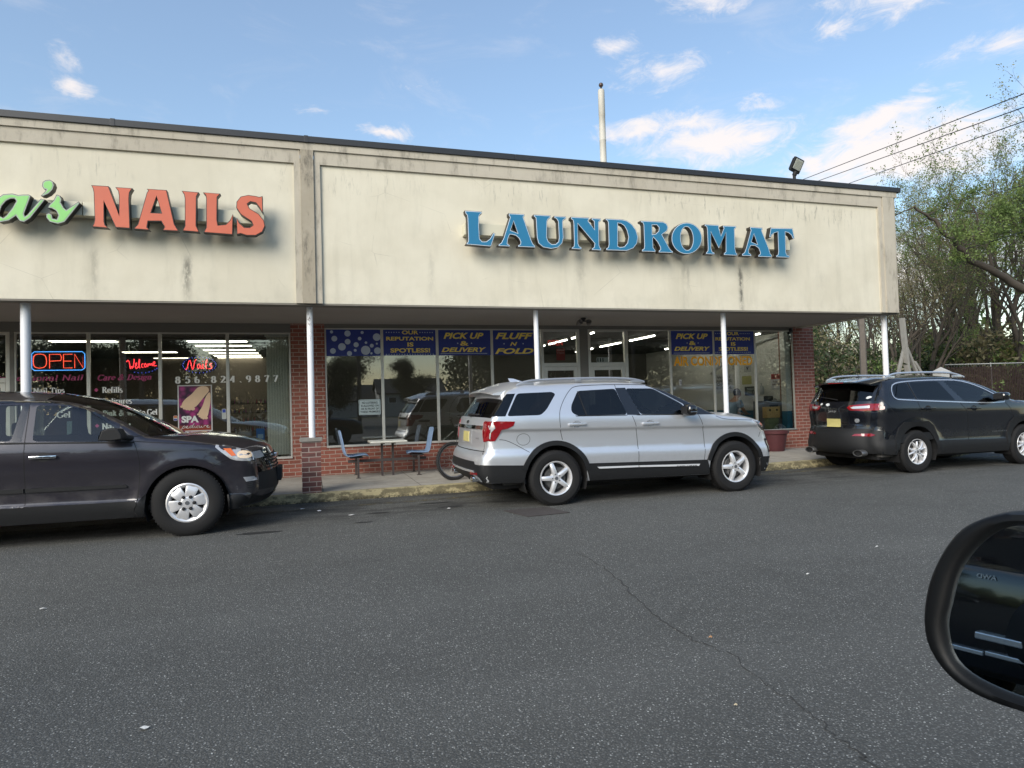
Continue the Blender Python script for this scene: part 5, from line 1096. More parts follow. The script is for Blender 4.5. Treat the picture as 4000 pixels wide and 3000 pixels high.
    # seams
    c.seam([[(1.01,1.645),(1.01,1.60)],[(1.175,1.19),(1.225,1.06),(1.25,.90),(1.255,.70),(1.25,.50),(1.235,.32)],[(2.255,1.17),(2.32,1.02),(2.345,.85),(2.345,.68),(2.32,.505)],
      [(1.6,1.63),(1.01,1.648),(.60,1.643),(.36,1.632),(.27,1.56),(.17,1.44),(.09,1.31),(.065,1.20),(.075,1.05),(.11,.895)],[(-.79,.935),(-.72,.93),(-.60,.88),(-.38,.75)],
      [(2.55,1.14),(2.66,1.095),(2.9,1.075),(3.2,1.058)],[(-.96,.92),(-.99,.80),(-1.0,.74)],[(3.36,.87),(3.33,.80)]],CM['gap'],root)
    c.seam([[(-.455+.093*math.cos(a),.925+.078*math.sin(a)) for a in [2*math.pi*i/24 for i in range(25)]]],CM['gap'],root,.005,'fuel_flap_gap')
    handle(root,c,.19,.45,1.085,1.12,mats['body'],CM['satin']); handle(root,c,1.32,1.58,1.055,1.09,mats['body'],CM['satin'])
    c.over('window_divider',[(.40,1.56),(.415,1.56),(.485,1.215),(.465,1.215)],CM['clad'],root,.004,both=False)
    c.over('belt_trim',[(.30,1.222),(1.10,1.208),(1.10,1.198),(.32,1.211)],CM['gap'],root,.004); c.over('belt_trim',[(1.25,1.205),(2.12,1.186),(2.12,1.174),(1.25,1.195)],CM['gap'],root,.004)
    wing_mirror(root,(2.03,-1.10,1.245),(.085,.115,.085),CM['gloss'],(2.12,-.93,1.22),CM['black'])
    m=MB(); m.box(1.98,2.08,-1.215,-1.205,1.214,1.226,.003); m.out('mirror_lamp',CM['chrome'],root,True,40)
    rail(root,[(-.46,1.66),(-.33,1.715),(-.08,1.735),(.5,1.745),(1.1,1.74),(1.38,1.715),(1.53,1.675)],.70,pbr('rail_silver',(.42,.43,.45),.35,.7),[(-.44,-.20,1.66,1.70),(1.30,1.5,1.66,1.70),(.42,.52,1.69,1.74)],(.018,.020))
    # spoiler over the rear glass
    m=MB(); V=[];F=[];n=16
    for i in range(n+1):
        v=-1+2*i/n; y=.715*v; b=1-abs(v)**3
        V+=[(-.48-.05*b,y,1.635+.068*b),(-.80-.06*b,y*.99,1.555+.045*b),(-.80-.06*b,y*.99,1.535+.045*b),(-.62-.05*b,y,1.53+.06*b)]
    for i in range(n):
        for k in range(4): F.append((4*i+k,4*i+(k+1)%4,4*i+4+(k+1)%4,4*i+4+k))
    F+=[(0,1,2,3),(4*n+3,4*n+2,4*n+1,4*n)]
    m.add(V,F); m.out('spoiler',body,root,True,40)
    m=MB(); V=[(-.36,0,1.79),(-.33,-.03,1.725),(-.12,-.022,1.73),(-.12,.022,1.73),(-.33,.03,1.725),(-.28,0,1.785)]
    m.add(V,[(0,1,2,5),(0,5,3,4),(5,2,3),(0,4,1)]); m.out('antenna_fin',body,root)
    # tailgate
    pl=c.end('number_plate',[(-.155,.885),(.155,.885),(.155,1.03),(-.155,1.03)],pbr('plate_yellow',(.50,.44,.17),.45,vary=.25,vscale=20),root,-1,.012)
    c.end('plate_recess',[(-.28,.86),(.28,.86),(.30,1.07),(-.30,1.07)],mats['body'],root,-1,.003)
    c.end('chrome_bar',[(-.76,1.075),(.76,1.075),(.76,1.125),(-.76,1.125)],CM['chrome'],root,-1,.014)
    c.end('tailgate_gap',[(-.84,.775),(.84,.775),(.84,.785),(-.84,.785)],CM['gap'],root,-1,.002,thick=0)
    o=c.end('emblem',[(.055*math.cos(a),1.165+.024*math.sin(a)) for a in [2*math.pi*i/20 for i in range(20)]],CM['gloss'],root,-1,.012)
    m=MB(); m.tube([(-.955,-.55,1.272),(-.985,-.1,1.272)],[.012,.016],6); m.box(-1.0,-.95,-.14,-.02,1.245,1.285,.012); m.out('rear_wiper',CM['black'],root,True)
    m=MB(); m.box(2.50,2.62,-.70,.70,1.185,1.20,.01); m.tube([(2.60,-.62,1.21),(2.42,-.05,1.31)],.008,5); m.tube([(2.62,-.02,1.21),(2.46,.55,1.30)],.008,5); m.out('wiper',CM['black'],root)
    for k in range(4):
        z=.62+.09*k; c.end('grille_bar',[(-.5,z),(.5,z),(.5,z+.035),(-.5,z+.035)],CM['satin'],root,1,.012)
    interior(root,S,mats); under(root,S,mats)
    for x in(0,2.866):
        wheel(root,x,-.968,.375,.378,.236,'five',CM); wl=wheel(root,x,.968,.375,.378,.236,'five',CM); wl.rotation_euler=(0,0,math.pi)
    return root
def traverse():
    arches=[(3.035,.37,.445),(0.0,.37,.445)]
    S=dict(W=.985,slope=.018,tf=(2.6,.085),tr=(-.35,.07),arches=arches,pw=2.5,psig=.008,rows=[.465,.475,.485,.50,.60,.82,.95,1.05,1.08,1.12],gv=.94,seatx=1.3,ux=(-.85,3.45),
     prof=[(0,.90),(.24,.925),(.34,.96),(.40,.975),(.47,.985),(.48,.965),(.60,.962),(.70,.968),(.82,.985),(.95,.99),(1.05,.985),(1.12,.968),(1.16,.955),(1.6,.775),(2,.60)],
     bulge=[(3.035,.37,.50,.02),(0,.37,.50,.02)],
     edge=[(-1.0,.36,-1.1,.36,.06,1,'valance'),(-1.08,.6,-1.22,.6,.14,0,'body'),(-1.02,.9,-1.12,.9,.12,0,'body'),(-.95,1.15,-1.05,1.16,.08,1,'rear_window'),(-.70,1.5,-.8,1.56,.06,1,'body'),(-.5,1.60,-.55,1.70,.07,0,'body'),(.2,1.635,.2,1.745,.07,0,'body'),
      (1.1,1.625,1.1,1.73,.07,0,'body'),(1.55,1.600,1.6,1.695,.06,1,'windshield'),(1.90,1.535,2.0,1.60,.05,0,'windshield'),(2.24,1.375,2.40,1.41,.045,0,'windshield'),(2.60,1.16,2.84,1.165,.04,1,'body'),
      (2.72,1.14,2.92,1.165,.05,0,'body'),(3.0,1.105,3.1,1.17,.06,0,'body'),(3.30,1.05,3.4,1.13,.07,0,'body'),(3.55,.99,3.70,1.06,.10,0,'body'),(3.72,.92,3.88,.96,.14,0,'grille'),(3.76,.82,3.93,.84,.16,0,'grille'),
      (3.78,.66,3.97,.68,.18,0,'valance'),(3.78,.45,3.98,.44,.18,0,'body'),(3.64,.28,3.86,.28,.10,1,'valance')],
     bottom=[(3.45,.27),(2.6,.255),(.45,.26),(-.4,.33)],
     glass=[('front_window',[(1.50,1.550),(1.51,1.155),(2.12,1.125),(2.36,1.125),(2.33,1.275),(2.16,1.42),(1.95,1.50),(1.75,1.54)],'wclear',1),
      ('rear_side_window',[(.62,1.57),(1.37,1.56),(1.31,1.165),(.55,1.175)],'wclear',1),
      ('quarter_window',[(-.5,1.52),(.48,1.56),(.40,1.18),(-.7,1.2)],'wdark',1),
      ('pillar_trim',[(1.37,1.565),(1.435,1.565),(1.41,1.155),(1.31,1.16)],'gloss',0),
      ('window_corner',[(2.34,1.29),(2.48,1.16),(2.49,1.115),(2.365,1.12)],'satinb',0)])
    root=thing('charcoal_suv','dark charcoal SUV with silver six spoke wheel covers parked before the nail salon','SUV',(-4.409,9.33,0))
    body=paint('charcoal_paint',(.019,.017,.024),.25,.32,.08,1.,.22)
    mats=dict(CM,valance=CM['black'],bumper_skin=CM['clad'],body=body,wclear=MATS['car_glass_clear'],wdark=MATS['car_glass_dark'],windshield=MATS['windscreen_glass'],rear_window=MATS['car_glass_dark'],grille=CM['gloss'],pillar_trim=CM['gloss'],satinb=pbr('grey_plastic',(.06,.06,.065),.5))
    c=Car(S).build(root,mats)
    c.over('sill_cladding',[(.45,.45),(2.50,.445),(2.52,.40),(2.49,.35),(2.50,.26),(.5,.265)],CM['clad'],root,.010)
    c.over('side_moulding',[(.5,.655),(1.435,.65),(1.435,.605),(.5,.605)],CM['clad'],root,.022); c.over('side_moulding',[(1.45,.65),(2.40,.632),(2.43,.615),(2.41,.600),(1.45,.605)],CM['clad'],root,.022)
    c.over('front_bumper_cladding',[(3.47,.27),(3.455,.445),(3.60,.44),(3.65,.42),(3.70,.365),(3.76,.355),(4.0,.38),(4.0,.30),(3.66,.275)],CM['clad'],root,.010)
    c.end('front_bumper_cladding',[(-.85,.30),(.85,.30),(.85,.42),(.6,.36),(-.6,.36),(-.85,.42)],CM['clad'],root,1,.012)
    c.over('mud_flap',[(2.545,.45),(2.615,.52),(2.60,.36),(2.575,.22),(2.53,.24),(2.50,.33)],CM['clad'],root,.02)
    hl=c.over('headlight',[(3.30,1.038),(3.45,1.025),(3.62,.985),(3.74,.94),(3.82,.90),(3.82,.82),(3.66,.825),(3.52,.845),(3.44,.91)],CM['clearlamp'],root,.008,sm=1)
    c.over('turn_signal',[(3.42,.99),(3.50,.985),(3.56,.90),(3.51,.895)],CM['amber'],root,.014,both=False,parent=hl[0])
    c.over('lamp_bowl',[(3.60,.955),(3.70,.94),(3.74,.88),(3.68,.855),(3.58,.87),(3.565,.92)],pbr('warm_lamp',(.72,.58,.42),.3,.2,1.,emit=(1,.7,.4),es=.22,vary=.2,vscale=30),root,.013,both=False,parent=hl[0],sm=1)
    for sg in(1,-1): c.end('headlight',[(sg*.82,.83),(sg*.56,.85),(sg*.60,.93),(sg*.80,.92)],CM['clearlamp'],root,1,.010)
    fg=c.over('fog_lamp',[(3.63,.635),(3.90,.63),(3.92,.59),(3.66,.578)],CM['clearlamp'],root,.010,both=True)
    m=MB()
    for k in range(5):
        z=.50+.022*k; c.over('vent_slot',[(3.66,z),(3.90,z+.004),(3.90,z+.014),(3.68,z+.010)],CM['black'],root,.004,False,both=False)
    c.seam([[(1.435,1.60),(1.44,1.15),(1.445,.85),(1.445,.60),(1.44,.36)],[(2.49,1.12),(2.535,1.0),(2.56,.85),(2.55,.68),(2.535,.52),(2.52,.40),(2.47,.352),(1.45,.36)],[(.5,.36),(.5,1.0),(.5,1.5)],
      [(2.50,1.115),(2.62,1.10),(2.9,1.075),(3.30,1.04)],[(2.47,1.165),(2.56,1.175),(2.64,1.19)],[(3.41,.835),(3.50,.86),(3.80,.835)],[(3.41,.835),(3.30,.78)]],CM['gap'],root)
    c.over('drip_trim',[(1.14,1.60),(1.4,1.605),(1.75,1.588),(1.98,1.52),(2.2,1.38),(2.35,1.26),(2.47,1.16),(2.46,1.145),(2.33,1.24),(2.18,1.36),(1.97,1.50),(1.74,1.57),(1.4,1.59),(1.14,1.585)],CM['gloss'],root,.004)
    c.over('belt_trim',[(.5,1.165),(1.30,1.155),(1.50,1.145),(2.36,1.118),(2.50,1.11),(2.50,1.095),(1.5,1.13),(.5,1.15)],CM['gap'],root,.004)
    handle(root,c,1.495,1.755,.965,1.0,CM['chrome'],CM['black']); handle(root,c,.56,.82,.975,1.01,CM['chrome'],CM['black'])
    for sg in (1,-1):
        m=MB(); V=[(2.20,1.145),(2.235,1.25),(2.30,1.275),(2.395,1.265),(2.43,1.20),(2.43,1.15),(2.32,1.135)]
        n=len(V); P=[(x,sg*-1.20,z) for x,z in V]+[(x+.01,sg*-1.02,z) for x,z in V]
        m.add(P,[tuple(range(n)),tuple(range(2*n-1,n-1,-1))]+[(i,(i+1)%n,(i+1)%n+n,i+n) for i in range(n)])
        m.tube([(2.38,sg*-1.05,1.17),(2.47,sg*-.93,1.15)],[.03,.035],8); o=m.out('side_mirror',CM['clad'],root,True,40)
        bv=o.modifiers.new('b','BEVEL'); bv.width=.018; bv.segments=3
        m=MB(); m.add([(2.198,sg*-1.19,1.16),(2.198,sg*-1.04,1.16),(2.225,sg*-1.04,1.245),(2.225,sg*-1.19,1.245)],[(0,1,2,3)]); m.out('mirror_glass',CM['black'],o)
    m=MB(); m.box(3.97,4.03,-.20,.20,.50,.68,.01); m.box(3.9,3.99,-.12,.12,.54,.62); m.out('plate_bracket',CM['black'],root)
    c.end('grille_bar',[(-.55,.80),(.55,.80),(.55,.82),(-.55,.82)],CM['chrome'],root,1,.02)
    for k in range(5): c.end('grille_bar',[(-.52,.70+.04*k),(.52,.70+.04*k),(.52,.715+.04*k),(-.52,.715+.04*k)],CM['clad'],root,1,.016)
    m=MB(); m.box(3.93,3.975,-.10,.10,.815,.86,.01); m.out('emblem',CM['chrome'],root)
    m=MB(); m.tube([(2.70,-.55,1.21),(2.46,-.05,1.34)],.008,5); m.tube([(2.72,.05,1.21),(2.48,.6,1.33)],.008,5); m.out('wiper',CM['black'],root)
    interior(root,S,mats); under(root,S,mats)
    for x in(0,3.035):
        wheel(root,x,-.972,.385,.388,.222,'cover',CM); wl=wheel(root,x,.972,.385,.388,.222,'cover',CM); wl.rotation_euler=(0,0,math.pi)
    return root
def jeep():
    arches=[(2.70,.37,.44),(0.0,.37,.44)]
    S=dict(W=.91,slope=.02,tf=(2.35,.08),tr=(-.20,.09),arches=arches,pw=2.4,psig=.016,gv=.93,blackpillar=False,seatx=1.15,ux=(-.7,3.1),
     prof=[(0,.84),(.28,.87),(.36,.895),(.50,.905),(.53,.885),(.70,.880),(.90,.895),(1.0,.912),(1.10,.91),(1.2,.888),(1.25,.872),(1.62,.70),(2,.52)],
     bulge=[(2.70,.37,.52,.018),(0,.37,.52,.022)],
     edge=[(-.76,.36,-.92,.34,.08,1,'valance'),(-.82,.44,-1.0,.42,.17,0,'bumper_skin'),(-.83,.62,-1.03,.62,.20,0,'bumper_skin'),(-.80,.73,-1.0,.74,.20,0,'bumper_skin'),(-.77,.79,-.95,.79,.18,0,'body'),(-.76,1.0,-.94,1.0,.17,0,'body'),(-.76,1.12,-.96,1.14,.17,0,'body'),
      (-.72,1.27,-.90,1.27,.15,1,'rear_window'),(-.62,1.43,-.77,1.50,.11,0,'rear_window'),(-.56,1.53,-.69,1.59,.08,1,'body'),(-.52,1.59,-.64,1.645,.07,0,'body'),(-.36,1.64,-.42,1.69,.06,0,'body'),
      (.2,1.662,.2,1.715,.06,0,'body'),(1.0,1.665,1.0,1.72,.06,0,'body'),(1.35,1.64,1.38,1.69,.06,1,'windshield'),(1.86,1.49,1.95,1.52,.04,0,'windshield'),(2.28,1.30,2.42,1.28,.04,1,'body'),
      (2.42,1.23,2.56,1.25,.05,0,'body'),(2.8,1.185,2.9,1.22,.06,0,'body'),(3.15,1.10,3.25,1.14,.08,0,'body'),(3.34,.98,3.52,1.03,.14,0,'grille'),(3.38,.8,3.58,.85,.16,0,'grille'),(3.40,.5,3.62,.5,.16,0,'bumper_skin'),(3.28,.30,3.48,.28,.08,1,'valance')],
     bottom=[(3.1,.27),(2.3,.275),(.42,.30),(-.4,.33)],
     glass=[('front_window',[(1.20,1.585),(1.36,1.575),(1.60,1.50),(1.85,1.40),(2.05,1.29),(2.15,1.215),(1.65,1.20),(1.22,1.215),(1.0+.03,1.23)][:7]+[(1.04,1.225),(1.06,1.24)],'wclear',0),
      ('rear_side_window',[(.06,1.575),(.76,1.585),(.98,1.235),(.08,1.285)],'wdark',1),
      ('quarter_window',[(-.36,1.535),(-.12,1.57),(-.01,1.572),(.04,1.295),(-.33,1.305),(-.40,1.34)],'wdark',1),
      ('pillar_trim',[(.80,1.60),(1.22,1.60),(1.04,1.22),(.96,1.225)],'gloss',0)])
    S['glass'][0]=('front_window',[(.90,1.585),(1.24,1.58),(1.55,1.51),(1.82,1.405),(2.05,1.285),(2.17,1.205),(1.62,1.19),(1.18,1.215)],'wclear',1)
    S['glass'][3]=('pillar_trim',[(.74,1.60),(.92,1.60),(1.20,1.205),(.97,1.225)],'gloss',0)
    th=.03; P=(10.0+.042,9.76)
    root=thing('black_suv','glossy black SUV seen from its rear corner with red tail lamps at the right','SUV',(P[0],P[1],0),th)
    body=paint('black_paint',(.005,.006,.009),.1,.25,.05,1.,.06)
    mats=dict(CM,valance=CM['black'],bumper_skin=CM['clad'],body=body,wclear=MATS['car_glass_clear'],wdark=MATS['car_glass_dark'],windshield=MATS['windscreen_glass'],rear_window=MATS['car_glass_dark'],grille=CM['gloss'],pillar_trim=CM['gloss'])
    c=Car(S).build(root,mats)
    trap=lambda cx,o,z0:[(cx-.52-o,z0),(cx-.41-o,.80+o*.8),(cx-.29-o*.6,.885+o),(cx+.24+o*.6,.885+o),(cx+.36+o,.82+o*.8),(cx+.47+o,.56),(cx+.49+o,z0+.0)]
    for cx in(0,2.70):
        out=[(cx-.53,.40),(cx-.50,.62),(cx-.41,.80),(cx-.29,.895),(cx+.25,.895),(cx+.38,.81),(cx+.47,.60),(cx+.49,.40)]
        inn=[(cx+.44*math.cos(R(a)),.37+.445*math.sin(R(a))) for a in range(4,180,8)]
        c.over('arch_cladding',out+inn,CM['clad'],root,.022,grid=None)
    c.over('sill_cladding',[(.45,.545),(2.24,.505),(2.25,.28),(.44,.30)],CM['clad'],root,.012)
    c.over('bumper_cladding',[(-1.1,.76),(-.93,.755),(-.86,.71),(-.78,.645),(-.64,.605),(-.49,.60),(-.50,.33),(-.78,.36),(-1.1,.36)],CM['clad'],root,.010)
    o=c.end('rear_bumper',[(-.9,.36),(.9,.36),(.9,.70),(.78,.765),(-.78,.765),(-.9,.70)],CM['clad'],root,-1,.014)
    for sg in(-1,1):
        c.end('rear_reflector',[(sg*.42,.665),(sg*.46,.70),(sg*.70,.712),(sg*.76,.685),(sg*.70,.66)],CM['redlamp'],root,-1,.022)
        m=MB(); m.lathe([(.045,-.06),(.055,-.065),(.06,-.05),(.058,.05)],(-.93,sg*.56,.37),'x',20); m.V=[(v[0],sg*.56+(v[1]-sg*.56)*1.9,v[2]) for v in m.V]; m.out('exhaust_tip',pbr('dull_steel',(.22,.22,.22),.35,.8),root,True,40)
        m=MB(); m.lathe([(0,-.03),(.048,-.03)],(-.93,sg*.56,.37),'x',16); m.V=[(v[0],sg*.56+(v[1]-sg*.56)*1.9,v[2]) for v in m.V]; m.out('exhaust_bore',CM['black'],root)
    # tail lamps, slim and wrapping the corner
    for sg in(-1,1):
        lp=c.end('tail_lamp',[(sg*.36,1.115),(sg*.31,1.165),(sg*.35,1.20),(sg*.60,1.225),(sg*.80,1.225),(sg*.80,1.11),(sg*.55,1.10)],CM['redlamp'],root,-1,.014)
        c.end('reverse_lamp',[(sg*.38,1.160),(sg*.42,1.18),(sg*.66,1.195),(sg*.66,1.15),(sg*.42,1.14)],CM['clearlamp'],root,-1,.019,parent=lp)
    c.over('tail_lamp',[(-1.0,1.225),(-.80,1.225),(-.72,1.215),(-.665,1.17),(-.675,1.125),(-.80,1.11),(-1.0,1.11)],CM['redlamp'],root,.010)
    # chrome frame of the side glass
    cr=[(-.36,1.28),(-.43,1.315),(-.445,1.36),(-.42,1.47),(-.34,1.555),(-.15,1.592),(.39,1.612),(.90,1.612),(1.26,1.60),(1.57,1.53),(1.83,1.43),(2.06,1.305),(2.26,1.18),(2.00,1.172),(1.65,1.172)]
    cr=smoothpoly(cr,1)
    A=np.array(cr+[cr[0]]); cen=np.array([.9,1.4])
    m=MB(); T_=np.gradient(A,axis=0); N=np.stack([-T_[:,1],T_[:,0]],1); N/=np.linalg.norm(N,axis=1)[:,None]+1e-9
    L=[tuple(A[i]+N[i]*.009) for i in range(len(A))]; Q=[tuple(A[i]-N[i]*.009) for i in range(len(A))]; YL=c.y(L);YQ=c.y(Q)
    for sg in(1,-1):
        V=[];F=[]
        for i in range(len(A)): V+=[(L[i][0],-sg*(YL[i]+.008),L[i][1]),(Q[i][0],-sg*(YQ[i]+.008),Q[i][1])]
        for i in range(len(A)-1): F.append((2*i,2*i+1,2*i+3,2*i+2))
        m.add(V,F)
    m.out('chrome_trim',CM['satin'],root,True)
    c.seam([[(.03,1.58),(.05,1.27),(.12,1.0),(.13,.90)],[(1.07,1.19),(1.22,1.03),(1.25,.82),(1.25,.50)],[(2.22,1.17),(2.36,1.01),(2.43,.82),(2.36,.52)],
       [(-.50,1.62),(-.56,1.50),(-.66,1.40),(-.66,1.32),(-.58,1.14),(-.36,.93)],[(1.25,.52),(2.3,.50)]],CM['gap'],root)
    handle(root,c,.13,.42,1.10,1.13,mats['body'],CM['black']); handle(root,c,1.25,1.53,1.07,1.10,mats['body'],CM['black'])
    c.over('mirror_patch',[(1.95,1.19),(2.2,1.19),(2.05,1.28)],CM['gloss'],root,.003)
    wing_mirror(root,(1.95,-1.02,1.285),(.10,.12,.075),CM['gloss'],(2.02,-.86,1.22),CM['black'])
    rail(root,[(-.42,1.655),(-.29,1.725),(-.06,1.75),(.5,1.755),(1.12,1.745),(1.36,1.70),(1.50,1.655)],.66,CM['satin'],[(-.40,-.2,1.65,1.70),(1.2,1.44,1.65,1.69)],(.017,.019))
    c.over('window_divider',[(.01,1.575),(.035,1.575),(.07,1.29),(.05,1.29)],CM['clad'],root,.005,both=False)
    # spoiler with brake light, aerial, plate, badges
    m=MB(); V=[];F=[];n=16
    for i in range(n+1):
        v=-1+2*i/n; y=.66*v; b=1-abs(v)**3
        V+=[(-.40-.05*b,y,1.635+.05*b),(-.74-.12*b,y*.98,1.565+.055*b),(-.73-.12*b,y*.98,1.54+.055*b),(-.56-.1*b,y,1.54+.05*b)]
    for i in range(n):
        for k in range(4): F.append((4*i+k,4*i+(k+1)%4,4*i+4+(k+1)%4,4*i+4+k))
    F+=[(0,1,2,3),(4*n+3,4*n+2,4*n+1,4*n)]
    m.add(V,F); m.out('spoiler',body,root,True,40)
    m=MB(); m.box(-.868,-.85,-.17,.17,1.597,1.612,.004); m.out('brake_light',CM['redlamp'],root)
    m=MB(); m.tube([(-.30,0,1.69),(-.36,0,1.86)],[.006,.003],6); m.ell((-.30,0,1.70),(.07,.03,.02),10,6); m.out('aerial',CM['black'],root,True)
    c.end('plate_recess',[(-.27,.80),(.27,.80),(.30,.98),(-.30,.98)],CM['gloss'],root,-1,.002)
    c.end('number_plate',[(-.155,.815),(.155,.815),(.155,.96),(-.155,.96)],MATS['plate_yellow'],root,-1,.010)
    mb=MB(); V,F=textmesh('Jeep',.0,.0); mn,mx=V.min(0),V.max(0)
    c.end('',None,None,None,-1,.012,thick=0,mb=mb,V2=[(.09-(v[0]-mn[0])/(mx[0]-mn[0])*.18,1.065+(v[1]-mn[1])/(mx[1]-mn[1])*.06) for v in V],F2=F); mb.out('badge_lettering',CM['satin'],root)
    mb=MB(); V,F=textmesh('4x4',.0,.01); mn,mx=V.min(0),V.max(0)
    c.end('',None,None,None,-1,.012,thick=0,mb=mb,V2=[(.62-(v[0]-mn[0])/(mx[0]-mn[0])*.10,.80+(v[1]-mn[1])/(mx[1]-mn[1])*.03) for v in V],F2=F); mb.out('badge_lettering',CM['satin'],root)
    c.end('emblem',[(-.46+.036*math.cos(a),.93+.036*math.sin(a)) for a in [2*math.pi*i/20 for i in range(20)]],CM['satin'],root,-1,.012)
    c.end('emblem',[(-.40,.845),(-.54,.845),(-.54,.862),(-.40,.862)],CM['chrome'],root,-1,.012)
    mb=MB(); V,F=textmesh('CHEROKEE',0,.01,space=1.1); mn,mx=V.min(0),V.max(0)
    P=np.array([(1.84+(v[0]-mn[0])/(mx[0]-mn[0])*.38,.635+(v[1]-mn[1])/(mx[1]-mn[1])*.022) for v in V]); Y=c.y(P); mb.add([(p[0],-y_-.006,p[1]) for p,y_ in zip(P,Y)],F); mb.out('badge_lettering',CM['hub'],root)
    rng=random.Random(4)
    st=pbr('sticker_white',(.6,.62,.62),.6)
    for (y,z,s_) in((-.60,1.335,.05),(.30,1.225,.045),(.12,1.215,.06),(.52,1.33,.03),(.60,1.30,.03)):
        c.end('sticker',[(y+s_*rng.uniform(.5,1)*math.cos(a),z+s_*.55*rng.uniform(.6,1)*math.sin(a)) for a in [2*math.pi*i/9 for i in range(9)]],st,root,-1,.004,thick=0)
    m=MB(); m.tube([(-.93,-.10,1.30),(-.88,.35,1.36)],[.010,.006],6); m.out('rear_wiper',CM['black'],root)
    interior(root,S,mats); under(root,S,mats)
    for x in(0,2.70):
        wheel(root,x,-.895,.37,.37,.222,'split',CM); wl=wheel(root,x,.895,.37,.37,.222,'split',CM); wl.rotation_euler=(0,0,math.pi)
    return root
suv_silver=silver_suv(); suv_dark=traverse(); suv_black=jeep()
# ------------------------------------------------------------------ things on and round the building
# vent stack with a ball on top, behind the parapet
t_=thing('flagpole_stub','tall weathered white pole with a brown ball on top behind the roof','pole',(7.69,16,5.2))
m=MB(); pr=[(.0,0),(.098,0),(.096,1.2),(.099,1.21),(.099,1.24),(.093,1.25),(.091,2.45),(.095,2.46),(.095,2.50),(.089,2.51),(.087,3.2),(.091,3.21),(.091,3.235),(.087,3.24),(.084,3.88),(.088,3.885),(.088,4.56),(.078,4.60),(0,4.60)]
m.lathe(pr,n=24); o=m.out('pole',pbr('pole_paint',(.50,.48,.42),.6,vary=.22,vscale=3),t_,True,40)
m=MB(); m.cyl((0,0,4.58),(0,0,4.68),.022,12); m.out('stem',CM['clad'],t_); m=MB(); m.ell((0,0,4.735),(.062,.062,.062),16,10); m.out('ball',pbr('brown_ball',(.10,.07,.06),.35,.5,vary=.3),t_,True)
# floodlight on the parapet
t_=thing('flood_light','black LED flood light tilted on the roof edge of the laundromat','flood light',(9.17,10.55,5.55))
m=MB(); m.cyl((0,0,-.02),(0,0,.20),.03,12); m.tube([(0,0,.17),(.02,-.02,.24)],.045,10); m.out('bracket',CM['clad'],t_,True,40)
hd=empty('lamp_head',(.05,-.02,.36),parent=t_); hd.rotation_euler=(R(22),R(12),R(12)); hd.scale=(.85,.85,.85)
m=MB(); m.box(-.155,.155,-.03,.045,-.16,.17,.03); 
for k in range(9): m.box(-.13+.03*k,-.122+.03*k,.04,.075,-.12,.13)
m.out('housing',CM['clad'],hd,True,40)
m=MB(); m.box(-.118,.118,-.036,-.029,-.09,.135,.004); m.out('lens',pbr('led_lens',(.50,.52,.47),.25,coat=1.,vary=.1,vscale=60),hd)
m=MB()
for i in range(8):
    for j in range(6): m.box(-.10+.026*i,-.087+.026*i,-.040,-.036,-.07+.032*j,-.055+.032*j)
m.out('led_chips',pbr('led_chip',(.30,.30,.22),.4),hd)
# twin spotlights under the soffit
t_=thing('twin_spotlight','dull twin spotlight under the soffit above the laundromat doors','spotlight',(5.13,11.8,ZS))
m=MB(); m.lathe([(0,0),(.05,0),(.05,-.02),(.02,-.05),(0,-.05)],n=16); m.tube([(-.08,0,-.06),(.08,0,-.06)],.012,6); m.out('bracket',CM['clad'],t_,True,40)
for sg,rx in((-1,25),(1,-20)):
    o=MB().lathe([(0,.07),(.03,.06),(.052,0),(.055,-.05),(.045,-.05),(.03,-.01),(0,-.005)],axis='y',n=18).out('lamp_shade',pbr('lamp_grey',(.16,.15,.14),.5,.3),t_,True,40); o.location=(sg*.10,-.02,-.10); o.rotation_euler=(R(-30),0,R(rx))
t_=thing('security_camera','small dark camera under the soffit beside the right brick pier','camera',(11.0,13.0,2.93))
m=MB(); m.box(-.03,.03,-.02,.02,0,.07,.01); m.out('bracket',CM['black'],t_); m=MB(); m.tube([(.04,.0,-.01),(-.10,-.06,-.05)],[.035,.035],12); m.out('housing',CM['clad'],t_,True,40)
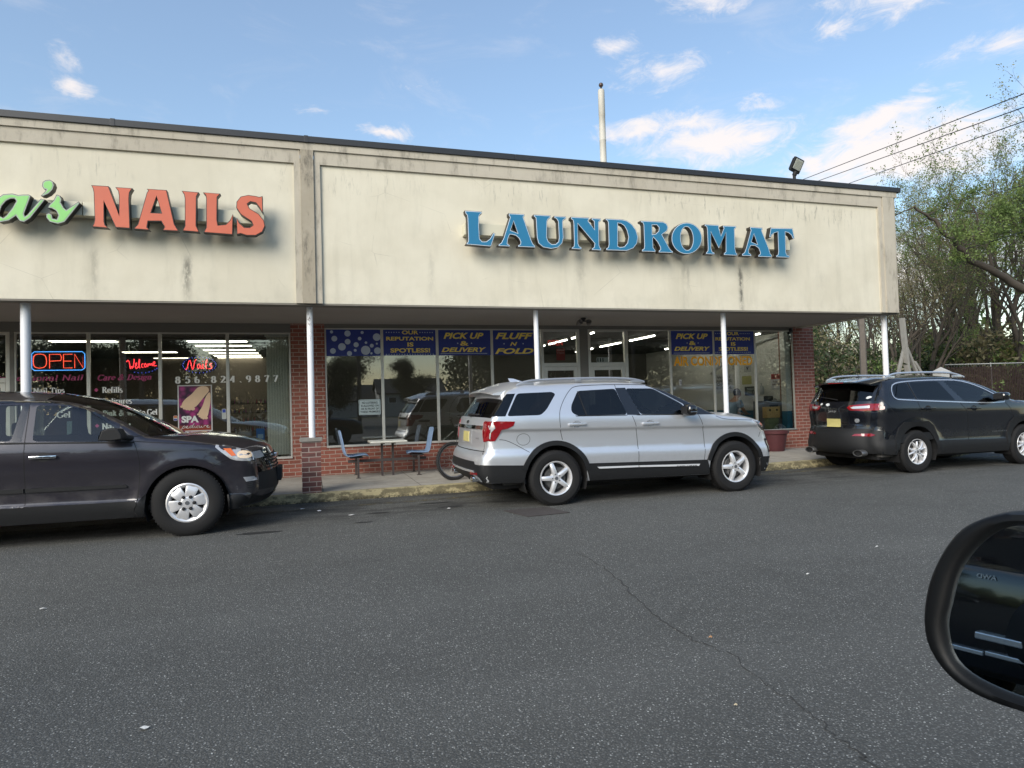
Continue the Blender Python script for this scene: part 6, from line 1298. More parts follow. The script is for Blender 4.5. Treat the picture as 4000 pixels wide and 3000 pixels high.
# fixed table with two shell seats
PB=pbr('faded_blue_shell',(.20,.30,.46),.5,vary=.30,vscale=7); POST=pbr('post_brown',(.055,.045,.042),.6,vary=.4,vscale=12)
t_=thing('cafe_seating','pale table with two faded blue shell seats bolted together on the pavement','seating',(1.36,12.45,.13))
m=MB(); m.box(-.33,.33,-.33,.33,.625,.655,.008); o=m.out('tabletop',pbr('table_laminate',(.78,.77,.68),.35,vary=.08),t_); m=MB(); m.box(-.336,.336,-.336,.336,.620,.640,.006); m.out('table_edge',pbr('table_edge',(.30,.29,.25),.6),o)
for x in(-.10,.10):
    m=MB(); m.box(x-.02,x+.02,-.02,.02,.0,.62); m.box(x-.03,x+.03,-.25,.25,.60,.622); m.out('table_leg',POST,t_)
m=MB(); m.box(-.72,.72,-.03,.03,.27,.32); m.out('cross_beam',POST,t_)
def shell(sx):
    # profile from the front lip of the seat up the back, dx away from the table
    pr=[(.20,.385),(.16,.405),(.06,.40),(-.08,.385),(-.17,.39),(-.225,.44),(-.25,.54),(-.27,.66),(-.30,.80),(-.315,.87)]
    pr=smoothpoly(pr,2,False); V=[];F=[];n=14
    for i,(dx,z) in enumerate(pr):
        k=i/(len(pr)-1); hw=.215+.015*math.sin(math.pi*k)-.05*max(0,k-.88)/.12-.04*max(0,.06-k)/.06
        for j in range(n+1):
            v=-1+2*j/n; V.append((sx*(-dx)+0, v*hw, z+ (.028*v*v if k<.5 else .0)))
            if k>=.45: V[-1]=(sx*(-dx)-sx*.035*v*v,v*hw,z)
    for i in range(len(pr)-1):
        for j in range(n): F.append((i*(n+1)+j,i*(n+1)+j+1,(i+1)*(n+1)+j+1,(i+1)*(n+1)+j))
    return V,F
for sx in(1,-1):
    V,F=shell(sx); o=mobj('seat',V,F,PB,t_,True,loc=(sx*.565,-.02,0)); md=o.modifiers.new('s','SOLIDIFY'); md.thickness=.012
    m=MB(); m.box(sx*.56-.13,sx*.56+.10,-.14,.14,.355,.378); m.out('seat_bracket',POST,t_)
    for y in(-.22,.42): m=MB(); m.box(sx*.55-.018,sx*.55+.018,y-.018,y+.018,0,.37); m.box(sx*.55-.04,sx*.55+.04,y-.04,y+.04,0,.008); m.out('seat_leg',POST,t_)
    m=MB(); m.box(sx*.55-.016,sx*.55+.016,-.22,.42,.325,.36); m.out('seat_bar',POST,t_)
# bicycle leaning behind the silver SUV
def bicycle(loc,rz):
    t_=thing('bicycle','green framed bicycle leaning half hidden behind the silver SUV bumper','bicycle',loc,rz)
    GR=pbr('bike_green',(.03,.07,.045),.3,.3,.6); RB=pbr('bike_rubber',(.02,.02,.02),.8); ST=pbr('bike_steel',(.45,.45,.46),.3,.9); rad=.325
    for wx in(0,1.02):
        wl=empty('wheel',(wx,0,rad),parent=t_)
        m=MB(); pts=[((rad-.024)*math.cos(a),0,(rad-.024)*math.sin(a)) for a in [2*math.pi*i/48 for i in range(49)]]; m.tube(pts,.024,8,False)
        for i in range(72):
            a=2*math.pi*i/72; m.box(rad*math.cos(a)-.006,rad*math.cos(a)+.006,-.02,.02,rad*math.sin(a)-.006,rad*math.sin(a)+.006)
        m.out('tyre',RB,wl,True,40)
        m=MB(); m.lathe([(rad-.046,-.012),(rad-.060,-.011),(rad-.064,0),(rad-.060,.011),(rad-.046,.012)],axis='y',n=48); m.out('rim',ST,wl,True)
        m=MB()
        for i in range(32):
            a=2*math.pi*i/32; b=a+(.5 if i%2 else -.5); s_=.03 if i%4<2 else -.03
            m.tube([(.02*math.cos(b),s_,.02*math.sin(b)),((rad-.055)*math.cos(a),0,(rad-.055)*math.sin(a))],.0014,3,False)
        m.out('spokes',ST,wl); m=MB(); m.cyl((0,-.05,0),(0,.05,0),.018,10); m.out('hub',ST,wl,True,40)
        m=MB(); m.box(.10,.17,-.012,.012,-.235,-.215,.005); m.out('reflector',pbr('bike_reflector',(.6,.6,.55),.2),wl)
    bb_=(.43,0,.29); st=(.27,0,.78); hd=(.86,0,.80); hd2=(.89,0,.66)
    m=MB(); 
    for a,b,r_ in((bb_,st,.016),(st,hd,.017),(bb_,hd2,.019),(hd,hd2,.021)): m.tube([a,b],r_,8)
    for s_ in(-1,1): m.tube([(0,s_*.06,rad),bb_],.010,6); m.tube([(0,s_*.06,rad),(st[0]+.02,s_*.02,st[2]-.06)],.009,6); m.tube([(hd2[0],s_*.05,hd2[2]-.02),(1.02,s_*.055,rad)],.014,8)
    m.out('frame',GR,t_,True,40)
    m=MB(); m.tube([st,(.23,0,.90)],.013,8); m.out('seat_post',ST,t_); m=MB(); m.ell((.20,0,.925),(.14,.065,.028),14,8,.8); m.out('saddle',RB,t_,True)
    m=MB(); m.tube([hd,(.82,0,.92)],.014,8); m.tube([(.80,-.30,.96),(.84,-.2,.95),(.84,.2,.95),(.80,.30,.96)],.011,8); m.out('handlebar',RB,t_,True)
    m=MB(); m.lathe([(.09,-.066),(.098,-.066),(.098,-.062),(.09,-.062)],(bb_[0],0,bb_[2]),'y',32); m.tube([(bb_[0],-.07,bb_[2]),(bb_[0]+.10,-.08,bb_[2]-.13)],.011,6); m.box(bb_[0]+.05,bb_[0]+.15,-.14,-.08,bb_[2]-.15,bb_[2]-.13); m.tube([(bb_[0],-.06,bb_[2]+.09),(0,-.055,rad+.04)],.003,4); m.tube([(bb_[0],-.06,bb_[2]-.09),(.02,-.055,rad-.14),(.0,-.055,rad-.07)],.003,4)
    m.lathe([(.02,-.052),(.055,-.052),(.03,-.06),(.02,-.06)],(0,0,rad),'y',24); m.box(-.01,.04,-.06,-.05,rad-.16,rad-.05); m.out('chain_set',pbr('bike_dark_steel',(.12,.11,.10),.4,.8),t_)
    return t_
b_=bicycle((2.335,11.05,.13),R(-3)); b_.rotation_euler=(R(-5),0,R(14))
# red planter
t_=thing('planter','dull red plastic plant pot on the pavement by the right brick pier','plant pot',(10.22,12.72,.13))
m=MB(); m.lathe([(.0,.0),(.19,.0),(.20,.02),(.265,.40),(.305,.405),(.31,.465),(.285,.47),(.28,.42),(0,.42)],n=36); m.out('pot',pbr('red_plastic',(.075,.019,.023),.7,vary=.3,vscale=9),t_,True,40)
m=MB(); m.lathe([(0,.425),(.27,.42)],n=20); m.out('soil',pbr('soil',(.04,.03,.022),.95),t_)
# ---- inside the laundromat window
t_=thing('change_machine','grey machine standing against the white end wall inside the window','machine',(10.98,13.85,.13))
m=MB(); m.box(-.24,.24,-.30,.30,0,1.14,.02); m.out('cabinet',pbr('machine_grey',(.12,.12,.12),.5),t_); m=MB(); m.box(-.22,.02,-.33,-.30,.75,1.05,.01); m.out('panel',CM['black'],t_)
t_=thing('office_chair','black backed chair tilted on top of the boxes behind the window','chair',(10.90,13.75,1.0))
m=MB(); m.box(-.13,.13,-.03,.03,.14,.40,.03); m.out('backrest',CM['black'],t_,True); m=MB(); m.box(-.08,.08,-.036,-.031,.22,.235); m.out('tag',pbr('tag_white',(.6,.6,.6),.5),t_)
m=MB(); m.tube([(.02,0,.12),(.08,-.01,.22),(.20,-.02,.31)],[.05,.06,.04],12); m.out('armrest',pbr('grey_plastic_pale',(.35,.35,.35),.4),t_,True)
BX=pbr('plywood',(.50,.33,.12),.6,vary=.12,vscale=12); GB=pbr('green_brick_wrap',(.17,.20,.10),.7,vary=.3,vscale=10)
for i,x in enumerate((10.735,10.935)):
    t_=thing('wooden_box',('left','right')[i]+' one of the two small plywood boxes with round holes behind the window','box',(x,13.58,.86),group='plywood boxes behind the laundromat window')
    m=MB(); m.box(-.096,.096,-.08,.08,0,.27,.006); o=m.out('case',BX,t_); m=MB(); m.add([(.028*math.cos(2*math.pi*k/16),-.082,.19+.028*math.sin(2*math.pi*k/16)) for k in range(16)],[tuple(range(16))]); m.add([(.008*math.cos(2*math.pi*k/8),-.082,.07+.008*math.sin(2*math.pi*k/8)) for k in range(8)],[tuple(range(8))]); m.out('hole',CM['black'],t_)
for i,(x,z,w_) in enumerate(((10.83,.72,.15),(10.82,.585,.135))):
    t_=thing('green_package',('upper','lower')[i]+' green wrapped block stacked under the plywood boxes','package',(x,13.58,z),group='green blocks under the plywood boxes'); m=MB(); m.box(-w_,w_,-.08,.08,0,.13,.012); m.out('wrap',GB,t_)
t_=thing('window_shelf','low dark counter inside the right laundromat window','counter',(10.85,13.6,.13)); m=MB(); m.box(-.28,.28,-.22,.22,.38,.452,.01); m.box(-.24,.24,-.18,.18,0,.38); m.out('counter',M_DK,t_)
t_=thing('hand_sanitizer','clear plastic dispenser bottle on the white end wall','dispenser',(11.22,14.4,1.55)); m=MB(); m.ell((0,0,0),(.05,.06,.12),12,8,.8); m.tube([(0,0,.11),(0,0,.18),(-.04,0,.18)],.01,6); m.out('bottle',pbr('bottle_clear',(.45,.48,.48),.2),t_,True)
t_=thing('pipe','white sagging pipe crossing the upper corner of the end wall','pipe',(11.1,15.0,2.4)); m=MB(); m.tube([(.12,-1.3,.5),(.10,-.6,.42),(.05,.2,.2),(0,.9,-.1),(-.02,1.4,-.32)],.035,8); m.out('pipe_run',pbr('pipe_white',(.5,.5,.48),.5),t_,True)
# ceiling tube lights
TUBE=pbr('tube_light',(.8,.8,.75),.4,emit=(1.,.97,.86),es=11.); FIX=pbr('light_body',(.35,.34,.31),.5)
ORD=['first','second','third','fourth','fifth','sixth','seventh','eighth','ninth','tenth','eleventh','twelfth','thirteenth','fourteenth','fifteenth','sixteenth','seventeenth','eighteenth','nineteenth','twentieth']
k=0
for (x,ys,wh) in((2.55,(14.4,16.0,17.8),'leftmost'),(4.35,(14.6,16.4,18.2),'second'),(6.05,(14.0,15.6,17.2,18.8),'middle'),(7.9,(14.6,16.4,18.2),'fourth'),(10.5,(14.1,15.7,17.3),'rightmost')):  # rightmost row is added to brighten the painted end wall
    for j_,y in enumerate(ys):
        k+=1; t_=thing('ceiling_light','fluorescent tube, %s from the glass in the %s row of the laundromat'%(ORD[j_],wh),'ceiling light',(x,y,2.985),group='tube lights under the laundromat ceiling')
        m=MB(); m.box(-.05,.05,-.66,.66,-.05,0); m.out('fixture',FIX,t_); m=MB(); m.cyl((0,-.64,-.068),(0,.64,-.068),.016,8); m.out('tube',TUBE,t_)
PAN=pbr('panel_light',(.8,.78,.7),.4,emit=(1.,.93,.74),es=4.5)
for (x,ys,wh) in((-4.55,(15.9,),'left'),(-3.9,(18.8,21.),'middle'),(-1.95,(15.9,17.0,18.2,19.2,20.1,20.9),'right')):
    for j_,y in enumerate(ys):
        t_=thing('ceiling_light','long lit ceiling panel, %s from the glass in the %s row of the salon'%(ORD[j_],wh),'ceiling light',(x,y,2.985),group='lit panels in the salon ceiling')
        m=MB(); m.box(-.64,.64,-.16,.16,-.012,0); m.out('frame',FIX,t_); m=MB(); m.box(-.61,.61,-.13,.13,-.022,-.012); m.out('diffuser',PAN,t_)
# ---- nail salon interior
t_=thing('vertical_blinds','pale vertical blinds drawn inside the rightmost salon window','blinds',(-.585,13.25,0))
m=MB()
for i in range(9):
    x=-.17+.048*i; m.add([(x-.022,-.012,.56),(x+.022,.012,.56),(x+.022,.012,2.80),(x-.022,-.012,2.80),(x,-.005,.56),(x,-.005,2.8)],[(0,4,5,3),(4,1,2,5)])
m.out('slats',pbr('blind_cloth',(.80,.77,.65),.8),t_); m=MB(); m.box(-.22,.24,-.03,.03,2.80,2.85); m.out('head_rail',M_ALU,t_)
t_=thing('bottle_shelf','dark shelf rack with rows of small nail polish bottles in the salon','shelf',(-1.20,15.6,0))
m=MB(); 
for z in(.95,1.15,1.35,1.55): m.box(-.55,.55,-.06,.10,z,z+.02)
m.box(-.57,-.55,-.06,.10,.8,1.75); m.box(.55,.57,-.06,.10,.8,1.75); m.out('rack',pbr('shelf_wood',(.08,.06,.05),.6),t_)
rng=random.Random(3); cols=[(.5,.05,.1),(.1,.1,.12),(.55,.45,.4),(.4,.1,.3),(.6,.55,.5),(.15,.1,.3)]
for c_i,c_ in enumerate(cols):
    m=MB()
    for z in(.97,1.17,1.37,1.57):
        for i in range(24):
            if rng.randrange(6)==c_i: x=-.52+.045*i; m.box(x-.012,x+.012,-.04,-.01,z,z+.045); m.box(x-.006,x+.006,-.03,-.02,z+.045,z+.085)
    o=m.out('bottles',pbr('polish_%d'%c_i,c_,.2,coat=1.),t_); tag(o,kind='stuff')
t_=thing('manicure_table','low salon table with small white bottles and a lamp','table',(-1.1,14.3,.13))
m=MB(); m.box(-.55,.55,-.25,.25,.72,.75,.008); m.box(-.5,-.46,-.2,.2,0,.72); m.box(.46,.5,-.2,.2,0,.72); m.out('table_frame',pbr('salon_table',(.14,.12,.11),.5),t_)
m=MB()
for i in range(7):
    x=-.35+.1*i+rng.uniform(-.02,.02); y=rng.uniform(-.15,.1); m.cyl((x,y,.75),(x,y,.84+.05*rng.random()),.018,10); m.cyl((x,y,.84),(x,y,.90),.006,6); m.box(x-.02,x+.008,y-.006,y+.006,.895,.91)
o=m.out('pump_bottles',pbr('bottle_white',(.55,.55,.55),.3),t_,True,40)
t_=thing('salon_chair','grey moulded seat back below the manicure table in the salon','chair',(-1.22,13.75,.13)); m=MB(); m.box(-.13,.13,-.03,.03,.62,.88,.05); m.tube([(0,0,.1),(0,0,.62)],.03,8); m.box(-.2,.2,-.2,.2,.4,.45,.03); m.out('seat_back',pbr('moulded_grey',(.30,.29,.28),.5),t_,True,40)
t_=thing('blue_box','bright blue carton standing on a dark stand in the salon window','box',(-.93,13.6,.13)); m=MB(); m.box(-.075,.075,-.05,.05,.68,.93,.004); o=m.out('carton',pbr('carton_blue',(.02,.13,.42),.5),t_); m=MB(); m.box(-.05,.05,-.051,-.0505,.74,.82); m.out('carton_panel',pbr('carton_pale',(.3,.45,.6),.5),o); m=MB(); m.box(-.09,.09,-.06,.06,0,.68); m.out('stand',CM['black'],t_)
t_=thing('curtain','pale curtain hanging at the left edge of the first salon window','curtain',(-4.6,13.5,0)); m=MB(); V=[];F=[]
for i in range(13):
    V+=[(-.13+.02*i,.018*math.sin(i*1.6),.5),(-.13+.02*i,.018*math.sin(i*1.6),2.85)]
for i in range(12): F.append((2*i,2*i+2,2*i+3,2*i+1))
m.add(V,F); m.out('cloth',pbr('curtain_cloth',(.30,.27,.21),.9),t_,True)
notice('salon_notice',-4.05,-3.79,1.02,1.32,13.19,pbr('notice_cyan',(.38,.50,.48),.6),'pale notice seen through the charcoal SUV front window','notice',[('Wash',-3.93,-3.81,1.10,1.15)],(.05,.06,.06))
# the person inside: standing, head bowed, seen from the side in a pale blue shirt
def person(loc,rz):
    t_=thing('person','dark haired person in a pale blue shirt bending over inside the laundromat','person',loc,rz)
    def skin(name,pts,edges,rad,mat,par,lev=2,root=0):
        me=bpy.data.meshes.new(name); me.from_pydata(pts,edges,[]); o=bpy.data.objects.new(name,me); COL.objects.link(o); o.parent=par
        sk=o.modifiers.new('skin','SKIN'); sk.use_smooth_shade=True
        for v,r_ in zip(me.skin_vertices[0].data,rad): v.radius=r_ if isinstance(r_,tuple) else (r_,r_)
        me.skin_vertices[0].data[root].use_root=True
        sb=o.modifiers.new('sub','SUBSURF'); sb.levels=lev; sb.render_levels=lev; me.materials.append(mat); return o
    SK=pbr('skin_tone',(.42,.24,.16),.5); SH=pbr('shirt_blue',(.26,.36,.44),.8); JE=pbr('jeans',(.03,.04,.07),.8); HA=pbr('hair_black',(.012,.010,.009),.5)
    P=[(0,0,.92),(0,0,1.08),(.05,0,1.25),(.10,0,1.40),(.15,0,1.47),(.20,0,1.54),(.23,0,1.62), (.10,.17,1.38),(.22,.21,1.14),(.42,.12,1.06),(.50,.08,1.05),(.10,-.17,1.38),(.22,-.21,1.14),(.42,-.12,1.06),(.50,-.08,1.05),
       (0,.09,.86),(.03,.10,.48),(0,.10,.10),(.12,.11,.04),(0,-.09,.86),(-.03,-.10,.48),(-.05,-.10,.10),(.07,-.11,.04)]
    E=[(0,1),(1,2),(2,3),(3,4),(4,5),(5,6),(3,7),(7,8),(8,9),(9,10),(3,11),(11,12),(12,13),(13,14),(0,15),(15,16),(16,17),(17,18),(0,19),(19,20),(20,21),(21,22)]
    Rr=[(.15,.11),(.14,.10),(.155,.11),(.14,.10),.055,.075,.085,.06,.045,.035,.03,.06,.045,.035,.03,.085,.06,.045,.04,.085,.06,.045,.04]
    skin('body',P,E,Rr,SK,t_)
    Ps=[(0,0,.93),(0,0,1.08),(.05,0,1.25),(.10,0,1.41),(.10,.18,1.385),(.17,.205,1.22),(.10,-.18,1.385),(.17,-.205,1.22)]
    skin('shirt',Ps,[(0,1),(1,2),(2,3),(3,4),(4,5),(3,6),(6,7)],[(.17,.125),(.16,.12),(.17,.125),(.13,.10),.075,.07,.075,.07],SH,t_)
    skin('trousers',[(0,0,.93),(0,.09,.85),(.03,.10,.48),(0,.10,.12),(0,-.09,.85),(-.03,-.10,.48),(-.05,-.10,.12)],[(0,1),(1,2),(2,3),(0,4),(4,5),(5,6)],[(.16,.12),.10,.075,.065,.10,.075,.065],JE,t_)
    m=MB(); m.ell((.205,0,1.63),(.105,.092,.115),18,12); m.out('hair',HA,t_,True)
    m=MB(); m.ell((.262,0,1.595),(.062,.070,.095),16,12); m.ell((.325,0,1.59),(.018,.014,.022),8,6); m.ell((.24,.085,1.60),(.018,.01,.03),8,6); m.ell((.24,-.085,1.60),(.018,.01,.03),8,6); o=m.out('face',SK,t_,True)
    m=MB(); m.ell((.314,.028,1.61),(.008,.012,.007),8,6); m.ell((.314,-.028,1.61),(.008,.012,.007),8,6); m.out('eyes',HA,t_); m=MB(); m.box(.312,.320,-.022,.022,1.545,1.553); m.out('mouth',pbr('lips',(.3,.09,.08),.5),t_)
    for sg in(1,-1):
        for k in range(4):
            y=sg*(.08+.0) + (k-1.5)*.019; skin('finger',[(.50,y,1.05),(.545,y,1.045),(.575,y,1.03),(.592,y,1.012)],[(0,1),(1,2),(2,3)],[.009,.0085,.008,.007],SK,t_,1)
        skin('thumb',[(.49,sg*.055,1.05),(.51,sg*.03,1.04),(.535,sg*.02,1.03)],[(0,1),(1,2)],[.011,.009,.008],SK,t_,1)
    return t_
person((10.72,15.0,-.12),R(10))
# ------------------------------------------------------------------ overhead wires
WIRE=pbr('wire_black',(.02,.02,.02),.6)
def wire(p0,p1,sag,r_,label,group):
    o0=Vector(p0);d=Vector(p1)-o0; m=MB(); pts=[]
    for i in range(25):
        s_=i/24; pts.append(o0+d*s_-Vector((0,0,4*sag*s_*(1-s_))))
    c=o0+d*.5; m.tube([p-c for p in pts],r_,5); o=m.out('overhead_wire',WIRE,loc=tuple(c)); tag(o,label,'wire',group); return o
def ext(a,b,s0,s1):
    a=Vector(a);b=Vector(b); return a+(b-a)*s0,a+(b-a)*s1
for a,b,lab in(((30.03,34,14.94),(23.56,16,11.47),'uppermost of the three parallel wires crossing the sky at the right'),((31.29,34,14.97),(23.53,16,11.0),'middle one of the three parallel wires crossing the sky at the right'),((33.68,34,14.96),(23.50,16,10.51),'lowest of the three parallel wires crossing the sky at the right')):
    p,q_=ext(a,b,-.25,1.8); wire(p,q_,.0,.020,lab,'overhead wires at the right')
p,q_=ext((37.49,34,9.41),(23.24,16,6.71),-.1,1.6); wire(p,q_,.0,.016,'thick black wire running in front of the bare trees','overhead wires at the right')
p,q_=ext((37.68,34,12.74),(23.35,16,8.30),-.1,1.6); wire(p,q_,.0,.013,'thin wire passing through the tree tops above the thick black wire','overhead wires at the right')
# ------------------------------------------------------------------ fence with brown slats
t_=thing('slatted_fence','chain link fence filled with dark brown slats behind the black SUV','fence',(29.2,24.3,0))
SL=pbr('brown_slat',(.040,.022,.018),.8,vary=.35,vscale=20); ga=pbr('galvanised',(.30,.31,.31),.5,.6)
L_=22.; d_=Vector((1,-.22,0)).normalized(); m=MB(); rng=random.Random(2)
n=int(L_/.085)
for i in range(n):
    p=d_*(i*.085); w_=.038; z1=2.50+rng.uniform(-.03,.03)
    m.add([(p.x-w_,p.y,.05),(p.x+w_,p.y,.05),(p.x+w_,p.y,z1),(p.x-w_,p.y,z1),(p.x,p.y-.008,.05),(p.x,p.y-.008,z1)],[(0,4,5,3),(4,1,2,5)])
o=m.out('slats',SL,t_); tag(o,kind='stuff')
m=MB(); m.tube([(0,.03,2.62),tuple(d_*L_+Vector((0,.03,2.62)))],.03,8); m.out('top_rail',ga,t_,True)
for i in range(9): p=d_*(i*2.7); m=MB(); m.cyl((p.x,p.y+.05,0),(p.x,p.y+.05,2.68),.035,10); m.out('post',ga,t_,True,40)
m=MB()
for i in range(150): # wire mesh above the slats
    x=i*.146; p=d_*x; m.tube([(p.x,p.y+.02,2.40),(p.x+.10,p.y+.02,2.61)],.004,3,False); m.tube([(p.x+.10,p.y+.02,2.40),(p.x,p.y+.02,2.61)],.004,3,False)
o=m.out('wire_mesh',ga,t_); tag(o,kind='stuff')
# propped grey planks behind the column
GW=pbr('grey_timber',(.25,.24,.215),.85,vary=.25,vscale=5)
def plank(a,b,w_,lab):
    a=Vector(a);b=Vector(b); d=(b-a); L=d.length; m=MB(); m.box(-w_/2,w_/2,-.05,.05,0,L,.008); o=m.out('timber',GW,loc=tuple(a)); o.rotation_euler=d.to_track_quat('Z','Y').to_euler(); tag(o,lab,'timber','weathered timbers propped at the edge of the trees')
plank((22.55,20,0),(22.22,20,4.27),.20,'tallest upright weathered timber behind the right column')
plank((21.30,20.1,0),(22.42,20.1,3.25),.10,'thin weathered timber leaning against the tall upright from the left')
plank((23.35,20.2,1.5),(22.44,20.2,3.45),.13,'weathered timber slanting down to the right of the tall upright')
plank((23.9,20.2,1.2),(22.93,20.2,2.56),.18,'lowest wide weathered timber slanting right near the ground'); plank((23.0,20.3,1.4),(22.72,20.3,2.6),.10,'short thin weathered timber between the slanting ones')
m=MB(); m.tube([(0,0,0),(.03,0,3.4),(.0,0,6.1)],[.13,.11,.09],8); o=m.out('old_pole',pbr('old_pole',(.14,.12,.10),.9,vary=.3),loc=(19.2,19,0)); tag(o,'old brown wooden pole just left of the white end column','pole')
# small white lattice cupola behind the black SUV
t_=thing('garden_lantern','small white lattice garden house top behind the black SUV roof','garden ornament',(26.5,22,0)); m=MB(); m.box(-.22,.22,-.22,.22,0,2.19); m.out('post_box',pbr('lattice_white',(.45,.45,.43),.7),t_); m=MB(); m.add([(-.28,-.28,2.19),(.28,-.28,2.19),(.28,.28,2.19),(-.28,.28,2.19),(0,0,2.42)],[(0,1,4),(1,2,4),(2,3,4),(3,0,4)]); m.out('roof',MATS['lattice_white'],t_)
# low hedge seen left of the black SUV
# ------------------------------------------------------------------ trees
def leafmat(name,a,b):
    m_=bpy.data.materials.new(name); m_.use_nodes=True; q=NT(m_.node_tree); p=m_.node_tree.nodes['Principled BSDF']
    o=q.obj(); n=q.noise(o,.9,3,.6); c=q.mix(q.smooth(n,.35,.65),a,b); wn=q.new('ShaderNodeTexWhiteNoise'); q.link(q.mapping(o,(9,9,9)),wn.inputs[0]); 
    q.link(c,p.inputs['Base Color']); p.inputs['Roughness'].default_value=.6
    tr=q.new('ShaderNodeBsdfTranslucent'); q.link(c,tr.inputs[0]); mx=q.new('ShaderNodeMixShader'); mx.inputs[0].default_value=.35
    out=[n_ for n_ in q.n if n_.type=='OUTPUT_MATERIAL'][0]; q.link(p.outputs[0],mx.inputs[1]); q.link(tr.outputs[0],mx.inputs[2]); q.link(mx.outputs[0],out.inputs[0]); return m_
BARK=pbr('bark',(.070,.058,.046),.95,vary=.35,vscale=6); LF1=leafmat('leaf_spring',(.17,.18,.055),(.27,.27,.10)); LF2=leafmat('leaf_green',(.10,.16,.04),(.17,.23,.06)); LF3=leafmat('leaf_olive',(.16,.14,.07),(.24,.21,.11)); LF4=leafmat('leaf_dark',(.025,.045,.015),(.05,.08,.02)); LFW=leafmat('blossom',(.30,.28,.20),(.42,.38,.28))
def leaves(rng,pts,n,spread,size,V,F,droop=.0):
    for (x,y,z) in pts:
        for _ in range(n):
            a=rng.gauss(0,spread);b=rng.gauss(0,spread);c=rng.gauss(0,spread*.8)-droop*abs(rng.gauss(0,1))
            u=Vector((rng.gauss(0,1),rng.gauss(0,1),rng.gauss(0,1))).normalized(); w_=Vector((rng.gauss(0,1),rng.gauss(0,1),rng.gauss(0,1))); v=u.cross(w_).normalized()
            s=size*rng.uniform(.6,1.4); p=Vector((x+a,y+b,z+c)); k=len(V)
            V+= [tuple(p-u*s),tuple(p+v*s*.45),tuple(p+u*s),tuple(p-v*s*.45)]; F.append((k,k+1,k+2,k+3))
def gentree(seed,H,trunk_r,spread,levels=4,first=.35,nb=5,lean=0.,dens_=3,leafsize=.10,leafspread=.28,forks=1,up=.5,twigs=True):
    rng=random.Random(seed); m=MB(); tips=[]
    def grow(p,d,L,r_,lev):
        n=max(3,int(L/.6)) if lev<2 else 3
        pts=[p];rad=[r_]; q=Vector(p); dd=Vector(d)
        for i in range(n):
            dd=(dd+Vector((rng.gauss(0,.10+.05*lev),rng.gauss(0,.10+.05*lev),rng.gauss(0,.07)+.04*up))).normalized(); q=q+dd*(L/n); pts.append(q.copy()); rad.append(r_*(1-.72*(i+1)/n))
        m.tube(pts,rad,7 if lev==0 else (5 if lev==1 else (4 if lev==2 else 3)),False)
        if lev>=levels-1: tips.extend([tuple(pts[-1]),tuple(pts[len(pts)//2])]); 
        if lev<levels:
            k=nb if lev==0 else (4 if lev<3 else 3)
            for j in range(k):
                s_=(first+(1-first)*(j+rng.random()*.7)/k) if lev==0 else (.25+.75*(j+rng.random()*.6)/k)
                s_=min(s_,.99); i=min(int(s_*n),n-1); f=s_*n-i; bp=pts[i].lerp(pts[i+1],f); br=rad[i]*(1-f)+rad[i+1]*f
                base=(pts[i+1]-pts[i]).normalized(); an=rng.uniform(0,6.283); side=base.orthogonal().normalized(); side=Matrix.Rotation(an,3,base)@side
                ang=rng.uniform(.45,.95)*spread; nd=(base*math.cos(ang)+side*math.sin(ang)+Vector((0,0,.18*up))).normalized()
                grow(bp,nd,L*rng.uniform(.42,.62)*(1.15 if lev==0 else 1.),max(br*.62,.006),lev+1)
        else: tips.append(tuple(q))
    for f in range(forks):
        a=rng.uniform(0,6.28); d=Vector((lean+.18*(forks>1)*math.cos(a),.18*(forks>1)*math.sin(a),1)).normalized()
        grow(Vector((.1*f,0,0)),d,H*.72*rng.uniform(.85,1.),trunk_r*(1 if f==0 else .7),0)
    V=[];F=[]; leaves(rng,tips,dens_,leafspread,leafsize,V,F)
    me=bpy.data.meshes.new('trunk'); me.from_pydata(m.V,[],m.F); me.materials.append(BARK); me.polygons.foreach_set('use_smooth',[True]*len(me.polygons))
    mc=bpy.data.meshes.new('crown'); mc.from_pydata(V,[],F)
    return me,mc
def plant(tm,name,label,cat,loc,rz,s,leaf,group):
    t_=thing(name,label,cat,loc,rz,group); t_.scale=(s,s,s)
    for k,me in zip(('trunk','crown'),tm):
        if me is None: continue
        if k=='crown':
            if not me.materials: me.materials.append(leaf)
        o=bpy.data.objects.new(k,me); COL.objects.link(o); o.parent=t_
        if k=='crown': o.material_slots[0].link='OBJECT'; o.material_slots[0].material=leaf
    return t_
TR=[gentree(11,13,.26,.62,4,.30,6,dens_=4,leafsize=.052,leafspread=.11,forks=2,up=.9),gentree(12,14,.25,.55,4,.35,6,dens_=3,leafsize=.052,leafspread=.11,forks=1,up=1.),gentree(13,12,.19,.66,4,.28,6,dens_=4,leafsize=.052,leafspread=.11,forks=2,up=.8),gentree(17,13,.20,.58,4,.4,6,dens_=3,leafsize=.052,leafspread=.11,forks=3,up=.9)]
def at(az,dist): return (dist*math.sin(R(az)),dist*math.cos(R(az)),0)
rng=random.Random(77)
desc=['slim bare spring tree with thin leaves','forked tree with sparse pale leaves','tall tree with a ragged olive crown','many stemmed tree with light green tips']
k=0
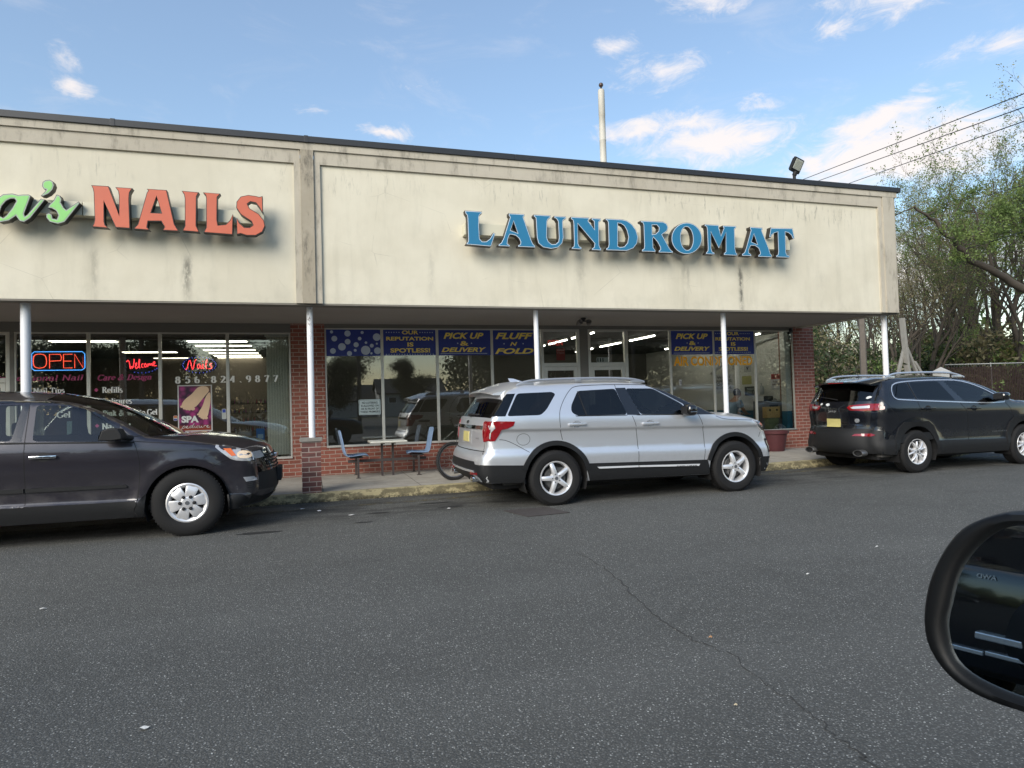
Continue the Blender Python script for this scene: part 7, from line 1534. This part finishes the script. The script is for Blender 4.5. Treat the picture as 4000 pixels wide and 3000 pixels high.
TREES=[(44.2,38,0,1.0,LF1),(45.6,33,1,.95,LF3),(46.9,40,2,1.12,LF1),(47.9,34,3,.95,LF3),(48.9,37,0,1.05,LF2),(49.8,42,1,1.2,LF1),(50.8,34,2,1.0,LF3),(51.8,38,3,1.15,LF1),(52.8,33,1,1.1,LF2),(53.9,36,0,1.3,LF1),(54.9,32,2,1.25,LF2),(56.2,36,3,1.3,LF1),(43.0,44,2,.95,LF3),(41.5,48,1,.9,LF2),(46.2,50,3,1.15,LF2),(48.4,52,2,1.25,LF3),(50.4,50,1,1.35,LF2),(53.2,48,0,1.5,LF1),(58,34,1,1.2,LF2),(40.,52,0,.8,LF1)]
place=['rising right beside the fascia corner','second from the fascia corner','behind the tall upright timber','just right of the propped timbers','above the black SUV rear window','standing deepest above the black SUV roof','above the middle of the black SUV','left of the fence end','above the left end of the slatted fence','behind the slatted fence','rising tall at the right picture edge','partly cut by the right picture edge','seen low between brick pier and column','low in the gap right of the brick pier','faint behind the fascia corner','faint behind the leaning timbers','faint behind the crossing black wire','faint tall crown at the far right','just outside the right edge behind the fence','lowest in the gap beside the brick pier']
for (az_,d,v,s,lf),pl in zip(TREES,place):
    if az_>50: d+=11; s*=1.22
    if az_<50: s*=.88
    plant(TR[v],'tree',desc[v]+' '+pl,'tree',at(az_,d),rng.uniform(0,6.28),s*.70,lf,'spring trees at the right')
# the large near tree whose limb reaches in from the right
def bigtree():
    rng=random.Random(5); m=MB(); tips=[]
    def lim(pts,r0,r1):
        pts=[Vector(p) for p in pts]; fine=[]
        for i in range(len(pts)-1):
            for j in range(4): fine.append(pts[i].lerp(pts[i+1],j/4)+Vector((rng.gauss(0,.05),rng.gauss(0,.05),rng.gauss(0,.05))))
        fine.append(pts[-1]); n=len(fine); m.tube(fine,[r0+(r1-r0)*i/(n-1) for i in range(n)],8,False); return fine
    def tw(p,d,L,r_,lev):
        q=p+d*L*.5+Vector((rng.gauss(0,.06*L),)*3); e=p+d*L; m.tube([p,q,e],[r_,r_*.7,r_*.35],4 if lev<2 else 3,False); tips.append(tuple(e))
        if lev<3:
            for k in range(4):
                s_=rng.uniform(.3,1.); b=p.lerp(e,s_); nd=(d+Vector((rng.gauss(0,.6),rng.gauss(0,.6),rng.gauss(0,.45)+.15))).normalized(); tw(b,nd,L*rng.uniform(.45,.7),r_*.5,lev+1)
    base=Vector((0,0,0))
    T=lim([(0,0,0),(.1,0,2.5),(-.1,0,4.2),(.2,0,6.4),(.1,0,8.4)],.30,.12)
    LB=lim([(-.1,0,4.2),(-1.6,0,5.35),(-3.5,0,6.2),(-4.85,0,6.8),(-5.7,0,7.5),(-6.6,0,8.2),(-7.6,0,8.7)],.20,.04)
    L2=lim([(.0,0,5.5),(-1.0,.1,7.5),(-1.9,.2,8.5),(-2.5,.2,9.2)],.13,.04); L3=lim([(.1,0,6.6),(-.4,.2,8.2),(-.9,.2,9.5)],.12,.04); L4=lim([(-3.5,0,6.2),(-3.6,.2,7.6),(-4.1,.3,9.0)],.08,.03)
    for L,n0 in((T[13:],4),(LB[12:],7),(L2[5:],9),(L3[4:],8),(L4[3:],3)):
        for k in range(n0):
            p=L[rng.randrange(len(L))]; tw(p,Vector((rng.gauss(0,.8),rng.gauss(0,.8),rng.gauss(.25,.4))).normalized(),rng.uniform(.9,1.6),.03,0)
    V=[];F=[]; leaves(rng,tips,7,.10,.05,V,F,.05)
    me=bpy.data.meshes.new('trunk'); me.from_pydata(m.V,[],m.F); me.materials.append(BARK); me.polygons.foreach_set('use_smooth',[True]*len(me.polygons)); mc=bpy.data.meshes.new('crown'); mc.from_pydata(V,[],F); return me,mc
BT=bigtree(); t_=plant(BT,'tree','big tree at the right edge with a dark limb reaching left across the sky','tree',(30.7,20.0,0),0.,1.0,LF2,'spring trees at the right')
# bushes and saplings under the trees
def genbush(seed,H,W_,n,dens_,size,stems=9):
    rng=random.Random(seed); m=MB(); tips=[]
    for i in range(stems):
        a=rng.uniform(0,6.28); p=Vector((.15*math.cos(a),.15*math.sin(a),0)); d=Vector((math.cos(a)*rng.uniform(.1,.5),math.sin(a)*rng.uniform(.1,.5),1)).normalized()
        L=H*rng.uniform(.6,1.0); pts=[p+d*L*s_+Vector((rng.gauss(0,.06),rng.gauss(0,.06),0))*s_ for s_ in(0,.33,.66,1)]; m.tube(pts,[.025,.018,.012,.004],4,False)
        for k in range(n):
            s_=rng.uniform(.15,1); b=p+d*L*s_; dd=Vector((rng.gauss(0,1),rng.gauss(0,1),rng.gauss(.4,.5))).normalized(); l=W_*rng.uniform(.3,.8)*(1.15-s_*.6); e=b+dd*l; m.tube([b,e],[.007,.002],3,False); tips+= [tuple(b.lerp(e,.5)),tuple(e),tuple(b.lerp(e,.8))]
    V=[];F=[]; leaves(rng,tips,dens_,.20,size,V,F)
    me=bpy.data.meshes.new('trunk'); me.from_pydata(m.V,[],m.F); me.materials.append(BARK); mc=bpy.data.meshes.new('crown'); mc.from_pydata(V,[],F); return me,mc
BU=[genbush(21,3.2,1.5,12,5,.085),genbush(22,4.2,1.6,13,4,.075,8),genbush(23,2.4,1.3,12,6,.09)]
cols=[(LF2,'bright green'),(LF1,'yellow green'),(LF4,'dark green'),(LF3,'olive'),(LFW,'pale blossoming')]
adj=['rounded','tall loose','low dense']
allb=[]
rng=random.Random(31)
for az_ in np.arange(37.5,60,.85):
    for d in ((31.5 if az_<47.5 else 43.5)+rng.uniform(-.5,1.),(36 if az_<47.5 else 47)+rng.uniform(-1,2)):
        v=rng.choice([0,0,1,2]); ci=rng.choice([0,0,1,2,2,3,1,4] if (d<34 or 39<d<45.5) else [2,2,3,0,2]); lf,cn=cols[ci]
        p=at(az_+rng.uniform(-.3,.3),d)
        near='nearer row' if (d<34 or 39<d<45.5) else 'farther row'
        o_=plant(BU[v],'bush','x','bush',(p[0],p[1],0),rng.uniform(0,6.28),rng.uniform(.8,1.15)*(1.15 if d>34 else 1.0)*(1.2 if d>39 else 1),lf,'%s %s bushes of the %s'%(adj[v],cn,near))
        allb.append((az_,adj[v],cn,near,o_))
cnt={}
for a_,ad,cn,near,o_ in allb:
    k_=(ad,cn,near); n_=cnt[k_]=cnt.get(k_,0)+1; o_['label']='%s from left of the %s %s bushes, %s'%(ORD[n_-1],ad,cn,near)
# far wood closing the view under the crowns
def wood(name,az0,az1,d0,d1,H,n,lf,seed,label,size=.32):
    rng=random.Random(seed); V=[];F=[];pts=[]
    for k in range(n):
        a=rng.uniform(az0,az1); d=rng.uniform(d0,d1); h=H*(.75+.25*math.sin(a*1.7)+.2*math.sin(a*.6+2)); z=h*rng.random()**.8; p=at(a,d); pts.append((p[0],p[1],z))
    leaves(rng,pts,3,.5,size,V,F); o=mobj(name,V,F,lf); tag(o,label,'undergrowth',kind='stuff'); return o
wood('undergrowth',30,86,60,75,6.5,14000,LF2,3,'dark undergrowth filling the far wood')
wood('undergrowth',36,47.5,36,46,3.4,3200,LF2,4,'green undergrowth between the tree trunks',.16); wood('undergrowth',47.5,86,48,62,4.6,11000,LF1,6,'yellow green undergrowth behind the slatted fence',.18)
t_=thing('hedge','low dark green hedge seen just right of the brick pier','hedge',(16.6,19.5,0),R(-40)); V=[];F=[]; rng=random.Random(8)
leaves(rng,[(rng.uniform(-3.5,3.5),rng.uniform(-.5,.5),rng.uniform(0,1.55)) for _ in range(3200)],2,.06,.06,V,F); mobj('foliage',V,F,LF2,t_); m=MB(); m.box(-3.4,3.4,-.35,.35,0,1.35,.1); m.out('stems',LF4,t_)
o=thing('bush','small bright sapling growing in front of the slatted fence','bush',(30.6,22.5,0)); me,mc=genbush(40,2.1,.5,6,4,.07,3); mc.materials.append(LF2)
for n_,d_ in(('trunk',me),('crown',mc)): q_=bpy.data.objects.new(n_,d_); COL.objects.link(q_); q_.parent=o
# ------------------------------------------------------------------ what stands behind the camera and shows in the glass
TB=[gentree(51,11,.22,.95,4,.22,7,dens_=26,leafsize=.13,leafspread=.55,up=.35),gentree(52,12,.22,.8,4,.2,8,dens_=26,leafsize=.13,leafspread=.5,up=.5)]
LFB=leafmat('leaf_shade',(.025,.035,.015),(.05,.06,.025))
for i,(x,y,v,s,lab) in enumerate([(.2,-23,0,.52,'dark tree reflected in the leftmost laundromat window'),(7.0,-23,1,.37,'round crowned tree reflected right of the NO LOITERING sign'),(13.6,-23,1,.72,'tall dark tree reflected in the third laundromat window'),(16.5,-24,1,.85,'dense tree reflected left of the doors'),(22,-26,0,.8,'dense tree reflected in the door transoms'),(-4,-22,0,.62,'dark tree reflected in the rightmost salon window'),(-9,-24,0,.66,'dark tree reflected in the middle salon windows'),(-15,-25,1,.66,'tall tree reflected at the left of the salon glass'),(29,-28,1,.95,'dark tree reflected over the AIR CONDITIONED lettering'),(36,-28,0,.9,'dark tree added to darken the reflection in the rightmost window'),(42,-30,1,.9,'dark tree added to darken the reflection beside the right brick pier'),(-22,-28,0,.8,'distant dark tree reflected at the far left')]):  # the two trees farthest right are added to block reflected sky
    plant(TB[v],'tree',lab,'tree',(x,y,0),i*1.3,s,LFB,'trees across the street')
rng=random.Random(12)
for i,x in enumerate([-24,-20.5,-17,-14,-11.5,-8.5,-6,-3.8,-1.8,13.0,14.9,17,20.2,23.5,27,30.5,34,37.5,41]):  # bushes at the far right are added to darken the pane reflections
    plant(BU[i%3],'bush',ORD[i]+' from the left of the dark bushes across the street, seen in the glass','bush',(x,-20.8-rng.random()*2,0),rng.uniform(0,6),rng.uniform(1.15,1.5),LFB,'bushes across the street')
def mass(x0,x1,y0,y1,H,n,seed,label):
    rng=random.Random(seed); pts=[]
    for k in range(n):
        x=rng.uniform(x0,x1); h=H*(.78+.16*math.sin(x*.8)+.12*math.sin(x*.31+1)+.06*math.sin(x*2.3)); pts.append((x,rng.uniform(y0,y1),h*rng.random()**.7))
    V=[];F=[]; leaves(rng,pts,3,.35,.24,V,F); tag(mobj('tree_line',V,F,LFB),label,'tree line',kind='stuff')
mass(12.5,70,-37,-31,11.5,13000,4,'added dark tree line that darkens the reflection in the laundromat glass'); mass(-60,-1.5,-36,-31,7.0,8000,5,'lower dark tree line across the street at the left')  # right-hand line is added, its height set to darken the shop glass
SID=pbr('house_siding',(.42,.42,.40),.7); ROOFM=pbr('house_roof',(.06,.055,.05),.9)
def house(loc,w_,d_,h,label):
    t_=thing('house',label,'house',loc); m=MB(); m.box(-w_/2,w_/2,-d_/2,d_/2,0,h); m.add([(-w_/2,-d_/2,h),(w_/2,-d_/2,h),(w_/2,d_/2,h),(-w_/2,d_/2,h),(-w_/2,0,h+w_*.22),(w_/2,0,h+w_*.22)],[(0,3,4),(1,2,5)]); m.out('wall',SID,t_)
    r=w_*.22; m=MB(); m.add([(-w_/2-.3,-d_/2-.4,h-.15),(w_/2+.3,-d_/2-.4,h-.15),(w_/2+.3,0,h+r),(-w_/2-.3,0,h+r),(-w_/2-.3,d_/2+.4,h-.15),(w_/2+.3,d_/2+.4,h-.15)],[(0,1,2,3),(3,2,5,4)]); o=m.out('roof',ROOFM,t_); md=o.modifiers.new('s','SOLIDIFY'); md.thickness=.15
    for x in(-w_*.3,w_*.3,0):
        m=MB(); m.box(x-.5,x+.5,d_/2,d_/2+.04,h*.55,h*.8); f=m.out('window',M_WHITE,t_); m=MB(); m.box(x-.43,x+.43,d_/2+.04,d_/2+.05,h*.57,h*.78); m.out('pane',CM['black'],f)
house((12.,-58,0),8,7,3.0,'white sided house with a gable roof reflected between the trees'); house((3.5,-62,0),9,7,2.2,'low pale house reflected behind the parked cars'); house((27,-38,0),11,7,5.5,'pale house reflected right of the doors')
for i,x in enumerate((-10,3.2,24)):
    t_=thing('utility_pole','wooden utility pole across the street, '+('leftmost','middle','rightmost')[i]+' of three seen in the glass','utility pole',(x,-19.5,0),group='utility poles across the street'); m=MB(); m.cyl((0,0,0),(0,0,9.2),.14,8); m.out('pole',BARK,t_); m=MB(); m.box(-1.1,1.1,-.06,.06,8.3,8.45); m.out('cross_arm',BARK,t_)
for i,(z,dy) in enumerate(((8.5,-.9),(8.5,.3),(7.2,0),(6.5,0),(6.1,0))):
    wire((-40,-19.5+dy*.2,z),(60,-19.5+dy*.2,z-.2),.3,.03,('highest','second','third','fourth','lowest')[i]+' of the street wires reflected in the windows','street wires reflected in the glass')
# cars standing behind the camera, seen in the windows
def copycar(src,name,label,cat,loc,rz,paint_,group=None):
    r=src.copy(); COL.objects.link(r); r.location=loc; r.rotation_euler=(0,0,rz); r['label']=label; r['category']=cat
    def rec(a,b):
        for c_ in a.children:
            if c_.name.startswith(('badge_lettering','sticker','emblem')) or (paint_ is None and c_.name.startswith(('exhaust','tail_lamp','reverse','rear_reflector','number_plate','rear_wiper'))): continue
            d_=c_.copy(); COL.objects.link(d_); d_.parent=b
            if d_.name.startswith(('body','spoiler')) and paint_ is not None and d_.material_slots: d_.material_slots[0].link='OBJECT'; d_.material_slots[0].material=paint_
            rec(c_,d_)
    rec(src,r); return r
copycar(suv_dark,'parked_car','dark red car reflected low in the leftmost laundromat window','car',(-6.6,-2.2,0),R(8),paint('red_paint',(.12,.012,.010),.3,.25))
copycar(suv_silver,'parked_car','pale car reflected behind the camera to the right','car',(9.5,-9,0),R(2),paint('white_paint_car',(.5,.5,.5),.0,.25))
blk=copycar(suv_black,'parked_suv','black SUV with bright trim strips reflected in the wing mirror','SUV',(-3.2-.90,.80,0),math.pi,None)
inv=None
m=MB(); 
m.box(-3.19,-3.15,1.408,1.75,.404,.428,.004); m.box(-3.19,-3.15,-.1,1.400,.412,.436,.004); o=m.out('chrome_strip',CM['satin']); o.parent=blk; o.matrix_parent_inverse=(Matrix.Translation(blk.location)@Matrix.Rotation(math.pi,4,'Z')).inverted()
m=MB(); m.box(-3.19,-3.13,.1,1.447,.497,.535,.006); o=m.out('step_plate',CM['satin']); o.parent=blk; o.matrix_parent_inverse=(Matrix.Translation(blk.location)@Matrix.Rotation(math.pi,4,'Z')).inverted()
m=MB(); V,F=textmesh('AWD',0,.02); mn,mx=V.min(0),V.max(0)
m.add([(-3.166,1.356+(v[0]-mn[0])/(mx[0]-mn[0])*.097,.838+(v[1]-mn[1])/(mx[1]-mn[1])*.026) for v in V],F); o=m.out('badge_lettering',CM['satin']); o.parent=blk; o.matrix_parent_inverse=(Matrix.Translation(blk.location)@Matrix.Rotation(math.pi,4,'Z')).inverted()
m=MB(); m.box(-3.9,-3.17,-.10,1.72,.30,.92,.10); o=m.out('rear_panel',CM['gloss'],smooth=True,auto=40); o.parent=blk; o.matrix_parent_inverse=(Matrix.Translation(blk.location)@Matrix.Rotation(math.pi,4,'Z')).inverted()
# ------------------------------------------------------------------ the car the camera sits in: door side and wing mirror
own=thing('own_car','dark car at the right whose wing mirror fills the lower corner','car',(0,-.55,0))
inv=Matrix.Translation(own.location).inverted()
def oc(o,p_=None):
    o.parent=p_ or own
    if p_ is None: o.matrix_parent_inverse=inv
    return o
m=MB(); prof=[(-2.7,.32),(-2.75,.9),(-2.6,1.02),(.9,1.0),(1.6,.93),(1.9,.80),(1.95,.35)]; m.add([(x,.33,z) for x,z in prof]+[(x,-1.43,z) for x,z in prof],[tuple(range(7)),tuple(range(13,6,-1))]+[(i,(i+1)%7,(i+1)%7+7,i+7) for i in range(7)]); o=oc(m.out('body',CM['gloss'])); bv=o.modifiers.new('b','BEVEL'); bv.width=.07; bv.segments=3
for x in(-1.9,1.15):
    m=MB(); m.lathe([(.0,-.01),(.2,-.01),(.22,.0),(.33,.01),(.34,-.02),(.34,-.20),(0,-.2)],(x,.36,.34),'y',32); oc(m.out('wheel',CM['tyre'],smooth=True,auto=40))
Mc=Vector((.689,.485,1.216)); nn=Vector((-.975,-.208,.072)).normalized(); ex=Vector((.2087,-.978,0)).normalized(); ev=Vector((.0702,.015,.9974)).normalized()
hs=[(-.005,.101),(-.025,.096),(-.045,.087),(-.062,.075),(-.076,.056),(-.087,.035),(-.097,.009),(-.102,-.019),(-.103,-.039),(-.100,-.060),(-.091,-.075),(-.077,-.088),(-.060,-.097),(-.039,-.101),(-.008,-.101),(.05,-.098),(.10,-.088),(.13,-.06),(.135,0),(.13,.06),(.11,.09),(.06,.102)]
gl=[(-.006,.086),(-.022,.081),(-.038,.068),(-.052,.051),(-.063,.033),(-.070,.013),(-.075,-.012),(-.080,-.032),(-.077,-.055),(-.070,-.070),(-.057,-.079),(-.039,-.084),(-.008,-.087),(.05,-.085),(.09,-.075),(.115,-.05),(.12,0),(.115,.05),(.095,.075),(.05,.087)]
hs=smoothpoly(hs,2); gl=smoothpoly(gl,2)
W3=lambda u,v,d: Mc+ex*u+ev*v+nn*d
def resamp(poly,n):
    P=[];c=(.0,0)
    for i in range(n):
        a=2*math.pi*i/n; dx_,dz_=math.cos(a),math.sin(a); best=None
        for j in range(len(poly)):
            x0,y0=poly[j];x1,y1=poly[(j+1)%len(poly)]; ex_,ey_=x1-x0,y1-y0; den=dx_*ey_-dz_*ex_
            if abs(den)<1e-12: continue
            t__=(x0*ey_-y0*ex_)/den; s__=(x0*dz_-y0*dx_)/den
            if t__>0 and -1e-6<=s__<=1+1e-6: best=max(best or 0,t__)
        P.append((dx_*best,dz_*best))
    return P
H_=resamp(hs,72);G_=resamp(gl,72); V=[];F=[]
rings=[(G_,1.0,.000),(G_,1.0,.004),(G_,1.03,.009),(None,.35,.013),(None,.75,.012),(H_,.985,.006),(H_,1.0,-.004),(H_,.995,-.03),(H_,.93,-.07),(H_,.75,-.105),(H_,.4,-.125),(H_,.02,-.13)]
for base_,s_,d in rings:
    for i in range(72):
        if base_ is None: u,v=G_[i][0]*(1-s_)+H_[i][0]*s_,G_[i][1]*(1-s_)+H_[i][1]*s_
        else: u,v=base_[i][0]*s_,base_[i][1]*s_
        V.append(W3(u,v,d))
for r_ in range(len(rings)-1):
    for i in range(72): F.append((r_*72+i,r_*72+(i+1)%72,(r_+1)*72+(i+1)%72,(r_+1)*72+i))
hm=pbr('mirror_housing',(.003,.0034,.004),.5,spec=.22,bump=.05,bscale=500)
mh=oc(MB().add(V,F).out('side_mirror',hm,smooth=True,auto=60))
V=[W3(u,v,.001) for u,v in G_]+[W3(0,0,.001)]
o=MB().add(V,[(i,(i+1)%72,72) for i in range(72)]).out('mirror_glass',pbr('own_mirror',(.62,.70,.75),.01,1.)); o.parent=mh
m=MB(); m.tube([W3(.06,-.05,-.04),Vector((.70,.36,1.06)),Vector((.66,.28,.99))],[.04,.035,.04],10); oc(m.out('mirror_arm',hm,smooth=True))
